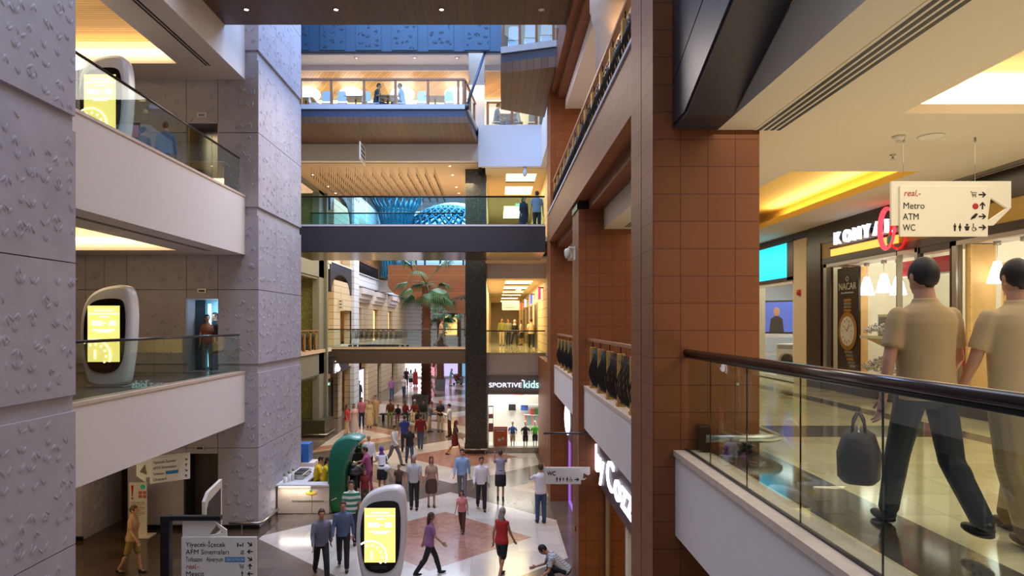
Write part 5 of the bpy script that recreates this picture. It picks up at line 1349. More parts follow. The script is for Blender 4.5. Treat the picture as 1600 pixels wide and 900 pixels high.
def arrow_plate(mb, x0, x1, z0, z1, ch, hA, hB, hC, y0, y1):
    """plate with arrow shaped right end and a triangular hole A(top left) B(right) C(bottom left)"""
    mb.prism([(x0, z1), (hA[0], z1), hA, hC, (hC[0], z0), (x0, z0)], 'y', y0, y1)
    mb.prism([hA, (hA[0], z1), (x1, z1), (x1, hB[1]), hB], 'y', y0, y1)
    mb.prism([hC, hB, (x1, hB[1]), (x1, z0 + ch), (x1 - ch, z0), (hC[0], z0)], 'y', y0, y1)
# --- the large hanging sign of the right walkway
SY = 7.8; sc_ = F / SY
def sp(px, py): return ((px - 1393) / sc_, (283 - py) / sc_)
t = thing('direction_sign', 'large cream direction board hanging in the right walkway, listing real, Metro, ATM and WC', 'sign', (PX(1393, SY), SY, PZ(283, SY)))
mb = MB(); arrow_plate(mb, 0, sp(1580, 0)[0], sp(0, 352)[1], 0, .2, sp(1548, 308), sp(1574, 325), sp(1543, 346), 0, .035); mb.build('arrow_plate', SIGNW, t)
a, b = sp(1404, 370); c, d = sp(1541, 291)
MB().bbox(a, c, -.03, .0, b, d, .006).build('text_plate', SIGNW, t)
o = text('real,-', .1, SIGNR, t, (sp(1409, 0)[0], -.033, sp(0, 307)[1]), width=.19, shear=.25, depth=.001); o['label'] = 'red lettering'
for i, (s, w, y) in enumerate((('Metro', .24, 327), ('ATM', .18, 344), ('WC', .14, 361))): text(s, .105, SIGNK, t, (sp(1408, 0)[0], -.033, sp(0, y)[1]), width=w, depth=.001)
for py, ang in ((305, 0), (322, PI / 2), (339, 0), (356, 0)):
    mb = MB(); x, z = sp(1532, py); arrow(mb, x, z, .085, -.034, ang); mb.build('arrow', SIGNK, t)
mb = MB(); x, z = sp(1518, 304); cart_icon(mb, x, z, .085, -.034); mb.build('pictogram', SIGNK, t)
mb = MB(); x, z = sp(1521, 323); mb.lathe((0, 0, 0), [(0, 0)], 3) if False else mb.ball((x, -.034, z), (.035, .003, .035), 12); mb.build('pictogram', SIGNR, t)
mb = MB(); x, z = sp(1519, 340); mb.prism([(x - .04, z - .03), (x + .01, z - .01), (x + .045, z + .035), (x + .02, z + .045), (x - .03, z)], 'y', -.034, -.03); mb.build('pictogram', SIGNK, t)
for px, sk in ((1489, 0), (1497, 1)):
    mb = MB(); x, z = sp(px, 356); man(mb, x, z, .09, -.034, sk); mb.build('pictogram', SIGNK, t)
mb = MB(); x, z = sp(1508, 356); mb.ball((x, -.034, z + .03), (.014, .004, .014), 8).prism([(x - .03, z + .012), (x + .03, z + .012), (x + .015, z - .035), (x - .015, z - .035)], 'y', -.034, -.03); mb.build('pictogram', SIGNK, t)
mb = MB(); x, z = sp(1519, 356); chair_icon(mb, x, z, .09, -.034); mb.build('pictogram', SIGNK, t)
for px in (1413, 1525):
    x = sp(px, 0)[0]; MB().tube([(x, .015, -.03), (x, .015, Zc - PZ(283, SY))], .003, 5).lathe((x, .015, Zc - PZ(283, SY) - .05), [(.012, 0), (.012, .05)], 8).build('wire', SS, t)

# --- WC sign on its arm
WY = 15.1
t = thing('direction_sign', 'white WC direction sign hanging from a steel arm at the middle column', 'sign', (PX(850, WY), WY, PZ(730, WY)))
q = WY / F
mb = MB(); arrow_plate(mb, 0, 72 * q, -20 * q, 0, 9 * q, (62 * q, -9 * q), (70.5 * q, -14 * q), (60.5 * q, -18.3 * q), 0, .03); mb.build('arrow_plate', SIGNW, t)
MB().bbox(2 * q, 57.5 * q, -.03, 0, -26 * q, -.5 * q, .006).build('text_plate', SIGNW, t)
text('WC', 9.5 * q, SIGNK, t, (5 * q, -.033, -12.5 * q), width=13.5 * q, depth=.001, bold=.004)
for px, sk in ((20, 0), (25, 1), (30, 0), (36, 1)):
    mb = MB(); man(mb, px * q, -18.5 * q, 8 * q if px != 30 else 6 * q, -.034, sk); mb.build('pictogram', SIGNK, t)
mb = MB(); chair_icon(mb, 42 * q, -18.5 * q, 8 * q, -.034); mb.build('pictogram', SIGNK, t)
mb = MB(); arrow(mb, 51 * q, -18.7 * q, 7.5 * q, -.034, 0); mb.build('arrow', SIGNK, t)
MB().tube([(0, .1, 52 * q), (62 * q, .1, 52 * q), (74 * q, .1, 52 * q)], 1.6 * q, 10).bbox(58 * q, 71 * q, .07, .13, 50 * q, 54 * q, .005).box(70 * q, 74 * q, .1, .26, 49 * q, 55 * q).build('arm', STEELB, t)
MB().tube([(6 * q, .1, 52 * q), (6 * q, .015, 0)], .004, 5).tube([(54 * q, .1, 52 * q), (54 * q, .015, 0)], .004, 5).build('wire', SS, t)

# --- sign post bottom left
GY = 12.4; g = GY / F
t = thing('sign_post', 'black post with arm carrying the direction boards at the lower left', 'post', (PX(260, GY), GY, 0))
x0 = PX(260, GY)
MB().bbox(-7 * g, 7 * g, -.08, .08, 0, PZ(805, GY), .015).build('post', BLACK, t)
MB().bbox(-7 * g, 86 * g, -.06, .06, PZ(812.5, GY), PZ(805.5, GY), .01).build('arm', BLACK, t)
MB().bbox(-.22, .22, -.22, .22, 0, .02, .005).build('base_plate', BLACK, t)
t = thing('direction_sign', 'white direction board on the black post listing food, cinema and aquarium', 'sign', (PX(285, GY), GY, PZ(812.5, GY)))
def gp_(px, py): return ((px - 285) * g, (812.5 - py) * g)
A, B, C = gp_(338, 820), gp_(349, 832.5), gp_(326, 836.5)
mb = MB()
x1, z0 = gp_(354, 842); xm, zq = gp_(354, 828); xt = gp_(331, 0)[0]
mb.prism([(0, 0), (0, z0), C, A, (xt, 0)], 'y', 0, .035).prism([(xt, 0), A, B, (x1, zq)], 'y', 0, .035).prism([C, (C[0] - .3, z0), (x1, z0), (x1, zq), B], 'y', 0, .035)
mb.build('arrow_plate', SIGNW, t)
a, b = gp_(402, 838); MB().bbox(0, a, -.045, 0, gp_(0, 932)[1], b, .006).build('text_plate', SIGNW, t)
rows = [('Yiyecek-İçecek', 62, 853, SIGNK, 0, .9), ('AFM Sinemaları', 67, 864.5, SIGNK, 0, .9), ('Turkuazoo', 26, 876, SIGNK, 0, .9), ('Akvaryum', 26, 876, SIGNK, 32, .9), ('real,-', 20, 887, SIGNR, 0, .9), ('Mescit', 28, 898.5, SIGNK, 0, .9)]
for s, w, py, m_, dx, k in rows:
    x, z = gp_(292 + dx, py); text(s, 10.5 * g, m_, t, (x, -.048, z), width=w * g, depth=.001, shear=.25 if s[0] == 'r' else 0)
x, z = gp_(353, 877); MB().box(x, x + 31 * g, -.047, -.045, z, z + 8 * g).build('blue_panel', SIGNB, t); text('DECATHLON', 6 * g, SIGNW, t, (x + 2 * g, -.049, z + 2 * g), width=27 * g, depth=.001)
for py, ang in ((849, R(-35)), (860.5, PI), (872, R(-35)), (883.5, PI / 2), (895, PI)):
    mb = MB(); x, z = gp_(392, py); arrow(mb, x, z, 9 * g, -.049, ang); mb.build('arrow', SIGNK, t)
mb = MB(); x, z = gp_(376, 850); mb.box(x - 4 * g, x - 2 * g, -.048, -.045, z - 3 * g, z + 3 * g).ball((x + 1 * g, -.046, z - g), (1.6 * g, .003, 1.6 * g), 8).box(x + 4 * g, x + 5.5 * g, -.048, -.045, z - 3 * g, z + 3 * g); mb.build('pictogram', SIGNK, t)
mb = MB(); x, z = gp_(379, 883); cart_icon(mb, x, z, 9 * g, -.048); mb.build('pictogram', SIGNK, t)
mb = MB(); x, z = gp_(380, 861); mb.tube([(x - 3 * g, -.047, z - 2.5 * g), (x + 3 * g, -.047, z - 2.5 * g)], .006, 5).tube([(x - 2 * g, -.047, z - g), (x, -.047, z + 2 * g), (x + 2.5 * g, -.047, z + 2 * g), (x + .5 * g, -.047, z - g)], .006, 5); mb.build('pictogram', SIGNK, t)
mb = MB(); x, z = gp_(380, 895); man(mb, x, z, 8 * g, -.048); mb.build('pictogram', SIGNK, t)
# second board seen edge-on behind the arm
t = thing('direction_sign', 'white-framed board with a dark picture on the post, seen from its side', 'sign', (PX(318, 12.55), 12.55, 1.95))
L = .78
pts = [(0, 0), (L, 0), (L, 1.02), (.16, .92), (0, .78)]
MB().prism(pts, 'x', -.03, .03).build('frame', SIGNW, t)
MB().prism([(.07, .06), (L - .07, .06), (L - .07, .86), (.16, .74), (.07, .62)], 'x', .03, .034).prism([(.07, .06), (L - .07, .06), (L - .07, .86), (.16, .74), (.07, .62)], 'x', -.034, -.03).build('picture', mat('dark_picture', (52, 44, 40), .4, var=.6, scale=5), t)
# hanging board under the left gallery
t = thing('direction_sign', 'white direction board with left arrow hanging under the left gallery', 'sign', (-7.9, 16.35, 2.26)); t.rotation_euler = (0, 0, R(38))
mb = MB(); mb.prism([(-.42, .0), (-.62, .18), (-.62, .6), (.55, .6), (.55, .12), (-.42, .12)], 'y', 0, .03); mb.build('arrow_plate', SIGNW, t)
MB().bbox(-.34, .55, -.03, 0, -.04, .56, .006).build('text_plate', SIGNW, t)
MB().prism([(-.56, .27), (-.44, .44), (-.40, .18)], 'y', -.004, 0).build('arrow', mat('sign_arrow_brown', (120, 104, 70), .6), t)
for i, (s, w) in enumerate((('Yiyecek-İçecek', .5), ('AFM Sinemaları', .52), ('Turkuazoo', .24), ('Otopark', .3))): text(s, .095, SIGNK, t, (-.28, -.033, .42 - .135 * i), width=w, depth=.001)
MB().box(.0, .28, -.034, -.03, .14, .22).build('blue_panel', SIGNB, t)
mb = MB()
for i, a in enumerate((R(-35), PI / 2, R(-35), R(120))): arrow(mb, .46, .45 - .135 * i, .08, -.034, a)
mb.build('arrow', SIGNK, t); MB().tube([(-.3, .015, .6), (-.3, .015, .87)], .006, 5).tube([(.4, .015, .6), (.4, .015, .87)], .006, 5).build('wire', SS, t)
# hanging board below the food court
t = thing('direction_sign', 'small white direction board hanging edge-on below the food court deck', 'sign', (-5.45, 28.0, 12.7)); t.rotation_euler = (0, 0, R(92))
MB().bbox(-.65, .65, -.03, .03, -.08, .62, .01).build('board', SIGNW, t)
mb = MB()
for k in range(3): mb.box(-.5, .35, -.036, -.03, .08 + .18 * k, .16 + .18 * k)
mb.build('lettering', SIGNK, t); MB().tube([(-.5, 0, .6), (-.5, 0, 1.25)], .008, 5).tube([(.5, 0, .6), (.5, 0, 1.25)], .008, 5).build('wire', SS, t)
# hanging board and posters in the left part of the lower footbridge level
t = thing('direction_sign', 'cream direction board hanging beyond the lower footbridge under the arch', 'sign', (PX(523, 43.5), 43.5, PZ(486, 43.5))); MB().bbox(-.6, .6, -.03, .03, 0, .8, .02).build('board', SIGNW, t); MB().box(-.45, -.2, -.036, -.03, .6, .66).box(-.45, .1, -.036, -.03, .4, .46).box(-.45, -.1, -.036, -.03, .2, .26).box(.3, .45, -.036, -.03, .6, .66).box(.3, .45, -.036, -.03, .4, .46).box(.3, .45, -.036, -.03, .2, .26).build('print', SIGNK, t); MB().tube([(-.4, 0, .8), (-.4, 0, 1.6)], .01, 5).tube([(.4, 0, .8), (.4, 0, 1.6)], .01, 5).build('wire', SS, t)
t = thing('clothes_poster', 'pink and beige fashion poster panel beyond the lower footbridge under the arch', 'poster', (PX(518, 44.5), 44.5, L1)); MB().box(-.75, .55, -.03, .03, .1, 1.8).build('print', mat('poster_pink', (206, 140, 130), .6, var=.3, scale=2), t); MB().box(-.8, -.75, -.05, .05, 0, 1.85).box(.55, .6, -.05, .05, 0, 1.85).build('frame', SS, t)

# ================================================================== OVAL INFORMATION KIOSKS
KO = [(-.50, 0), (-.40, -.02) if False else (-.36, 0), (.42, 0), (.47, .25), (.53, .7), (.58, 1.25), (.585, 1.7), (.55, 2.05), (.47, 2.22), (.36, 2.27), (.1, 2.25), (-.15, 2.18), (-.36, 2.05), (-.49, 1.85), (-.555, 1.55), (-.58, 1.15), (-.55, .7), (-.47, .3)]
KO = [(-.40, 0), (.40, 0), (.46, .25), (.53, .7), (.58, 1.25), (.585, 1.7), (.55, 2.05), (.47, 2.22), (.36, 2.27), (.1, 2.25), (-.15, 2.18), (-.36, 2.05), (-.49, 1.85), (-.555, 1.55), (-.58, 1.15), (-.55, .7), (-.47, .3)]
KB = [(-.30, .37), (-.05, .30), (.18, .33), (.33, .45), (.42, .70), (.455, 1.2), (.46, 1.6), (.43, 1.85), (.36, 1.95), (.1, 1.965), (-.2, 1.92), (-.36, 1.8), (-.44, 1.55), (-.465, 1.15), (-.43, .75), (-.38, .52)]
def smooth(P, n=2):
    for _ in range(n):
        Q = []
        for i in range(len(P)):
            a, b = P[i], P[(i + 1) % len(P)]
            Q += [(.75 * a[0] + .25 * b[0], .75 * a[1] + .25 * b[1]), (.25 * a[0] + .75 * b[0], .25 * a[1] + .75 * b[1])]
        P = Q
    return P
def shrink(P, d):
    cx = sum(p[0] for p in P) / len(P); cz = sum(p[1] for p in P) / len(P); out = []
    n = len(P)
    for i in range(n):
        a, b = P[i - 1], P[(i + 1) % n]; tx, tz = b[0] - a[0], b[1] - a[1]; l = math.hypot(tx, tz) or 1
        out.append((P[i][0] - tz / l * d, P[i][1] + tx / l * d))
    return out
def kiosk(loc, label, rz=0):
    t = thing('information_kiosk', label, 'kiosk', loc, rz, 'oval information kiosks')
    P = smooth(KO, 2)
    layers = [(-.16, -.0, .10), (-.20, .04, 0), (-.2, .04, 0)]
    rings = [(-.20, .075), (-.185, .035), (-.15, .008), (-.10, 0), (.10, 0), (.15, .008), (.185, .035), (.2, .075)]
    n = len(P); vs = []; fs = []
    for (y, d) in rings:
        for (x, z) in shrink(P, d): vs.append((x, y, max(0, z)))
    for i in range(len(rings) - 1):
        for k in range(n): fs.append((i * n + k, i * n + (k + 1) % n, (i + 1) * n + (k + 1) % n, (i + 1) * n + k))
    mb = MB(); mb.add(vs, fs, 0, True); mb.add(vs[:n], [list(range(n))], 0, False); mb.add(vs[-n:], [list(range(n))[::-1]], 0, False)
    mb.build('shell', mat('kiosk_white_gloss', (226, 224, 226), .25, var=.01), t)
    MB().prism(smooth(KB, 2), 'y', -.225, -.195).build('bezel', mat('kiosk_black', (14, 14, 15), .25, var=0), t)
    s = MB().box(-.365, .34, -.232, -.224, .56, 1.80).build('screen', glow('kiosk_screen_yellow', (255, 232, 128), 1.08), t)
    WT = glow('kiosk_screen_white', (255, 252, 225), 1.3)
    mb = MB()
    for (x0, x1, z) in ((-.22, .2, 1.68), (-.34, .32, 1.61), (-.1, .1, 1.54), (-.28, -.05, 1.44), (-.28, .05, 1.40), (-.28, -.02, 1.36), (.1, .26, 1.44), (.1, .26, 1.40), (.1, .26, 1.36), (-.27, .24, 1.25), (-.16, .16, 1.21)): mb.box(x0, x1, -.236, -.232, z, z + .03)
    mb.build('screen_text', WT, s)
    mb = MB()
    arc = [(-.22 + .36 * math.cos(R(128 - 150 * k / 16)), -.236, .69 + .36 * math.sin(R(128 - 150 * k / 16))) for k in range(17)]
    mb.tube(arc, .022, 5, flat=1)
    for k in range(6):
        a = R(110 - 28 * k); mb.ball((-.22 + .26 * math.cos(a), -.236, .69 + .26 * math.sin(a)), (.03, .006, .03), 8)
    mb.tube([(-.2, -.236, .62), (-.2, -.236, .82)], .022, 5)
    mb.build('screen_dial', WT, s)
    MB().box(-.2, .15, -.229, -.224, .42, .43).box(-.2, .15, -.229, -.224, .46, .47).build('speaker_slots', mat('slot_grey', (70, 70, 72), .5), t)
    MB().bbox(-.42, .42, -.24, .24, -.0, .03, .008).build('base_plate', mat('kiosk_base', (150, 148, 148), .4), t)
    return t
kiosk((PX(597, 15.8), 15.8, 0), 'white oval kiosk with yellow screen standing on the ground floor')
kiosk((PX(172, 15.3), 15.3, L1), 'white oval kiosk with yellow screen on the lower left gallery')
kiosk((PX(166, 15.4), 15.4, L2), 'white oval kiosk with yellow screen on the upper left gallery')
t = thing('hanging_disc_lamp', 'flat pale disc lamp hanging beside the near pillar on the lower left gallery', 'lamp', (PX(103, 16), 16, PZ(436, 16))); MB().lathe((0, 0, 0), [(0, -.04), (.2, -.03), (.24, 0), (.15, .05), (0, .06)], 20).build('shade', SIGNW, t); MB().tube([(0, 0, .05), (0, 0, 8.6 - PZ(436, 16))], .008, 6).build('cord', SS, t)
t = thing('lit_display', 'small lit screen behind the upper left gallery glass', 'screen', (PX(202, 19.0), 19.0, L2 + 1.35)); MB().bbox(-.22, .3, -.03, .03, 0, .5, .01).build('casing', BLACK, t); MB().box(-.2, .05, -.035, -.03, .08, .45).build('display', glow('pale_blue_screen', (170, 215, 240), 2.0), t); MB().box(.06, .28, -.035, -.03, .1, .42).build('red_display', mat('red_board', (170, 80, 70), .5), t); MB().tube([(0, .03, .0), (0, .03, -1.35)], .03, 8).build('stand', SS, t)
t = thing('hanging_disc_lamp', 'large glowing disc lamp in the upper left gallery', 'lamp', (-10.3, 16.2, PZ(98, 16.2))); MB().lathe((0, 0, 0), [(0, -.05), (.5, -.03), (.55, .03), (.4, .08), (0, .1)], 24, sy=.8).build('shade', LAMPW, t); MB().tube([(0, 0, .1), (0, 0, 1.5)], .012, 6).build('cord', SS, t)
# lifts
for i, (x0, x1, z, lab) in enumerate(((-9.16, -8.13, 0, 'grey lift doors on the ground floor behind the hanging sign'), (-9.05, -8.13, L1, 'open lift with bluish light on the lower left gallery'), (-9.05, -8.13, L2, 'steel lift doors on the upper left gallery'))):
    t = thing('lift', lab, 'lift', ((x0 + x1) / 2, 20.7, z)); w = (x1 - x0) / 2
    if i != 1:
        MB().box(-w, -.005, 0, .04, 0, 2.12).build('door_leaf', SS if i else DMET2, t); MB().box(.005, w, 0, .04, 0, 2.12).build('door_leaf', SS if i else DMET2, t)
        MB().box(-w - .0, -w + .05, -.6, 0, 0, 2.13).box(w - .05, w, -.6, 0, 0, 2.13).build('jamb', DMET if i == 0 else GOLD, t)
    else:
        MB().box(-w, w, .22, .25, 0, 2.12).build('cabin_back', mat('lift_cabin', (150, 190, 200), .4), t)
        MB().box(-.1, -.02, -.05, .0, .1, 2.0).build('light_strip', glow('lift_light', (150, 215, 255), 4.0), t)
        MB().box(-w, -w + .3, -.1, -.05, 0, 2.12).build('door_leaf', mat('lift_glass_blue', (70, 90, 104), .15), t)
        point('lift_glow', ((x0 + x1) / 2 + .2, 20.6, z + 1.8), 8, (.6, .85, 1))
    t2 = thing('lift_display', ['floor display above the ground floor lift', 'floor display above the open lift of the lower gallery', 'floor display above the lift of the upper gallery'][i], 'display', ((x0 + x1) / 2, 19.99, z + 2.3)); MB().bbox(-.13, .13, -.02, .01, 0, .13, .005).build('plate', SIGNW if i == 2 else SS, t2); MB().box(-.09, .09, -.025, -.02, .03, .1).build('display', mat('display_dark_blue', (30, 30, 60), .3), t2)
t = thing('recess_door', 'dark door in the recess at the left of the ground floor', 'door', (-11.12, 20.9, 0)); MB().box(-.32, .32, 0, .05, 0, 2.15).build('leaf', DKGLASS, t); MB().tube([(.22, -.04, .9), (.22, -.04, 1.3)], .015, 6).build('handle', SS, t)
# info stand with exclamation mark
t = thing('notice_stand', 'white notice stand with red exclamation mark on the left ground floor', 'stand', (PX(216, 19.3), 19.3, 0))
MB().bbox(-.25, .25, -.02, .02, .04, 1.52, .006).build('board', SIGNW, t); MB().bbox(-.2, .42, -.25, .2, 0, .04, .01).build('foot', SIGNW, t)
MB().prism([(-.19, 1.44), (-.12, 1.44), (-.145, 1.12), (-.165, 1.12)], 'y', -.026, -.02).ball((-.155, -.022, 1.07), (.03, .004, .03), 10).build('exclamation_mark', SIGNR, t)
MB().ball((.14, -.022, 1.4), (.07, .004, .07), 14).build('round_emblem', mat('emblem_green', (70, 150, 60), .5, var=.4, scale=20), t)
mb = MB()
for i in range(2):
    for j in range(2): mb.box(.02 + .12 * i, .12 + .12 * i, -.024, -.02, 1.08 + .11 * j, 1.17 + .11 * j)
mb.build('pictograms', mat('print_pinkred', (190, 110, 100), .6), t)
mb = MB()
for k in range(9): mb.box(-.2, .2 - .1 * (k % 3 == 2), -.024, -.02, .95 - .045 * k, .965 - .045 * k)
mb.build('text_lines', mat('print_brown', (150, 110, 90), .6), t)
t = thing('bumper_rail', 'steel bumper rail round the foot of the leaf relief shaft', 'rail', (-6.9, 20.0, .2)); MB().tube([(-.85, -.12, 0), (.0, -.12, 0), (.1, 0, 0), (.1, 1.4, 0)], .035, 8).build('tube', SS, t); MB().box(-.5, -.46, -.12, 0, -.2, 0).box(.0, .1, .7, .74, -.2, 0).build('bracket', SS, t)

# ================================================================== CORN STAND
CX0, CX1, CY = -6.92, -5.25, 21.55
t = thing('counter', 'white slatted corn stand counter with glowing front beside the shaft', 'counter', (-6.1, 21.55, 0))
of = (-6.1, 21.55, 0)
MB(of).box(CX0 + .05, CX1 - .55, 21.55, 21.6, .02, .88).box(CX1 - .53, CX1, 21.55, 21.6, .02, .88).build('front_panel', SLATC, t)
MB(of).box(-6.2, -6.15, 21.9, 24.1, .02, .88).build('side_panel', SLATC, t)
MB(of).box(CX0, -6.05, 21.5, 24.2, .88, .93).box(-6.05, CX1, 21.5, 21.95, .88, .93).build('worktop', mat('counter_white_top', (226, 226, 232), .25), t)
MB(of).box(CX0 + .1, CX1 - .6, 21.515, 21.535, .85, .87).build('light_strip', glow('counter_strip', (255, 240, 205), 7.0), t)
text('bardakta lezzet patlaması!', .095, mat('print_green', (30, 90, 40), .6), t, (-6.42 + 6.1, -.006, .38), width=1.0, depth=.002)
mb = MB(of); mb.ball((-5.82, 21.54, .66), (.17, .006, .06), 14); mb.build('emblem', mat('emblem_yellow', (220, 180, 50), .5), t)
mb = MB(of); mb.ball((-5.82, 21.535, .73), (.05, .006, .05), 8).prism([(-5.84, .7), (-5.8, .7), (-5.78, .82)], 'y', 21.53, 21.54); mb.build('emblem_leaf', mat('emblem_leafgreen', (60, 140, 50), .5), t)
area('counter_glow', (-6.25, 21.42, .84), (1.0, .06), 7, (1, .93, .8), (R(-15), 0, 0))
for i in range(3):
    t = thing('cup_dispenser', ['tall white cup tube at the front corner of the corn counter', 'white cup tube behind the front corner cup tube', 'white cup tube with green plant tops on the corn counter'][i], 'container', (-6.72 + .09 * i, 21.75 + .16 * i, .93)); MB().lathe((0, 0, 0), [(.04, 0), (.045, .2 + .05 * i), (.03, .2 + .05 * i)], 12).build('tube', SIGNW, t); MB().ball((0, 0, .26 + .05 * i), (.04, .04, .05), 8).build('lid', mat('lid_green', (100, 130, 50), .6), t)
t = thing('corn_warmer', 'long steel corn warmer on the counter beside the shaft', 'warmer', (-6.45, 22.7, .93)); MB().bbox(-.2, .2, -.5, .5, 0, .16, .02).build('body', SS, t); MB().bbox(-.15, .15, -.42, -.03, .16, .19, .01).bbox(-.15, .15, .03, .42, .16, .19, .01).build('lid', STEELB, t); MB().tube([(.2, -.3, .08), (.26, -.3, .08), (.26, .3, .08), (.2, .3, .08)], .012, 6).build('handle', BLACK, t)
t = thing('blue_cooler', 'blue drinks cooler standing beyond the corn stand', 'cooler', (-7.0, 25.9, 0)); MB().bbox(-.9, .2, -.35, .35, 0, .8, .02).build('white_base', WHITE, t); MB().bbox(-.5, .0, -.3, .3, .8, 1.5, .02).build('cabinet', mat('cooler_blue', (36, 110, 190), .35, var=.1), t); MB().lathe((-.3, -.33, .82), [(.06, 0), (.06, .2), (.025, .3), (.025, .38)], 10).build('bottle_emblem', mat('deep_blue', (16, 40, 120), .4), t)
# green canopy: half pod standing on end, curling over the stand
def pod():
    t = thing('green_canopy', 'big glossy green pod-shaped canopy curling over the corn stand', 'canopy', (-5.3, 21.6, 0))
    Yp = 21.7
    O = [(519, 803), (535, 803), (538.5, 790), (539, 775), (538, 760), (540, 735), (545, 716), (552.5, 699), (562, 691), (566, 688), (560, 683.5), (548, 681), (536, 682.5), (524, 689), (516.5, 702), (513, 720), (512, 745), (513, 770), (516, 792)]
    P = smooth([(PX(a, Yp) + 5.3, max(0, 6 + (506 - b) * Yp / F)) for a, b in O][::-1], 2)
    if sum(P[i][0] * P[(i + 1) % len(P)][1] - P[(i + 1) % len(P)][0] * P[i][1] for i in range(len(P))) < 0: P = P[::-1]
    rings = [(-.02, .07), (.0, .035), (.05, .01), (.15, 0), (.75, 0), (.85, .01), (.9, .035), (.92, .07)]
    n = len(P); vs = []; fs = []
    for (y, d) in rings:
        for (x, z) in shrink(P, d): vs.append((x, y, max(0, z)))
    for i in range(len(rings) - 1):
        for k in range(n): fs.append((i * n + k, i * n + (k + 1) % n, (i + 1) * n + (k + 1) % n, (i + 1) * n + k))
    mb = MB(); mb.add(vs, fs, 0, True); mb.add(vs[:n], [list(range(n))], 0, True); mb.add(vs[-n:], [list(range(n))[::-1]], 0, True)
    mb.build('shell', custom('canopy_green', lambda n_, b: n_.l.new(n_.ramp(n_.math('DIVIDE', n_.sep(n_.obj())[2], 2.5), [(0, lin((24, 104, 36))), (.3, lin((10, 84, 44))), (.7, lin((20, 104, 80))), (1, lin((52, 134, 124)))]), b.inputs['Base Color']), .25), t)
    MB().tube([(.12, -.03, .42), (.28, -.03, .5)], .012, 5).build('white_mark', SIGNW, t)
    MB().bbox(.0, .5, .0, .9, 0, .03, .01).build('foot', BLACK, t)
pod()
t = thing('steel_bowl', 'shiny steel popping drum on the corn stand behind the striped-shirt man', 'bowl', (PX(552, 22.3), 22.3, 1.12)); MB().ball((0, 0, .1), (.3, .3, .2), 16).build('drum', STEELB, t); MB().lathe((0, 0, .26), [(.15, 0), (.12, .1), (0, .13)], 12).build('lid', SS, t); MB().lathe((0, 0, -1.12), [(.18, 0), (.14, .1), (.12, 1.05)], 12).build('pedestal', BLACK, t)
t = thing('planter', 'tall black planter with leafy plant behind the corn stand', 'planter', (PX(559, 25.2), 25.2, 0)); MB().prism([(-.2, 0), (.2, 0), (.26, 1.25), (-.26, 1.25)], 'y', -.25, .25).build('pot', BLACK, t)
mb = MB(); rr = random.Random(3)
for k in range(60):
    a = rr.uniform(0, 2 * PI); e = rr.uniform(.2, 1.3); l = rr.uniform(.35, .6); d = Vector((math.cos(a) * math.cos(e), math.sin(a) * math.cos(e), math.sin(e)))
    p = Vector((0, 0, 1.25)); q_ = p + d * l * .6; r_ = p + d * l + Vector((0, 0, -.12)); s = Vector((-math.sin(a), math.cos(a), 0)) * .05
    mb.add([p, q_ + s, r_, q_ - s, q_ + Vector((0, 0, .015))], [(0, 1, 4), (1, 2, 4), (2, 3, 4), (3, 0, 4)])
mb.build('foliage', mat('plant_green', (46, 84, 40), .5, var=.2), t)
t = thing('stool', 'high stool behind the corn counter under the man in yellow', 'stool', (PX(494, 23.0), 23.0, 0)); MB().lathe((0, 0, .6), [(.18, 0), (.18, .05), (0, .06)], 16).build('seat', BLACK, t); MB().lathe((0, 0, 0), [(.2, 0), (.18, .02), (.03, .05), (.03, .6)], 14).build('column', SS, t)
t = thing('bench', 'dark long bench around the tall palm planter', 'bench', (PX(642, 42.3), 42.3, 0)); MB().bbox(-1.9, 1.9, -.25, .25, .38, .46, .015).build('seat', mat('bench_dark', (50, 40, 36), .5), t)
for x in (-1.7, 0, 1.7): MB().bbox(x - .06, x + .06, -.2, .2, 0, .38, .01).build('leg', BLACK, t)

# ================================================================== FOOD COURT FURNITURE
t = thing('deck_railing', 'oak-posted glass railing along the front of the food court deck', 'railing', (-4.5, 27.1, 14.68)); of = (-4.5, 27.1, 14.68)
pxs = [470, 518, 569, 618, 669, 716, 724]
for px in pxs: MB(of).box(PX(px, 27.1) - .05, PX(px, 27.1) + .05, 27.06, 27.16, 14.68, 15.68).build('post', WOODR, t)
MB(of).box(-8.4, -1.2, 27.04, 27.18, 15.66, 15.73).build('handrail', WOODR, t)
for a, b in zip(pxs[:-1], pxs[1:]): MB(of).box(PX(a, 27.1) + .06, PX(b, 27.1) - .06, 27.1, 27.115, 14.72, 15.62).build('glass_panel', GLS, t)
t = thing('deck_railing', 'oak-posted glass railing along the right end of the food court deck', 'railing', (-1.0, 28.6, 14.68)); of = (-1.0, 28.6, 14.68)
for k in range(3):
    y = 27.3 + 1.35 * k; x = -1.2 + .1 * k * 1.35; MB(of).box(x - .05, x + .05, y - .05, y + .05, 14.68, 15.68).build('post', WOODR, t)
MB(of).tube([(-1.2, 27.2, 15.7), (-.88, 30.1, 15.7)], .05, 8).build('handrail', WOODR, t)
MB(of).add([(-1.2, 27.3, 14.74), (-.92, 30, 14.74), (-.92, 30, 15.6), (-1.2, 27.3, 15.6), (-1.21, 27.3, 14.74), (-.93, 30, 14.74), (-.93, 30, 15.6), (-1.21, 27.3, 15.6)], [(0, 1, 2, 3), (7, 6, 5, 4), (0, 4, 5, 1), (3, 2, 6, 7)]).build('glass_panel', GLS, t)
t = thing('deck_railing', 'oak-posted glass railing on top of the white wall at the right', 'railing', (.8, 30.1, 14.75)); of = (.8, 30.1, 14.75)
for px in (762, 800, 838): MB(of).box(PX(px, 30.1) - .06, PX(px, 30.1) + .06, 30.05, 30.15, 14.75, 15.75).build('post', WOODR, t)
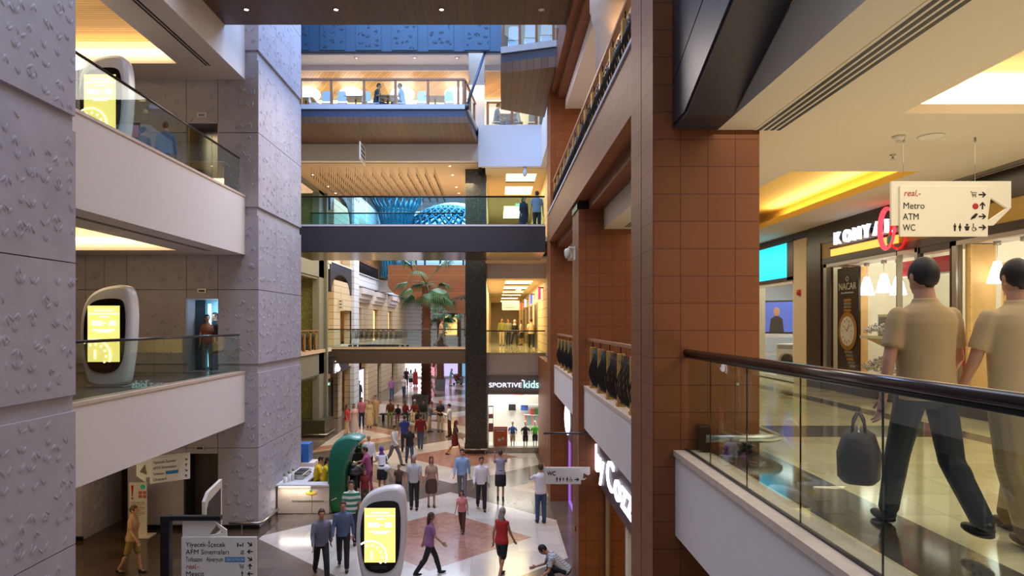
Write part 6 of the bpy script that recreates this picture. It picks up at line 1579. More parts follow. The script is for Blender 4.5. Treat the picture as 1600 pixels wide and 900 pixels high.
MB(of).box(-.4, 2.2, 30.05, 30.15, 15.72, 15.8).build('handrail', WOODR, t); MB(of).box(-.35, 2.2, 30.09, 30.1, 14.8, 15.7).build('glass_panel', GLS, t)
CHW = mat('chair_white_shell', (208, 218, 232), .35, var=.02)
def chair():
    t = thing('dining_chair', None, 'chair')
    MB().bbox(-.2, .2, -.2, .2, .43, .46, .012).build('seat', CHW, t)
    MB().prism([(-.19, .5), (.19, .5), (.17, .88), (.1, .93), (-.1, .93), (-.17, .88)], 'y', .19, .215).build('backrest', CHW, t)
    for x in (-.17, .17):
        for y in (-.17, .2): MB().tube([(x, y, .44), (x * 1.15, y * 1.15, 0)], .012, 6).build('leg', SS, t)
    return t
cp = chair(); first = [True]
def put_chair(x, y, z, rz, label):
    o = cp if first[0] else copy_tree(cp); first[0] = False
    place(o, (x, y, z), rz, label, 'white food court chairs')
for i, (px, rz, lab) in enumerate([(512, PI, 'white chair behind the second railing bay, left edge of the oak post'), (536, PI, 'white chair facing the first table on the food court deck'), (574, PI, 'white chair just right of the third oak post'), (586, R(-90), 'white chair under the seated man in dark shirt'), (627, R(90), 'white chair with pale blue seated figure behind the fourth oak post'), (660, PI, 'white chair left of the fifth oak post'), (702, PI, 'white chair near the right corner of the food court deck'), (492, R(90), 'white chair at the far left end of the food court deck')]):
    put_chair(PX(px, 28.4), 28.4, 14.68, rz, lab)
put_chair(PX(775, 31.0), 31.0, 14.68, R(-90), 'white chair under the seated person left of the post above the white wall')
put_chair(PX(810, 31.0), 31.0, 14.68, R(90), 'white chair under the white-shirted person above the white wall')
put_chair(PX(832, 31.2), 31.2, 14.68, R(180), 'empty white chair at the right end above the white wall')
def table():
    t = thing('dining_table', None, 'table')
    MB().bbox(-.42, .42, -.42, .42, .71, .745, .01).build('table_top', mat('table_oak', (150, 112, 78), .4), t)
    MB().tube([(0, 0, .02), (0, 0, .71)], .035, 10).build('column', SS, t); MB().lathe((0, 0, 0), [(.25, 0), (.24, .015), (.05, .03)], 18).build('foot', SS, t)
    return t
tp = table()
for i, (x, y, lab) in enumerate([(PX(556, 28.6), 28.6, 'square oak table near the left end of the food court deck'), (PX(606, 28.5), 28.5, 'square oak table in front of the seated man on the deck'), (PX(680, 28.6), 28.6, 'square oak table near the right corner of the deck'), (PX(478, 28.8), 28.8, 'square oak table cut by the leaf relief shaft'), (PX(792, 31.0), 31.0, 'square table between the two people above the white wall')]):
    place(tp if i == 0 else copy_tree(tp), (x, y, 14.68), 0, lab, 'square food court tables')
for i, (px, lab) in enumerate([(549, 'white globe pendant lamp over the left tables of the food court'), (629, 'white globe pendant lamp behind the seated pale blue figure'), (713, 'white globe pendant lamp near the right end of the food court'), (482, 'white globe pendant lamp beside the leaf relief shaft')]):
    t = thing('globe_lamp', lab, 'lamp', (PX(px, 31.0), 31.0, PZ(147, 31.0)), 0, 'globe lamps of the food court'); MB().ball((0, 0, 0), (.55, .55, .3), 16).build('globe', LAMPW, t); MB().tube([(0, 0, .3), (0, 0, 16.72 - PZ(147, 31.0))], .012, 6).build('cord', SIGNW, t)
# big white armchair backs on the small deck, top right
for i, px in enumerate((803, 828, 852)):
    o = copy_tree(cp); place(o, (PX(px, 22.6), 22.6 - .2 * i, 14.82), PI, ['white chair on the small top right deck, leftmost', 'white chair on the small top right deck, middle', 'white chair on the small top right deck, nearest the beam'][i], 'white food court chairs')
# ================================================================== PEOPLE
def remesh(mb, voxel, smooth_it=4, fac=.5):
    me = mb.mesh('tmp'); o = bpy.data.objects.new('tmp', me); col.objects.link(o)
    m = o.modifiers.new('r', 'REMESH'); m.mode = 'VOXEL'; m.voxel_size = voxel; m.use_smooth_shade = True
    if smooth_it:
        s = o.modifiers.new('s', 'SMOOTH'); s.iterations = smooth_it; s.factor = fac
    dg = bpy.context.evaluated_depsgraph_get(); dg.update()
    r = bpy.data.meshes.new_from_object(o.evaluated_get(dg))
    bpy.data.objects.remove(o); bpy.data.meshes.remove(me)
    for p in r.polygons: p.use_smooth = True
    r.materials.clear(); r.materials.append(None)
    return r
def ring_loft(mb, rings, T, n=16):
    """rings: (z, rx, ry, yoff)"""
    vs = []; fs = []
    for (z, rx, ry, yo) in rings:
        for k in range(n):
            q = 2 * PI * k / n; vs.append(T @ Vector((rx * math.cos(q), yo + ry * math.sin(q), z)))
    m = len(rings) - 1
    for i in range(m):
        for k in range(n): fs.append((i * n + k, i * n + (k + 1) % n, (i + 1) * n + (k + 1) % n, (i + 1) * n + k))
    fs.append(tuple(range(n))[::-1]); fs.append(tuple(m * n + i for i in range(n)))
    mb.add(vs, fs, 0, True)
def limb(mb, pts, rs, n=10):
    P = []; Rr = []
    for i in range(len(pts) - 1):                       # subdivide so the taper is smooth
        for k in range(4):
            t_ = k / 4; P.append(pts[i].lerp(pts[i + 1], t_)); Rr.append(rs[i] * (1 - t_) + rs[i + 1] * t_)
    P.append(pts[-1]); Rr.append(rs[-1])
    mb.tube(P, Rr, n)
    for p, r in ((pts[0], rs[0]), (pts[-1], rs[-1])): mb.ball(p, r * .98, 8)
POSES = {  # legs: thighL kneeL thighR kneeR (deg, + forward); arms L/R: forward, out, elbow; lean; sit height
    'stand': dict(legs=(3, 3, -3, 3), aL=(4, 9, 12), aR=(0, 9, 14), lean=0),
    'walk': dict(legs=(26, 10, -20, 18), aL=(-22, 8, 16), aR=(24, 8, 26), lean=3),
    'stroll': dict(legs=(14, 6, -14, 16), aL=(-12, 10, 18), aR=(14, 10, 24), lean=2),
    'carry': dict(legs=(20, 8, -16, 22), aL=(2, 14, 4), aR=(12, 12, 30), lean=2),
    'folded': dict(legs=(2, 2, -4, 4), aL=(25, 4, 95), aR=(22, 4, 98), lean=0),
    'phone': dict(legs=(4, 4, -2, 2), aL=(60, 12, 105), aR=(70, 12, 100), lean=2),
    'reach': dict(legs=(5, 5, -5, 5), aL=(40, 8, 45), aR=(55, 8, 30), lean=9),
    'sit': dict(legs=(84, 84, 80, 78), aL=(28, 8, 50), aR=(26, 8, 55), lean=8, hip=.50),
    'stoolsit': dict(legs=(70, 78, 62, 70), aL=(30, 8, 60), aR=(36, 8, 55), lean=14, hip=.74),
    'crouch': dict(legs=(105, 125, 80, 120), aL=(60, 10, 40), aR=(70, 10, 50), lean=48, hip=.40),
    'away': dict(legs=(18, 4, -14, 26), aL=(-2, 11, 8), aR=(10, 13, 34), lean=1),
    'away2': dict(legs=(-10, 14, 16, 4), aL=(8, 11, 24), aR=(-4, 12, 14), lean=1),
}
def skeleton(sex, pose):
    p = POSES[pose]
    hip = p.get('hip', .92); f = sex == 'f'
    J = {}
    T = Matrix.Translation((0, 0, hip - .92)) @ Matrix.Translation((0, 0, .92)) @ Matrix.Rotation(R(p['lean']), 4, 'X') @ Matrix.Translation((0, 0, -.92))
    J['T'] = T
    sh = .155 if f else .185
    low = 9
    for i, s in enumerate(('L', 'R')):
        sx = 1 if s == 'L' else -1
        h = Vector((sx * .088, 0, hip)); a = R(p['legs'][2 * i]); k = R(p['legs'][2 * i + 1])
        kn = h + Vector((sx * .01, -math.sin(a), -math.cos(a))) * .43
        an = kn + Vector((0, -math.sin(a - k), -math.cos(a - k))) * .41
        J['hip' + s], J['knee' + s], J['ank' + s] = h, kn, an
        low = min(low, an.z - .08)
    for s in 'LR':
        sx = 1 if s == 'L' else -1
        fw, out, el = (R(v) for v in p['a' + s])
        S = Vector((sx * sh, 0, 1.405)); d = Vector((sx * math.sin(out), -math.sin(fw) * math.cos(out), -math.cos(fw) * math.cos(out)))
        E = S + d * .29
        fw2 = fw + el; d2 = Vector((sx * (math.sin(out) * .6 - (.55 if pose == 'folded' else .12) * math.sin(el)), -math.sin(fw2), -math.cos(fw2))).normalized()
        Wr = E + d2 * .25
        J['sh' + s], J['el' + s], J['wr' + s] = T @ (S.lerp(Vector((0, 0, 1.36)), .08) + Vector((0, 0, -.01))), T @ E, T @ Wr
        J['hd' + s] = (T.to_3x3() @ d2).normalized()
    J['dz'] = -low if 'hip' not in p else 0.0
    if pose in ('sit', 'stoolsit'): J['dz'] = 0.0
    if J['dz']:
        for k_ in list(J):
            if isinstance(J[k_], Vector) and not k_.startswith('hd'): J[k_] = J[k_] + Vector((0, 0, J['dz']))
        J['T'] = Matrix.Translation((0, 0, J['dz'])) @ T
    return J
TORSO = {'m': [(.82, .09, .08, 0), (.88, .15, .11, .01), (.96, .162, .118, .012), (1.05, .148, .108, .004), (1.14, .15, .11, 0), (1.26, .17, .122, 0), (1.35, .182, .118, .004), (1.41, .165, .10, .008), (1.45, .11, .08, .01), (1.48, .062, .064, .008), (1.56, .056, .06, -.004)],
         'f': [(.82, .09, .085, 0), (.88, .16, .12, .015), (.96, .172, .124, .018), (1.06, .132, .10, .004), (1.13, .126, .098, 0), (1.24, .148, .122, -.016), (1.33, .155, .112, -.006), (1.40, .14, .09, .006), (1.44, .09, .07, .01), (1.475, .05, .054, .008), (1.56, .048, .052, -.004)]}
CACHE = {}
def hand(mb, w, d, sx, T3):
    """palm, four unequal curled fingers and a thumb"""
    side = Vector((0, -1, 0)); side = (side - d * side.dot(d)).normalized() if abs(d.y) < .95 else Vector((0, 0, 1))
    nrm = d.cross(side).normalized() * (1 if sx > 0 else -1)      # back of hand
    p1 = w + d * .085
    P = []
    for q in (0, .25, .5, .75, 1.0):
        c = w + d * (.0 + .09 * q); wd = .028 + .014 * math.sin(q * 2.2)
        for k in range(8):
            a = 2 * PI * k / 8; P.append(c + side * wd * math.cos(a) + nrm * .014 * math.sin(a))
    fs = [(i * 8 + k, i * 8 + (k + 1) % 8, (i + 1) * 8 + (k + 1) % 8, (i + 1) * 8 + k) for i in range(4) for k in range(8)] + [tuple(range(8))[::-1], tuple(range(32, 40))]
    mb.add(P, fs, 0, True)
    for i, l in enumerate((.068, .078, .072, .058)):
        b = w + d * .085 + side * (.030 - .020 * i)
        m1 = b + d * l * .5 - nrm * .006; m2 = b + d * l * .82 - nrm * .02; e = b + d * l * .98 - nrm * .036
        mb.tube([b - d * .01, m1, m2, e], [.0092, .0088, .008, .0066], 6); mb.ball(e, .0064, 6)
    b = w + d * .022 + side * .026
    m1 = b + side * .026 + d * .026 - nrm * .004; e = b + side * .03 + d * .056 - nrm * .012
    mb.tube([b, m1, e], [.0125, .0105, .008], 6); mb.ball(e, .0078, 6)
def join_mesh(a, mb):
    """append extra shells to a mesh"""
    v = [x.co[:] for x in a.vertices]; f = [list(p.vertices) for p in a.polygons]
    k = len(v); me = bpy.data.meshes.new('body')
    me.from_pydata(v + [tuple(x) for x in mb.v], [], f + [[i + k for i in q] for q in mb.f]); me.validate()
    for p in me.polygons: p.use_smooth = True
    me.materials.append(None); bpy.data.meshes.remove(a)
    return me
def shape(kind, sex, pose, opt, vox):
    key = (kind, sex, pose, opt, vox)
    if key in CACHE: return CACHE[key]
    J = skeleton(sex, pose); T = J['T']; mb = MB(); tr = TORSO[sex]
    lk = .92 if sex == 'f' else 1.0
    if kind == 'body':
        ring_loft(mb, [(z, rx * (.93 if z < 1.43 else 1), ry * (.93 if z < 1.43 else 1), yo) for z, rx, ry, yo in tr], T)
        hc = Vector((0, -.012, 1.645))
        def hb(c, r): 
            k0 = len(mb.v); mb.ball(c, r, 14)
            for i in range(k0, len(mb.v)): mb.v[i] = tuple(T @ Vector(mb.v[i]))
        hb(hc, (.074, .092, .108)); hb(hc + Vector((0, -.028, -.055)), (.056, .062, .062)); hb(hc + Vector((0, -.062, -.095)), (.03, .026, .022))
        hb(hc + Vector((0, -.095, -.012)), (.013, .022, .026)); hb(hc + Vector((0, -.082, .028)), (.05, .016, .014))
        for s in (-1, 1): hb(hc + Vector((s * .077, .008, -.008)), (.012, .02, .032))
        hb(hc + Vector((0, -.085, -.058)), (.026, .014, .012))
        for s in 'LR':
            limb(mb, [J['hip' + s], J['knee' + s], J['ank' + s]], [.078 * lk, .052 * lk, .036])
            mb.ball(J['knee' + s].lerp(J['ank' + s], .3) + Vector((0, .012, 0)), (.041, .044, .09), 10)
            mb.ball(J['ank' + s] + Vector((0, -.05, -.035)), (.035, .10, .03), 10)
            limb(mb, [J['sh' + s], J['el' + s], J['wr' + s]], [.047 * lk, .037 * lk, .026 * lk])
        me = remesh(mb, vox)
        ex = MB()
        for s in 'LR': hand(ex, J['wr' + s] - J['hd' + s] * .01, J['hd' + s], 1 if s == 'L' else -1, None)
        me = join_mesh(me, ex)
    elif kind == 'top':
        hem = {'short': .87, 'long': .87, 'vest': .87, 'jacket': .80}.get(opt, .87)
        g = .012 if opt != 'jacket' else .026
        rings = [(hem, max(rx for z, rx, ry, yo in tr if z < 1.0) + g + .006, max(ry for z, rx, ry, yo in tr if z < 1.0) + g + .006, .01)]
        rings += [(z, rx + g + (.012 if 1.0 < z < 1.2 else 0), ry + g + (.010 if 1.0 < z < 1.2 else 0), yo) for z, rx, ry, yo in tr if hem + .02 < z < 1.46]
        rings += [(1.475, .076, .076, .008), (1.505, .068, .07, .004)]
        ring_loft(mb, rings, T, 32)
        for s in 'LR':
            if opt == 'vest': mb.ball(J['sh' + s], .066 * lk, 10); continue
            if opt == 'short':
                e = J['sh' + s].lerp(J['el' + s], .72); mb.tube([J['sh' + s].lerp(e, k / 5) for k in range(6)], [.060 * lk, .066 * lk, .064 * lk, .062 * lk, .062 * lk, .062 * lk], 12); mb.ball(J['sh' + s], .0605 * lk, 12)
            else: limb(mb, [J['sh' + s], J['el' + s], J['wr' + s].lerp(J['el' + s], .06)], [.066 * lk, .052 * lk, .040 * lk])
        me = remesh(mb, vox, 8)
    elif kind == 'bottom':
        g = .012
        if opt in ('trousers', 'shorts', 'loose'):
            ring_loft(mb, [(z, rx + g, ry + g, yo) for z, rx, ry, yo in tr if z < 1.07], T if POSES[pose]['lean'] < 20 else T)
            for s in 'LR':
                ka = J['knee' + s].lerp(J['ank' + s], .96)
                if opt == 'shorts': limb(mb, [J['hip' + s], J['hip' + s].lerp(J['knee' + s], .85)], [.094, .082])
                elif opt == 'loose': limb(mb, [J['hip' + s], J['knee' + s], ka], [.10, .088, .082])
                else:
                    limb(mb, [J['hip' + s], J['knee' + s], ka], [.094, .074, .062]); mb.ball(J['knee' + s].lerp(J['ank' + s], .3) + Vector((0, .012, 0)), (.062, .064, .11), 10)
        else:
            zt, zb, rb = {'skirt': (1.06, .48, .20), 'longskirt': (1.06, .14, .26), 'dress': (1.06, .12, .27), 'mini': (1.06, .58, .185)}[opt]
            n_ = 8; rg = []
            kx = (J['kneeL'] + J['kneeR']) / 2
            for i in range(n_ + 1):
                q = i / n_; z = zb + (zt - zb) * q; w = rb + (.150 - rb) * q + .03 * math.sin(q * PI)
                rg.append((z, w, w * .78, .01))
            ring_loft(mb, rg, Matrix.Translation((0, 0, J['dz'] if J['dz'] > 0 else 0)), 20)
        me = remesh(mb, vox, 3)
    elif kind == 'hair':
        hc = Vector((0, -.004, 1.655)); n, m = 22, 14
        vs = []; fs = []
        for i in range(m + 1):
            t_ = PI * i / m
            for k in range(n):
                q = 2 * PI * k / n; d = Vector((math.sin(t_) * math.cos(q), math.sin(t_) * math.sin(q), math.cos(t_)))
                rx, ry, rz = .083, .100, .112
                face = d.y < -.25 and d.z < (.42 if opt != 'scarf' else .55) and abs(d.x) < .74
                low_ = (d.z < -.30 - .5 * max(0, min(1, (d.y + .1) / .6))) and opt in ('short', 'cap', 'bald')
                side = opt == 'bald' and d.z > .3
                r = .80 if (face or low_ or side) else 1.0
                if opt == 'scarf' and not face: r = 1.07
                p = hc + Vector((d.x * rx, d.y * ry, d.z * rz)) * r
                vs.append(T @ p)
        for i in range(m):
            for k in range(n): fs.append((i * n + k, i * n + (k + 1) % n, (i + 1) * n + (k + 1) % n, (i + 1) * n + k))
        mb.add(vs, fs, 0, True)
        def hb2(c, r):
            k0 = len(mb.v); mb.ball(c, r, 12)
            for i in range(k0, len(mb.v)): mb.v[i] = tuple(T @ Vector(mb.v[i]))
        if opt == 'longhair': hb2(hc + Vector((0, .06, -.13)), (.085, .05, .17)); 
        if opt == 'scarf': hb2(hc + Vector((0, .012, -.15)), (.088, .095, .08)); hb2(hc + Vector((0, .0, -.22)), (.14, .11, .06))
        if opt == 'bun': hb2(hc + Vector((0, .105, .0)), (.045, .045, .045))
        if opt == 'cap': hb2(hc + Vector((0, -.09, .045)), (.065, .07, .012)); hb2(hc + Vector((0, 0, .04)), (.088, .104, .08))
        me = mb.mesh('hair')
        me.materials.append(None)
    elif kind == 'shoe':
        s = opt
        a = J['ank' + s]; mb.ball(a + Vector((0, -.055, -.045)), (.046, .128, .036), 14); mb.ball(a + Vector((0, .01, -.015)), (.044, .056, .05), 12)
        for i, v in enumerate(mb.v):
            if v[2] < a.z - .08: mb.v[i] = (v[0], v[1], a.z - .08)
        me = mb.mesh('shoe'); me.materials.append(None)
    elif kind == 'eye':
        hc = Vector((0, -.012, 1.645)); s = opt
        c = T @ (hc + Vector((s * .03, -.086, .008))); mb.ball(c, (.011, .008, .007), 8); me = mb.mesh('eye'); me.materials.append(None)
    elif kind == 'mouth':
        hc = Vector((0, -.012, 1.645)); c = T @ (hc + Vector((0, -.098, -.058))); mb.ball(c, (.022, .006, .006), 8); me = mb.mesh('mouth'); me.materials.append(None)
    CACHE[key] = me
    return me
SKIN = mat('skin_olive', (190, 140, 112), .55, var=.03); LIPS = mat('lips', (140, 80, 72), .5, var=0); EYEM = mat('eye_dark', (30, 22, 20), .3, var=0)
HAIRK = mat('hair_black', (26, 20, 18), .6, var=.1); HAIRB = mat('hair_brown', (70, 46, 32), .6, var=.1); HAIRG = mat('hair_grey', (150, 146, 142), .6, var=.1)
def cloth(n, c): return mat('cloth_' + n, c, .8, var=.05, scale=9)
def m_stripes(n, b):
    P = n.sep(n.obj()); f = n.math('FRACT', n.math('DIVIDE', P[2], .15))
    n.l.new(n.mix(n.math('GREATER_THAN', f, .5), lin((36, 128, 96)), lin((216, 220, 212))), b.inputs['Base Color'])
STRIPE = custom('cloth_striped_green', m_stripes, .8)
def m_check(n, b):
    P = n.sep(n.obj()); f = n.math('LESS_THAN', n.math('FRACT', n.math('DIVIDE', P[2], .045)), .3); h = n.math('LESS_THAN', n.math('FRACT', n.math('DIVIDE', P[0], .045)), .3)
    n.l.new(n.mix(n.math('MULTIPLY', n.math('ADD', f, h), .5), lin((206, 210, 216)), lin((70, 84, 110))), b.inputs['Base Color'])
CHECK = custom('cloth_checked_blue', m_check, .8)
JEAN = cloth('denim', (62, 84, 116)); DJEAN = cloth('dark_denim', (36, 46, 66)); BLK = cloth('black', (26, 26, 30)); BRN = cloth('brown', (84, 62, 50)); GRY = cloth('grey', (110, 110, 114)); WHT = cloth('white', (226, 226, 230)); BEI = cloth('beige', (198, 176, 140)); DRED = cloth('dark_red', (120, 32, 38)); RED = cloth('red', (176, 30, 30)); PINK = cloth('pink', (206, 120, 150)); PURP = cloth('purple', (150, 104, 150)); LBLU = cloth('light_blue', (140, 170, 214)); BLU = cloth('royal_blue', (44, 64, 150)); YELW = cloth('yellow', (232, 196, 24)); PLUM = cloth('plum', (160, 76, 120)); BRNJ = cloth('brown_jacket', (104, 62, 36)); TEALC = cloth('teal', (80, 150, 160)); OLIV = cloth('olive', (120, 122, 60)); SHOEK = mat('shoe_black', (24, 20, 20), .4, var=.05); SHOEB = mat('shoe_brown', (90, 58, 40), .45, var=.05)
def person(label, loc, rz, sex, pose, top, sleeve, bot, btype, hair, hstyle, h=1.75, vox=.014, shoes=None, skin=None, dress=False):
    t = thing('person', label, 'person', loc, rz)
    s = h / 1.75; t.scale = (s, s, s)
    def part(name, me, m):
        o = bpy.data.objects.new(name, me); o.parent = t; col.objects.link(o)
        o.material_slots[0].link = 'OBJECT'; o.material_slots[0].material = m
        return o
    part('body', shape('body', sex, pose, None, vox), skin or SKIN)
    part('shirt', shape('top', sex, pose, sleeve, vox), top)
    part({'trousers': 'trousers', 'loose': 'trousers', 'shorts': 'shorts'}.get(btype, 'skirt'), shape('bottom', sex, pose, btype, vox), bot)
    part('hair' if hstyle not in ('scarf', 'cap') else {'scarf': 'headscarf', 'cap': 'cap'}[hstyle], shape('hair', sex, pose, hstyle, vox), hair)
    for q in 'LR': part('shoe', shape('shoe', sex, pose, q, vox), shoes or SHOEK)
    for q in (-1, 1): part('eye', shape('eye', sex, pose, q, vox), EYEM)
    part('mouth', shape('mouth', sex, pose, None, vox), LIPS)
    return t
def gp(px, py, z=0.0):
    Y = (6.0 - z) * F / (py - 506.0); return (PX(px, Y), Y, z)
A_, T_, RT, LF = PI, 0.0, PI / 2, -PI / 2       # away, towards camera, right, left
# --- foreground walkers on the right walkway
person('tall man in beige shirt and dark jeans walking away with a dark bag', gp(1446, 833, L1), A_ + .05, 'm', 'away', cloth('beige_shirt', (176, 148, 108)), 'short', cloth('ink_denim', (28, 32, 42)), 'trousers', HAIRK, 'short', 1.87, .009, SHOEK)
person('man in pale beige shirt and trousers walking away at the right picture edge', gp(1592, 843, L1), A_ - .05, 'm', 'away2', cloth('pale_beige_shirt', (188, 164, 124)), 'short', cloth('khaki_trousers', (138, 114, 80)), 'loose', HAIRK, 'short', 1.84, .009, SHOEB)
def travel_bag():
    bx = gp(1446, 833, L1)
    t = thing('travel_bag', 'dark brown soft bag hanging from the left hand of the tall man', 'bag', (2.42, bx[1] - .02, 4.97), R(62))
    t.scale = (1.12, 1.12, 1.06)
    BG = mat('bag_dark_brown', (44, 28, 24), .6, var=.1)
    mb = MB()
    rings = [(0, .20, .09), (.03, .235, .115), (.16, .235, .12), (.27, .20, .09), (.31, .17, .03)]
    vs = []; fs = []; n = 20
    for z, rx, ry in rings:
        for k in range(n):
            q = 2 * PI * k / n; c, s = math.cos(q), math.sin(q)
            vs.append((rx * math.copysign(abs(c) ** .6, c), ry * math.copysign(abs(s) ** .6, s), z))
    for i in range(4):
        for k in range(n): fs.append((i * n + k, i * n + (k + 1) % n, (i + 1) * n + (k + 1) % n, (i + 1) * n + k))
    fs += [tuple(range(n))[::-1], tuple(range(80, 100))]
    mb.add(vs, fs, 0, True).build('body', BG, t)
    for s in (-.035, .035): MB().tube([(-.10, s, .29), (-.09, s * .8, .36), (-.03, s * .2, .41), (.03, s * .2, .41), (.09, s * .8, .36), (.10, s, .29)], .009, 6).build('handle', BG, t)
    MB().tube([(-.17, 0, .312), (.17, 0, .312)], .006, 5).build('zip', SS, t)
travel_bag()
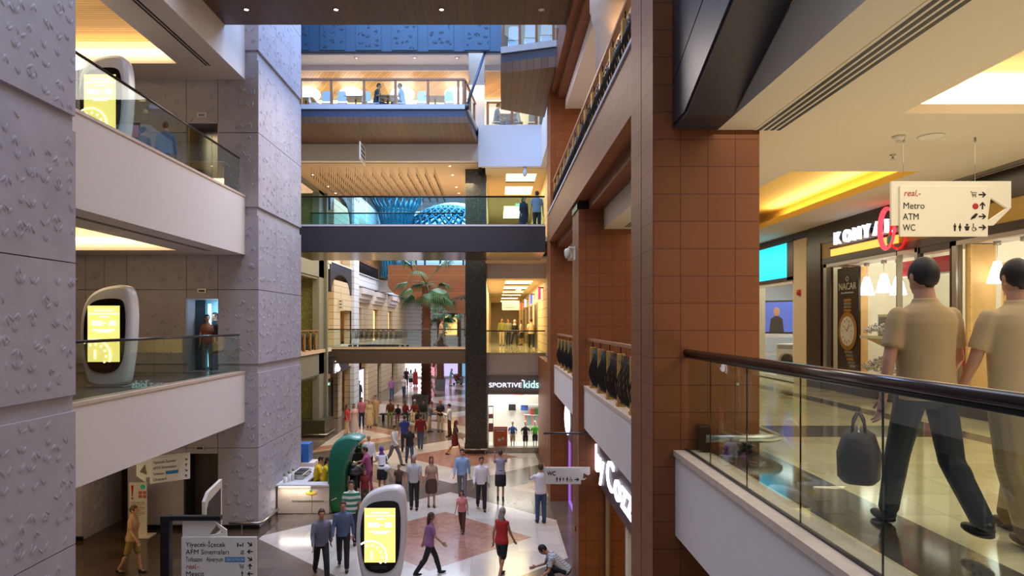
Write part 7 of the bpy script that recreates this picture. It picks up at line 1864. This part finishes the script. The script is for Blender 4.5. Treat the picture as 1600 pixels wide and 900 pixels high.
# --- ground floor crowd
GROUND = [
 ('man in green and white striped polo shirt and jeans facing the camera beside the kiosk', 549, 851, .15, 'm', 'stand', STRIPE, 'short', DJEAN, 'trousers', HAIRK, 'short', 1.74),
 ('person in grey-blue jacket left of the kiosk, left one of a pair', 502, 905, .4, 'm', 'walk', cloth('grey_blue', (110, 112, 130)), 'long', BLK, 'trousers', HAIRB, 'short', 1.72),
 ('person in blue shirt and black trousers beside the kiosk, right of a pair', 536, 890, .2, 'm', 'stroll', cloth('slate_blue', (86, 100, 130)), 'long', BLK, 'trousers', HAIRB, 'short', 1.70),
 ('woman in lilac top and dark trousers walking just right of the kiosk', 671, 899, RT + .3, 'f', 'walk', PURP, 'short', BLK, 'trousers', HAIRB, 'longhair', 1.55),
 ('small girl in pink top standing on the pink floor diamond', 722, 832, -.2, 'f', 'stroll', PINK, 'short', BRN, 'trousers', HAIRK, 'longhair', 1.24),
 ('grey-haired person in red top and black shorts walking on the pink floor diamond', 784, 902, A_ - .5, 'f', 'stroll', RED, 'vest', BLK, 'shorts', HAIRG, 'longhair', 1.66),
 ('man in blue checked shirt and dark trousers standing behind the kiosk', 647, 796, 0, 'm', 'stand', CHECK, 'short', BLK, 'trousers', HAIRG, 'short', 1.76),
 ('woman in brown dress with pale blouse beside the checked-shirt man', 674, 792, .2, 'f', 'stand', cloth('sand_blouse', (170, 140, 120)), 'short', BRN, 'skirt', HAIRB, 'longhair', 1.66),
 ('man in light blue shirt and grey trousers left of the white-shirted man', 722, 781, 0, 'm', 'stroll', LBLU, 'long', GRY, 'trousers', HAIRK, 'short', 1.76),
 ('man in white shirt and black trousers walking toward the camera', 752, 797, .1, 'm', 'stroll', WHT, 'long', BLK, 'trousers', HAIRK, 'short', 1.74),
 ('woman in grey top and black skirt lifting her hands before the bright shop window', 782, 780, A_, 'f', 'phone', cloth('lilac_grey', (150, 144, 164)), 'short', BLK, 'skirt', HAIRB, 'short', 1.68),
 ('man in white T-shirt and jeans under the white WC sign', 845, 817, A_ + .3, 'm', 'phone', WHT, 'short', JEAN, 'trousers', HAIRB, 'short', 1.78),
 ('man in plum polo shirt leaning over the corn stand', 576, 775, LF, 'm', 'reach', PLUM, 'short', PLUM, 'trousers', HAIRK, 'short', 1.72),
 ('older man in white shirt and black trousers behind the plum-shirted man', 576, 748, .3, 'm', 'stand', WHT, 'long', BLK, 'trousers', HAIRG, 'bald', 1.70),
 ('woman in purple headscarf and white blouse by the corn stand', 597, 768, A_ + .4, 'f', 'reach', WHT, 'long', BLK, 'skirt', cloth('violet_scarf', (96, 60, 150)), 'scarf', 1.60),
 ('man in white shirt and grey trousers walking between corn stand and crowd', 616, 727, RT - .4, 'm', 'walk', WHT, 'long', GRY, 'trousers', HAIRB, 'short', 1.78),
 ('woman in black top and jeans beside the white-shirted walker', 640, 727, .3, 'f', 'stroll', BLK, 'short', JEAN, 'trousers', HAIRB, 'longhair', 1.70),
 ('man in dark red shirt and jeans walking away in the crowd', 657, 702, A_, 'm', 'stroll', DRED, 'long', JEAN, 'trousers', HAIRB, 'short', 1.74),
 ('man in royal blue shirt in the middle of the crowd', 632, 706, A_ + .3, 'm', 'stand', BLU, 'short', DJEAN, 'trousers', HAIRB, 'short', 1.72),
 ('person with red cap, black bag and pale trousers left of the granite column', 688, 674, .5, 'm', 'stand', BLK, 'short', BEI, 'trousers', cloth('red_cap', (190, 80, 70)), 'cap', 1.74),
 ('man in white shirt standing near the granite column', 702, 682, LF, 'm', 'folded', WHT, 'long', BRN, 'trousers', HAIRK, 'short', 1.74),
 ('woman in beige and red clothes walking past the foot of the granite column', 711, 712, RT, 'f', 'walk', BRN, 'short', DRED, 'skirt', HAIRB, 'longhair', 1.66),
 ('man in pink polo shirt near the bright white shop window at the left', 565, 668, .4, 'm', 'stand', cloth('rose', (176, 100, 130)), 'short', DJEAN, 'trousers', HAIRK, 'short', 1.74),
 ('man in black suit standing at the bright white ground floor shop window', 561, 632, A_ - .4, 'm', 'stand', BLK, 'jacket', BLK, 'trousers', HAIRK, 'short', 1.78),
 ('woman in long beige coat, left of two in beige', 577, 668, .2, 'f', 'stand', BEI, 'long', BEI, 'longskirt', cloth('beige_scarf', (176, 150, 120)), 'scarf', 1.64),
 ('person in beige shirt and beige trousers, right of two in beige', 586, 664, -.2, 'm', 'stand', cloth('sand', (190, 160, 124)), 'long', BEI, 'loose', HAIRB, 'short', 1.76),
 ('woman in red top at the left edge of the crowd', 542, 680, RT, 'f', 'stand', RED, 'short', BEI, 'trousers', HAIRB, 'longhair', 1.66),
 ('woman in pale pink blouse and skirt next to the woman in red', 553, 678, .3, 'f', 'stroll', cloth('pale_pink', (206, 176, 176)), 'short', cloth('pale_skirt', (190, 176, 180)), 'longskirt', HAIRK, 'longhair', 1.66),
 ('man in lilac shirt and jeans far back by the stone pier', 612, 624, 0, 'm', 'stand', PURP, 'long', JEAN, 'trousers', HAIRK, 'short', 1.78),
 ('man in white T-shirt with folded arms far back near the palm', 631, 620, -.4, 'm', 'folded', WHT, 'short', JEAN, 'trousers', HAIRK, 'short', 1.72),
 ('man in black far down the street', 635, 604, 0, 'm', 'stand', BLK, 'short', DJEAN, 'trousers', HAIRK, 'short', 1.78),
 ('woman in white top and black skirt far down the street', 642, 605, A_, 'f', 'stroll', WHT, 'short', BLK, 'skirt', HAIRK, 'longhair', 1.68),
 ('woman in long red dress far down the street', 649, 603, 0, 'f', 'stand', RED, 'long', RED, 'longskirt', HAIRK, 'longhair', 1.66),
 ('person in pale clothes just right of the palm trunk', 674, 617, RT, 'm', 'walk', cloth('pale_grey', (196, 190, 190)), 'long', cloth('pale_lilac', (170, 160, 170)), 'trousers', HAIRB, 'short', 1.70),
 ('person in teal top pushing the red-hooded stroller', 704, 603, RT, 'f', 'reach', TEALC, 'long', BEI, 'trousers', TEALC, 'scarf', 1.68),
 ('child in brown behind the white kiosk top', 623, 778, 0, 'm', 'stand', BRN, 'short', DJEAN, 'trousers', HAIRB, 'short', 1.15),
 ('girl in dark red top between kiosk and plum-shirted man', 570, 793, .3, 'f', 'stand', DRED, 'short', BRN, 'trousers', HAIRB, 'longhair', 1.25),
 ('woman in beige blouse and ochre trousers walking on the dark floor at the lower left', 207, 897, RT, 'f', 'stroll', cloth('tan_blouse', (176, 136, 96)), 'short', cloth('ochre_trousers', (150, 120, 60)), 'shorts', HAIRB, 'short', 1.66),
]
for a in GROUND:
    lab, px, py, rz, sex, pose, top, sl, bot, bt, hair, hs, h = a
    person(lab, gp(px, py), rz, sex, pose, top, sl, bot, bt, hair, hs, h)
SIT = [
 ('man in brown jacket sitting at the left end of the dark bench', 610, 'm', BRNJ, OLIV, HAIRK, 'short', 1.78, .1),
 ('child in black sitting beside the brown-jacketed man', 622, 'm', BLK, DRED, HAIRK, 'short', 1.35, 0),
 ('woman in dark red coat sitting in the middle of the bench', 633, 'f', DRED, BLK, HAIRB, 'longhair', 1.66, .3),
 ('man in brown-red jacket and pale cap sitting on the bench', 649, 'm', cloth('rust_jacket', (120, 50, 36)), BEI, cloth('pale_cap', (200, 190, 180)), 'cap', 1.76, -.3),
 ('man in black sitting at the right end of the bench', 661, 'm', BLK, GRY, HAIRK, 'short', 1.72, .2),
]
for lab, px, sex, top, bot, hair, hs, h, rz in SIT:
    person(lab, (PX(px, 42.15), 42.15, 0), rz, sex, 'sit', top, 'long', bot, 'trousers', hair, hs, h)
person('person in grey shirt standing before the right end of the bench', gp(671, 675), RT, 'm', 'reach', GRY, 'short', BEI, 'trousers', HAIRB, 'short', 1.7)
person('corn seller in yellow T-shirt sitting on the stool', (PX(493, 22.95), 22.95, 0), RT + .2, 'm', 'stoolsit', YELW, 'short', BLK, 'trousers', HAIRK, 'short', 1.74)
person('corn seller in yellow T-shirt standing beside the green canopy', (PX(507, 22.6), 22.6, 0), RT, 'f', 'reach', YELW, 'short', cloth('lime', (150, 170, 50)), 'trousers', HAIRK, 'longhair', 1.6)
person('dark-haired man in striped shirt crouching at the foot of the terracotta columns', (PX(884, 15.6), 15.6, 0), LF, 'm', 'crouch', CHECK, 'short', DJEAN, 'trousers', HAIRK, 'short', 1.7)
# --- upper floors
UP = [
 ('person in beige crossing the lower footbridge right of the palm', gp(689, 541.5, L1)[:2] + (L1,), RT, 'm', 'walk', cloth('peach', (206, 160, 136)), 'short', GRY, 'trousers', HAIRB, 'short', 1.72),
 ('man in khaki clothes in the lower corridor, leftmost of the group', (PX(784, 44), 44, L1), .2, 'm', 'stand', OLIV, 'long', BEI, 'trousers', HAIRK, 'short', 1.76),
 ('man in green shirt and jeans in the lower corridor group', (PX(794, 44.5), 44.5, L1), -.2, 'm', 'stand', cloth('sage', (130, 130, 90)), 'short', DJEAN, 'trousers', HAIRK, 'short', 1.74),
 ('woman in pale headscarf and dark coat in the lower corridor group', (PX(804, 44), 44, L1), .3, 'f', 'carry', BLK, 'long', BLK, 'trousers', cloth('cream_scarf', (226, 206, 190)), 'scarf', 1.68),
 ('woman in beige top in the lower corridor group, rightmost', (PX(814, 45), 45, L1), LF, 'f', 'stand', BEI, 'long', BLK, 'skirt', HAIRB, 'longhair', 1.64),
 ('person in cream shirt walking alone at the right of the lower corridor', (PX(830, 39), 39, L1), A_, 'm', 'walk', cloth('cream', (220, 196, 150)), 'short', BLK, 'trousers', HAIRB, 'short', 1.76),
 ('person in dark jacket on the upper footbridge, left of a pair', (PX(818, 29.0), 29.0, L2), .4, 'f', 'stroll', cloth('navy', (40, 40, 62)), 'long', cloth('navy_skirt', (46, 48, 70)), 'skirt', HAIRK, 'longhair', 1.70),
 ('man in grey-blue shirt on the upper footbridge, right of a pair', (PX(839, 28.5), 28.5, L2), A_, 'm', 'stand', cloth('grey_blue2', (134, 142, 160)), 'short', BLK, 'trousers', HAIRK, 'short', 1.80),
 ('person in dark blue on the upper left gallery, left of two behind the glass', (PX(224, 18.9), 18.9, L2), A_ - .3, 'm', 'stand', cloth('dusk_blue', (54, 72, 104)), 'long', DJEAN, 'trousers', HAIRK, 'short', 1.70),
 ('person in blue shirt on the upper left gallery, right of two behind the glass', (PX(259, 18.6), 18.6, L2), A_ + .3, 'm', 'stand', cloth('blue_shirt', (74, 104, 150)), 'long', DJEAN, 'trousers', HAIRB, 'short', 1.76),
 ('person in orange-brown top standing in the open lift', (PX(324, 20.62), 20.62, L1), .5, 'f', 'stand', cloth('rust', (150, 84, 60)), 'short', GRY, 'trousers', HAIRK, 'short', 1.68),
 ('dark-haired person at the right side of the open lift', (PX(336, 20.8), 20.8, L1), -.5, 'm', 'stand', BLK, 'long', DJEAN, 'trousers', HAIRK, 'short', 1.74),
]
for lab, loc, rz, sex, pose, top, sl, bot, bt, hair, hs, h in UP: person(lab, loc, rz, sex, pose, top, sl, bot, bt, hair, hs, h)
for lab, px, y, z, rz, top, sl, hair, hs in [('man in dark checked shirt sitting at a table on the food court deck', 588, 28.4, 14.68, RT, cloth('dark_check', (46, 54, 70)), 'short', HAIRK, 'short'), ('person in pale blue sitting at a food court table behind the oak post', 629, 28.4, 14.68, LF, LBLU, 'short', HAIRK, 'short'),
        ('person in dark blue sitting behind the railing above the white wall, left of the post', 775, 31.0, 14.68, RT, cloth('night_blue', (50, 70, 110)), 'short', HAIRK, 'short'), ('person in white shirt sitting behind the railing above the white wall, right of the post', 809, 31.0, 14.68, LF, WHT, 'short', HAIRK, 'short')]:
    person(lab, (PX(px, y), y, z), rz, 'm', 'sit', top, sl, DJEAN, 'trousers', hair, hs, 1.74)
# stroller far down the street, shoulder bag of the woman with headscarf
t = thing('stroller', 'dark baby stroller with red hood pushed by the teal-dressed person', 'stroller', (PX(715, 67), 67, 0), RT)
MB().prism([(-.3, .45), (.25, .4), (.32, .85), (-.3, .6)], 'x', -.2, .2).build('seat', BLK, t)
mb = MB(); mb.ball((0, .15, .85), (.23, .3, .26), 12); mb.build('hood', DRED, t)
MB().tube([(-.2, .5, 1.05), (-.2, -.35, .1)], .015, 6).tube([(.2, .5, 1.05), (.2, -.35, .1)], .015, 6).tube([(-.2, .5, 1.05), (.2, .5, 1.05)], .02, 6).tube([(-.2, -.2, .5), (-.2, .35, .1)], .015, 6).tube([(.2, -.2, .5), (.2, .35, .1)], .015, 6).build('frame', SS, t)
for x in (-.22, .22):
    for y in (-.35, .35): MB().tube([(x - .02, y, .1), (x + .02, y, .1)], .1, 12).build('wheel', BLACK, t)
q = gp(598, 766)
t = thing('handbag', 'white shoulder bag carried by the woman in the purple headscarf', 'bag', (q[0] + .12, q[1] - .22, .72)); MB().ball((0, 0, .12), (.2, .09, .13), 14).build('body', WHT, t); MB().tube([(-.15, 0, .2), (-.05, .1, .55), (.05, .1, .55), (.15, 0, .2)], .01, 6).build('strap', WHT, t)
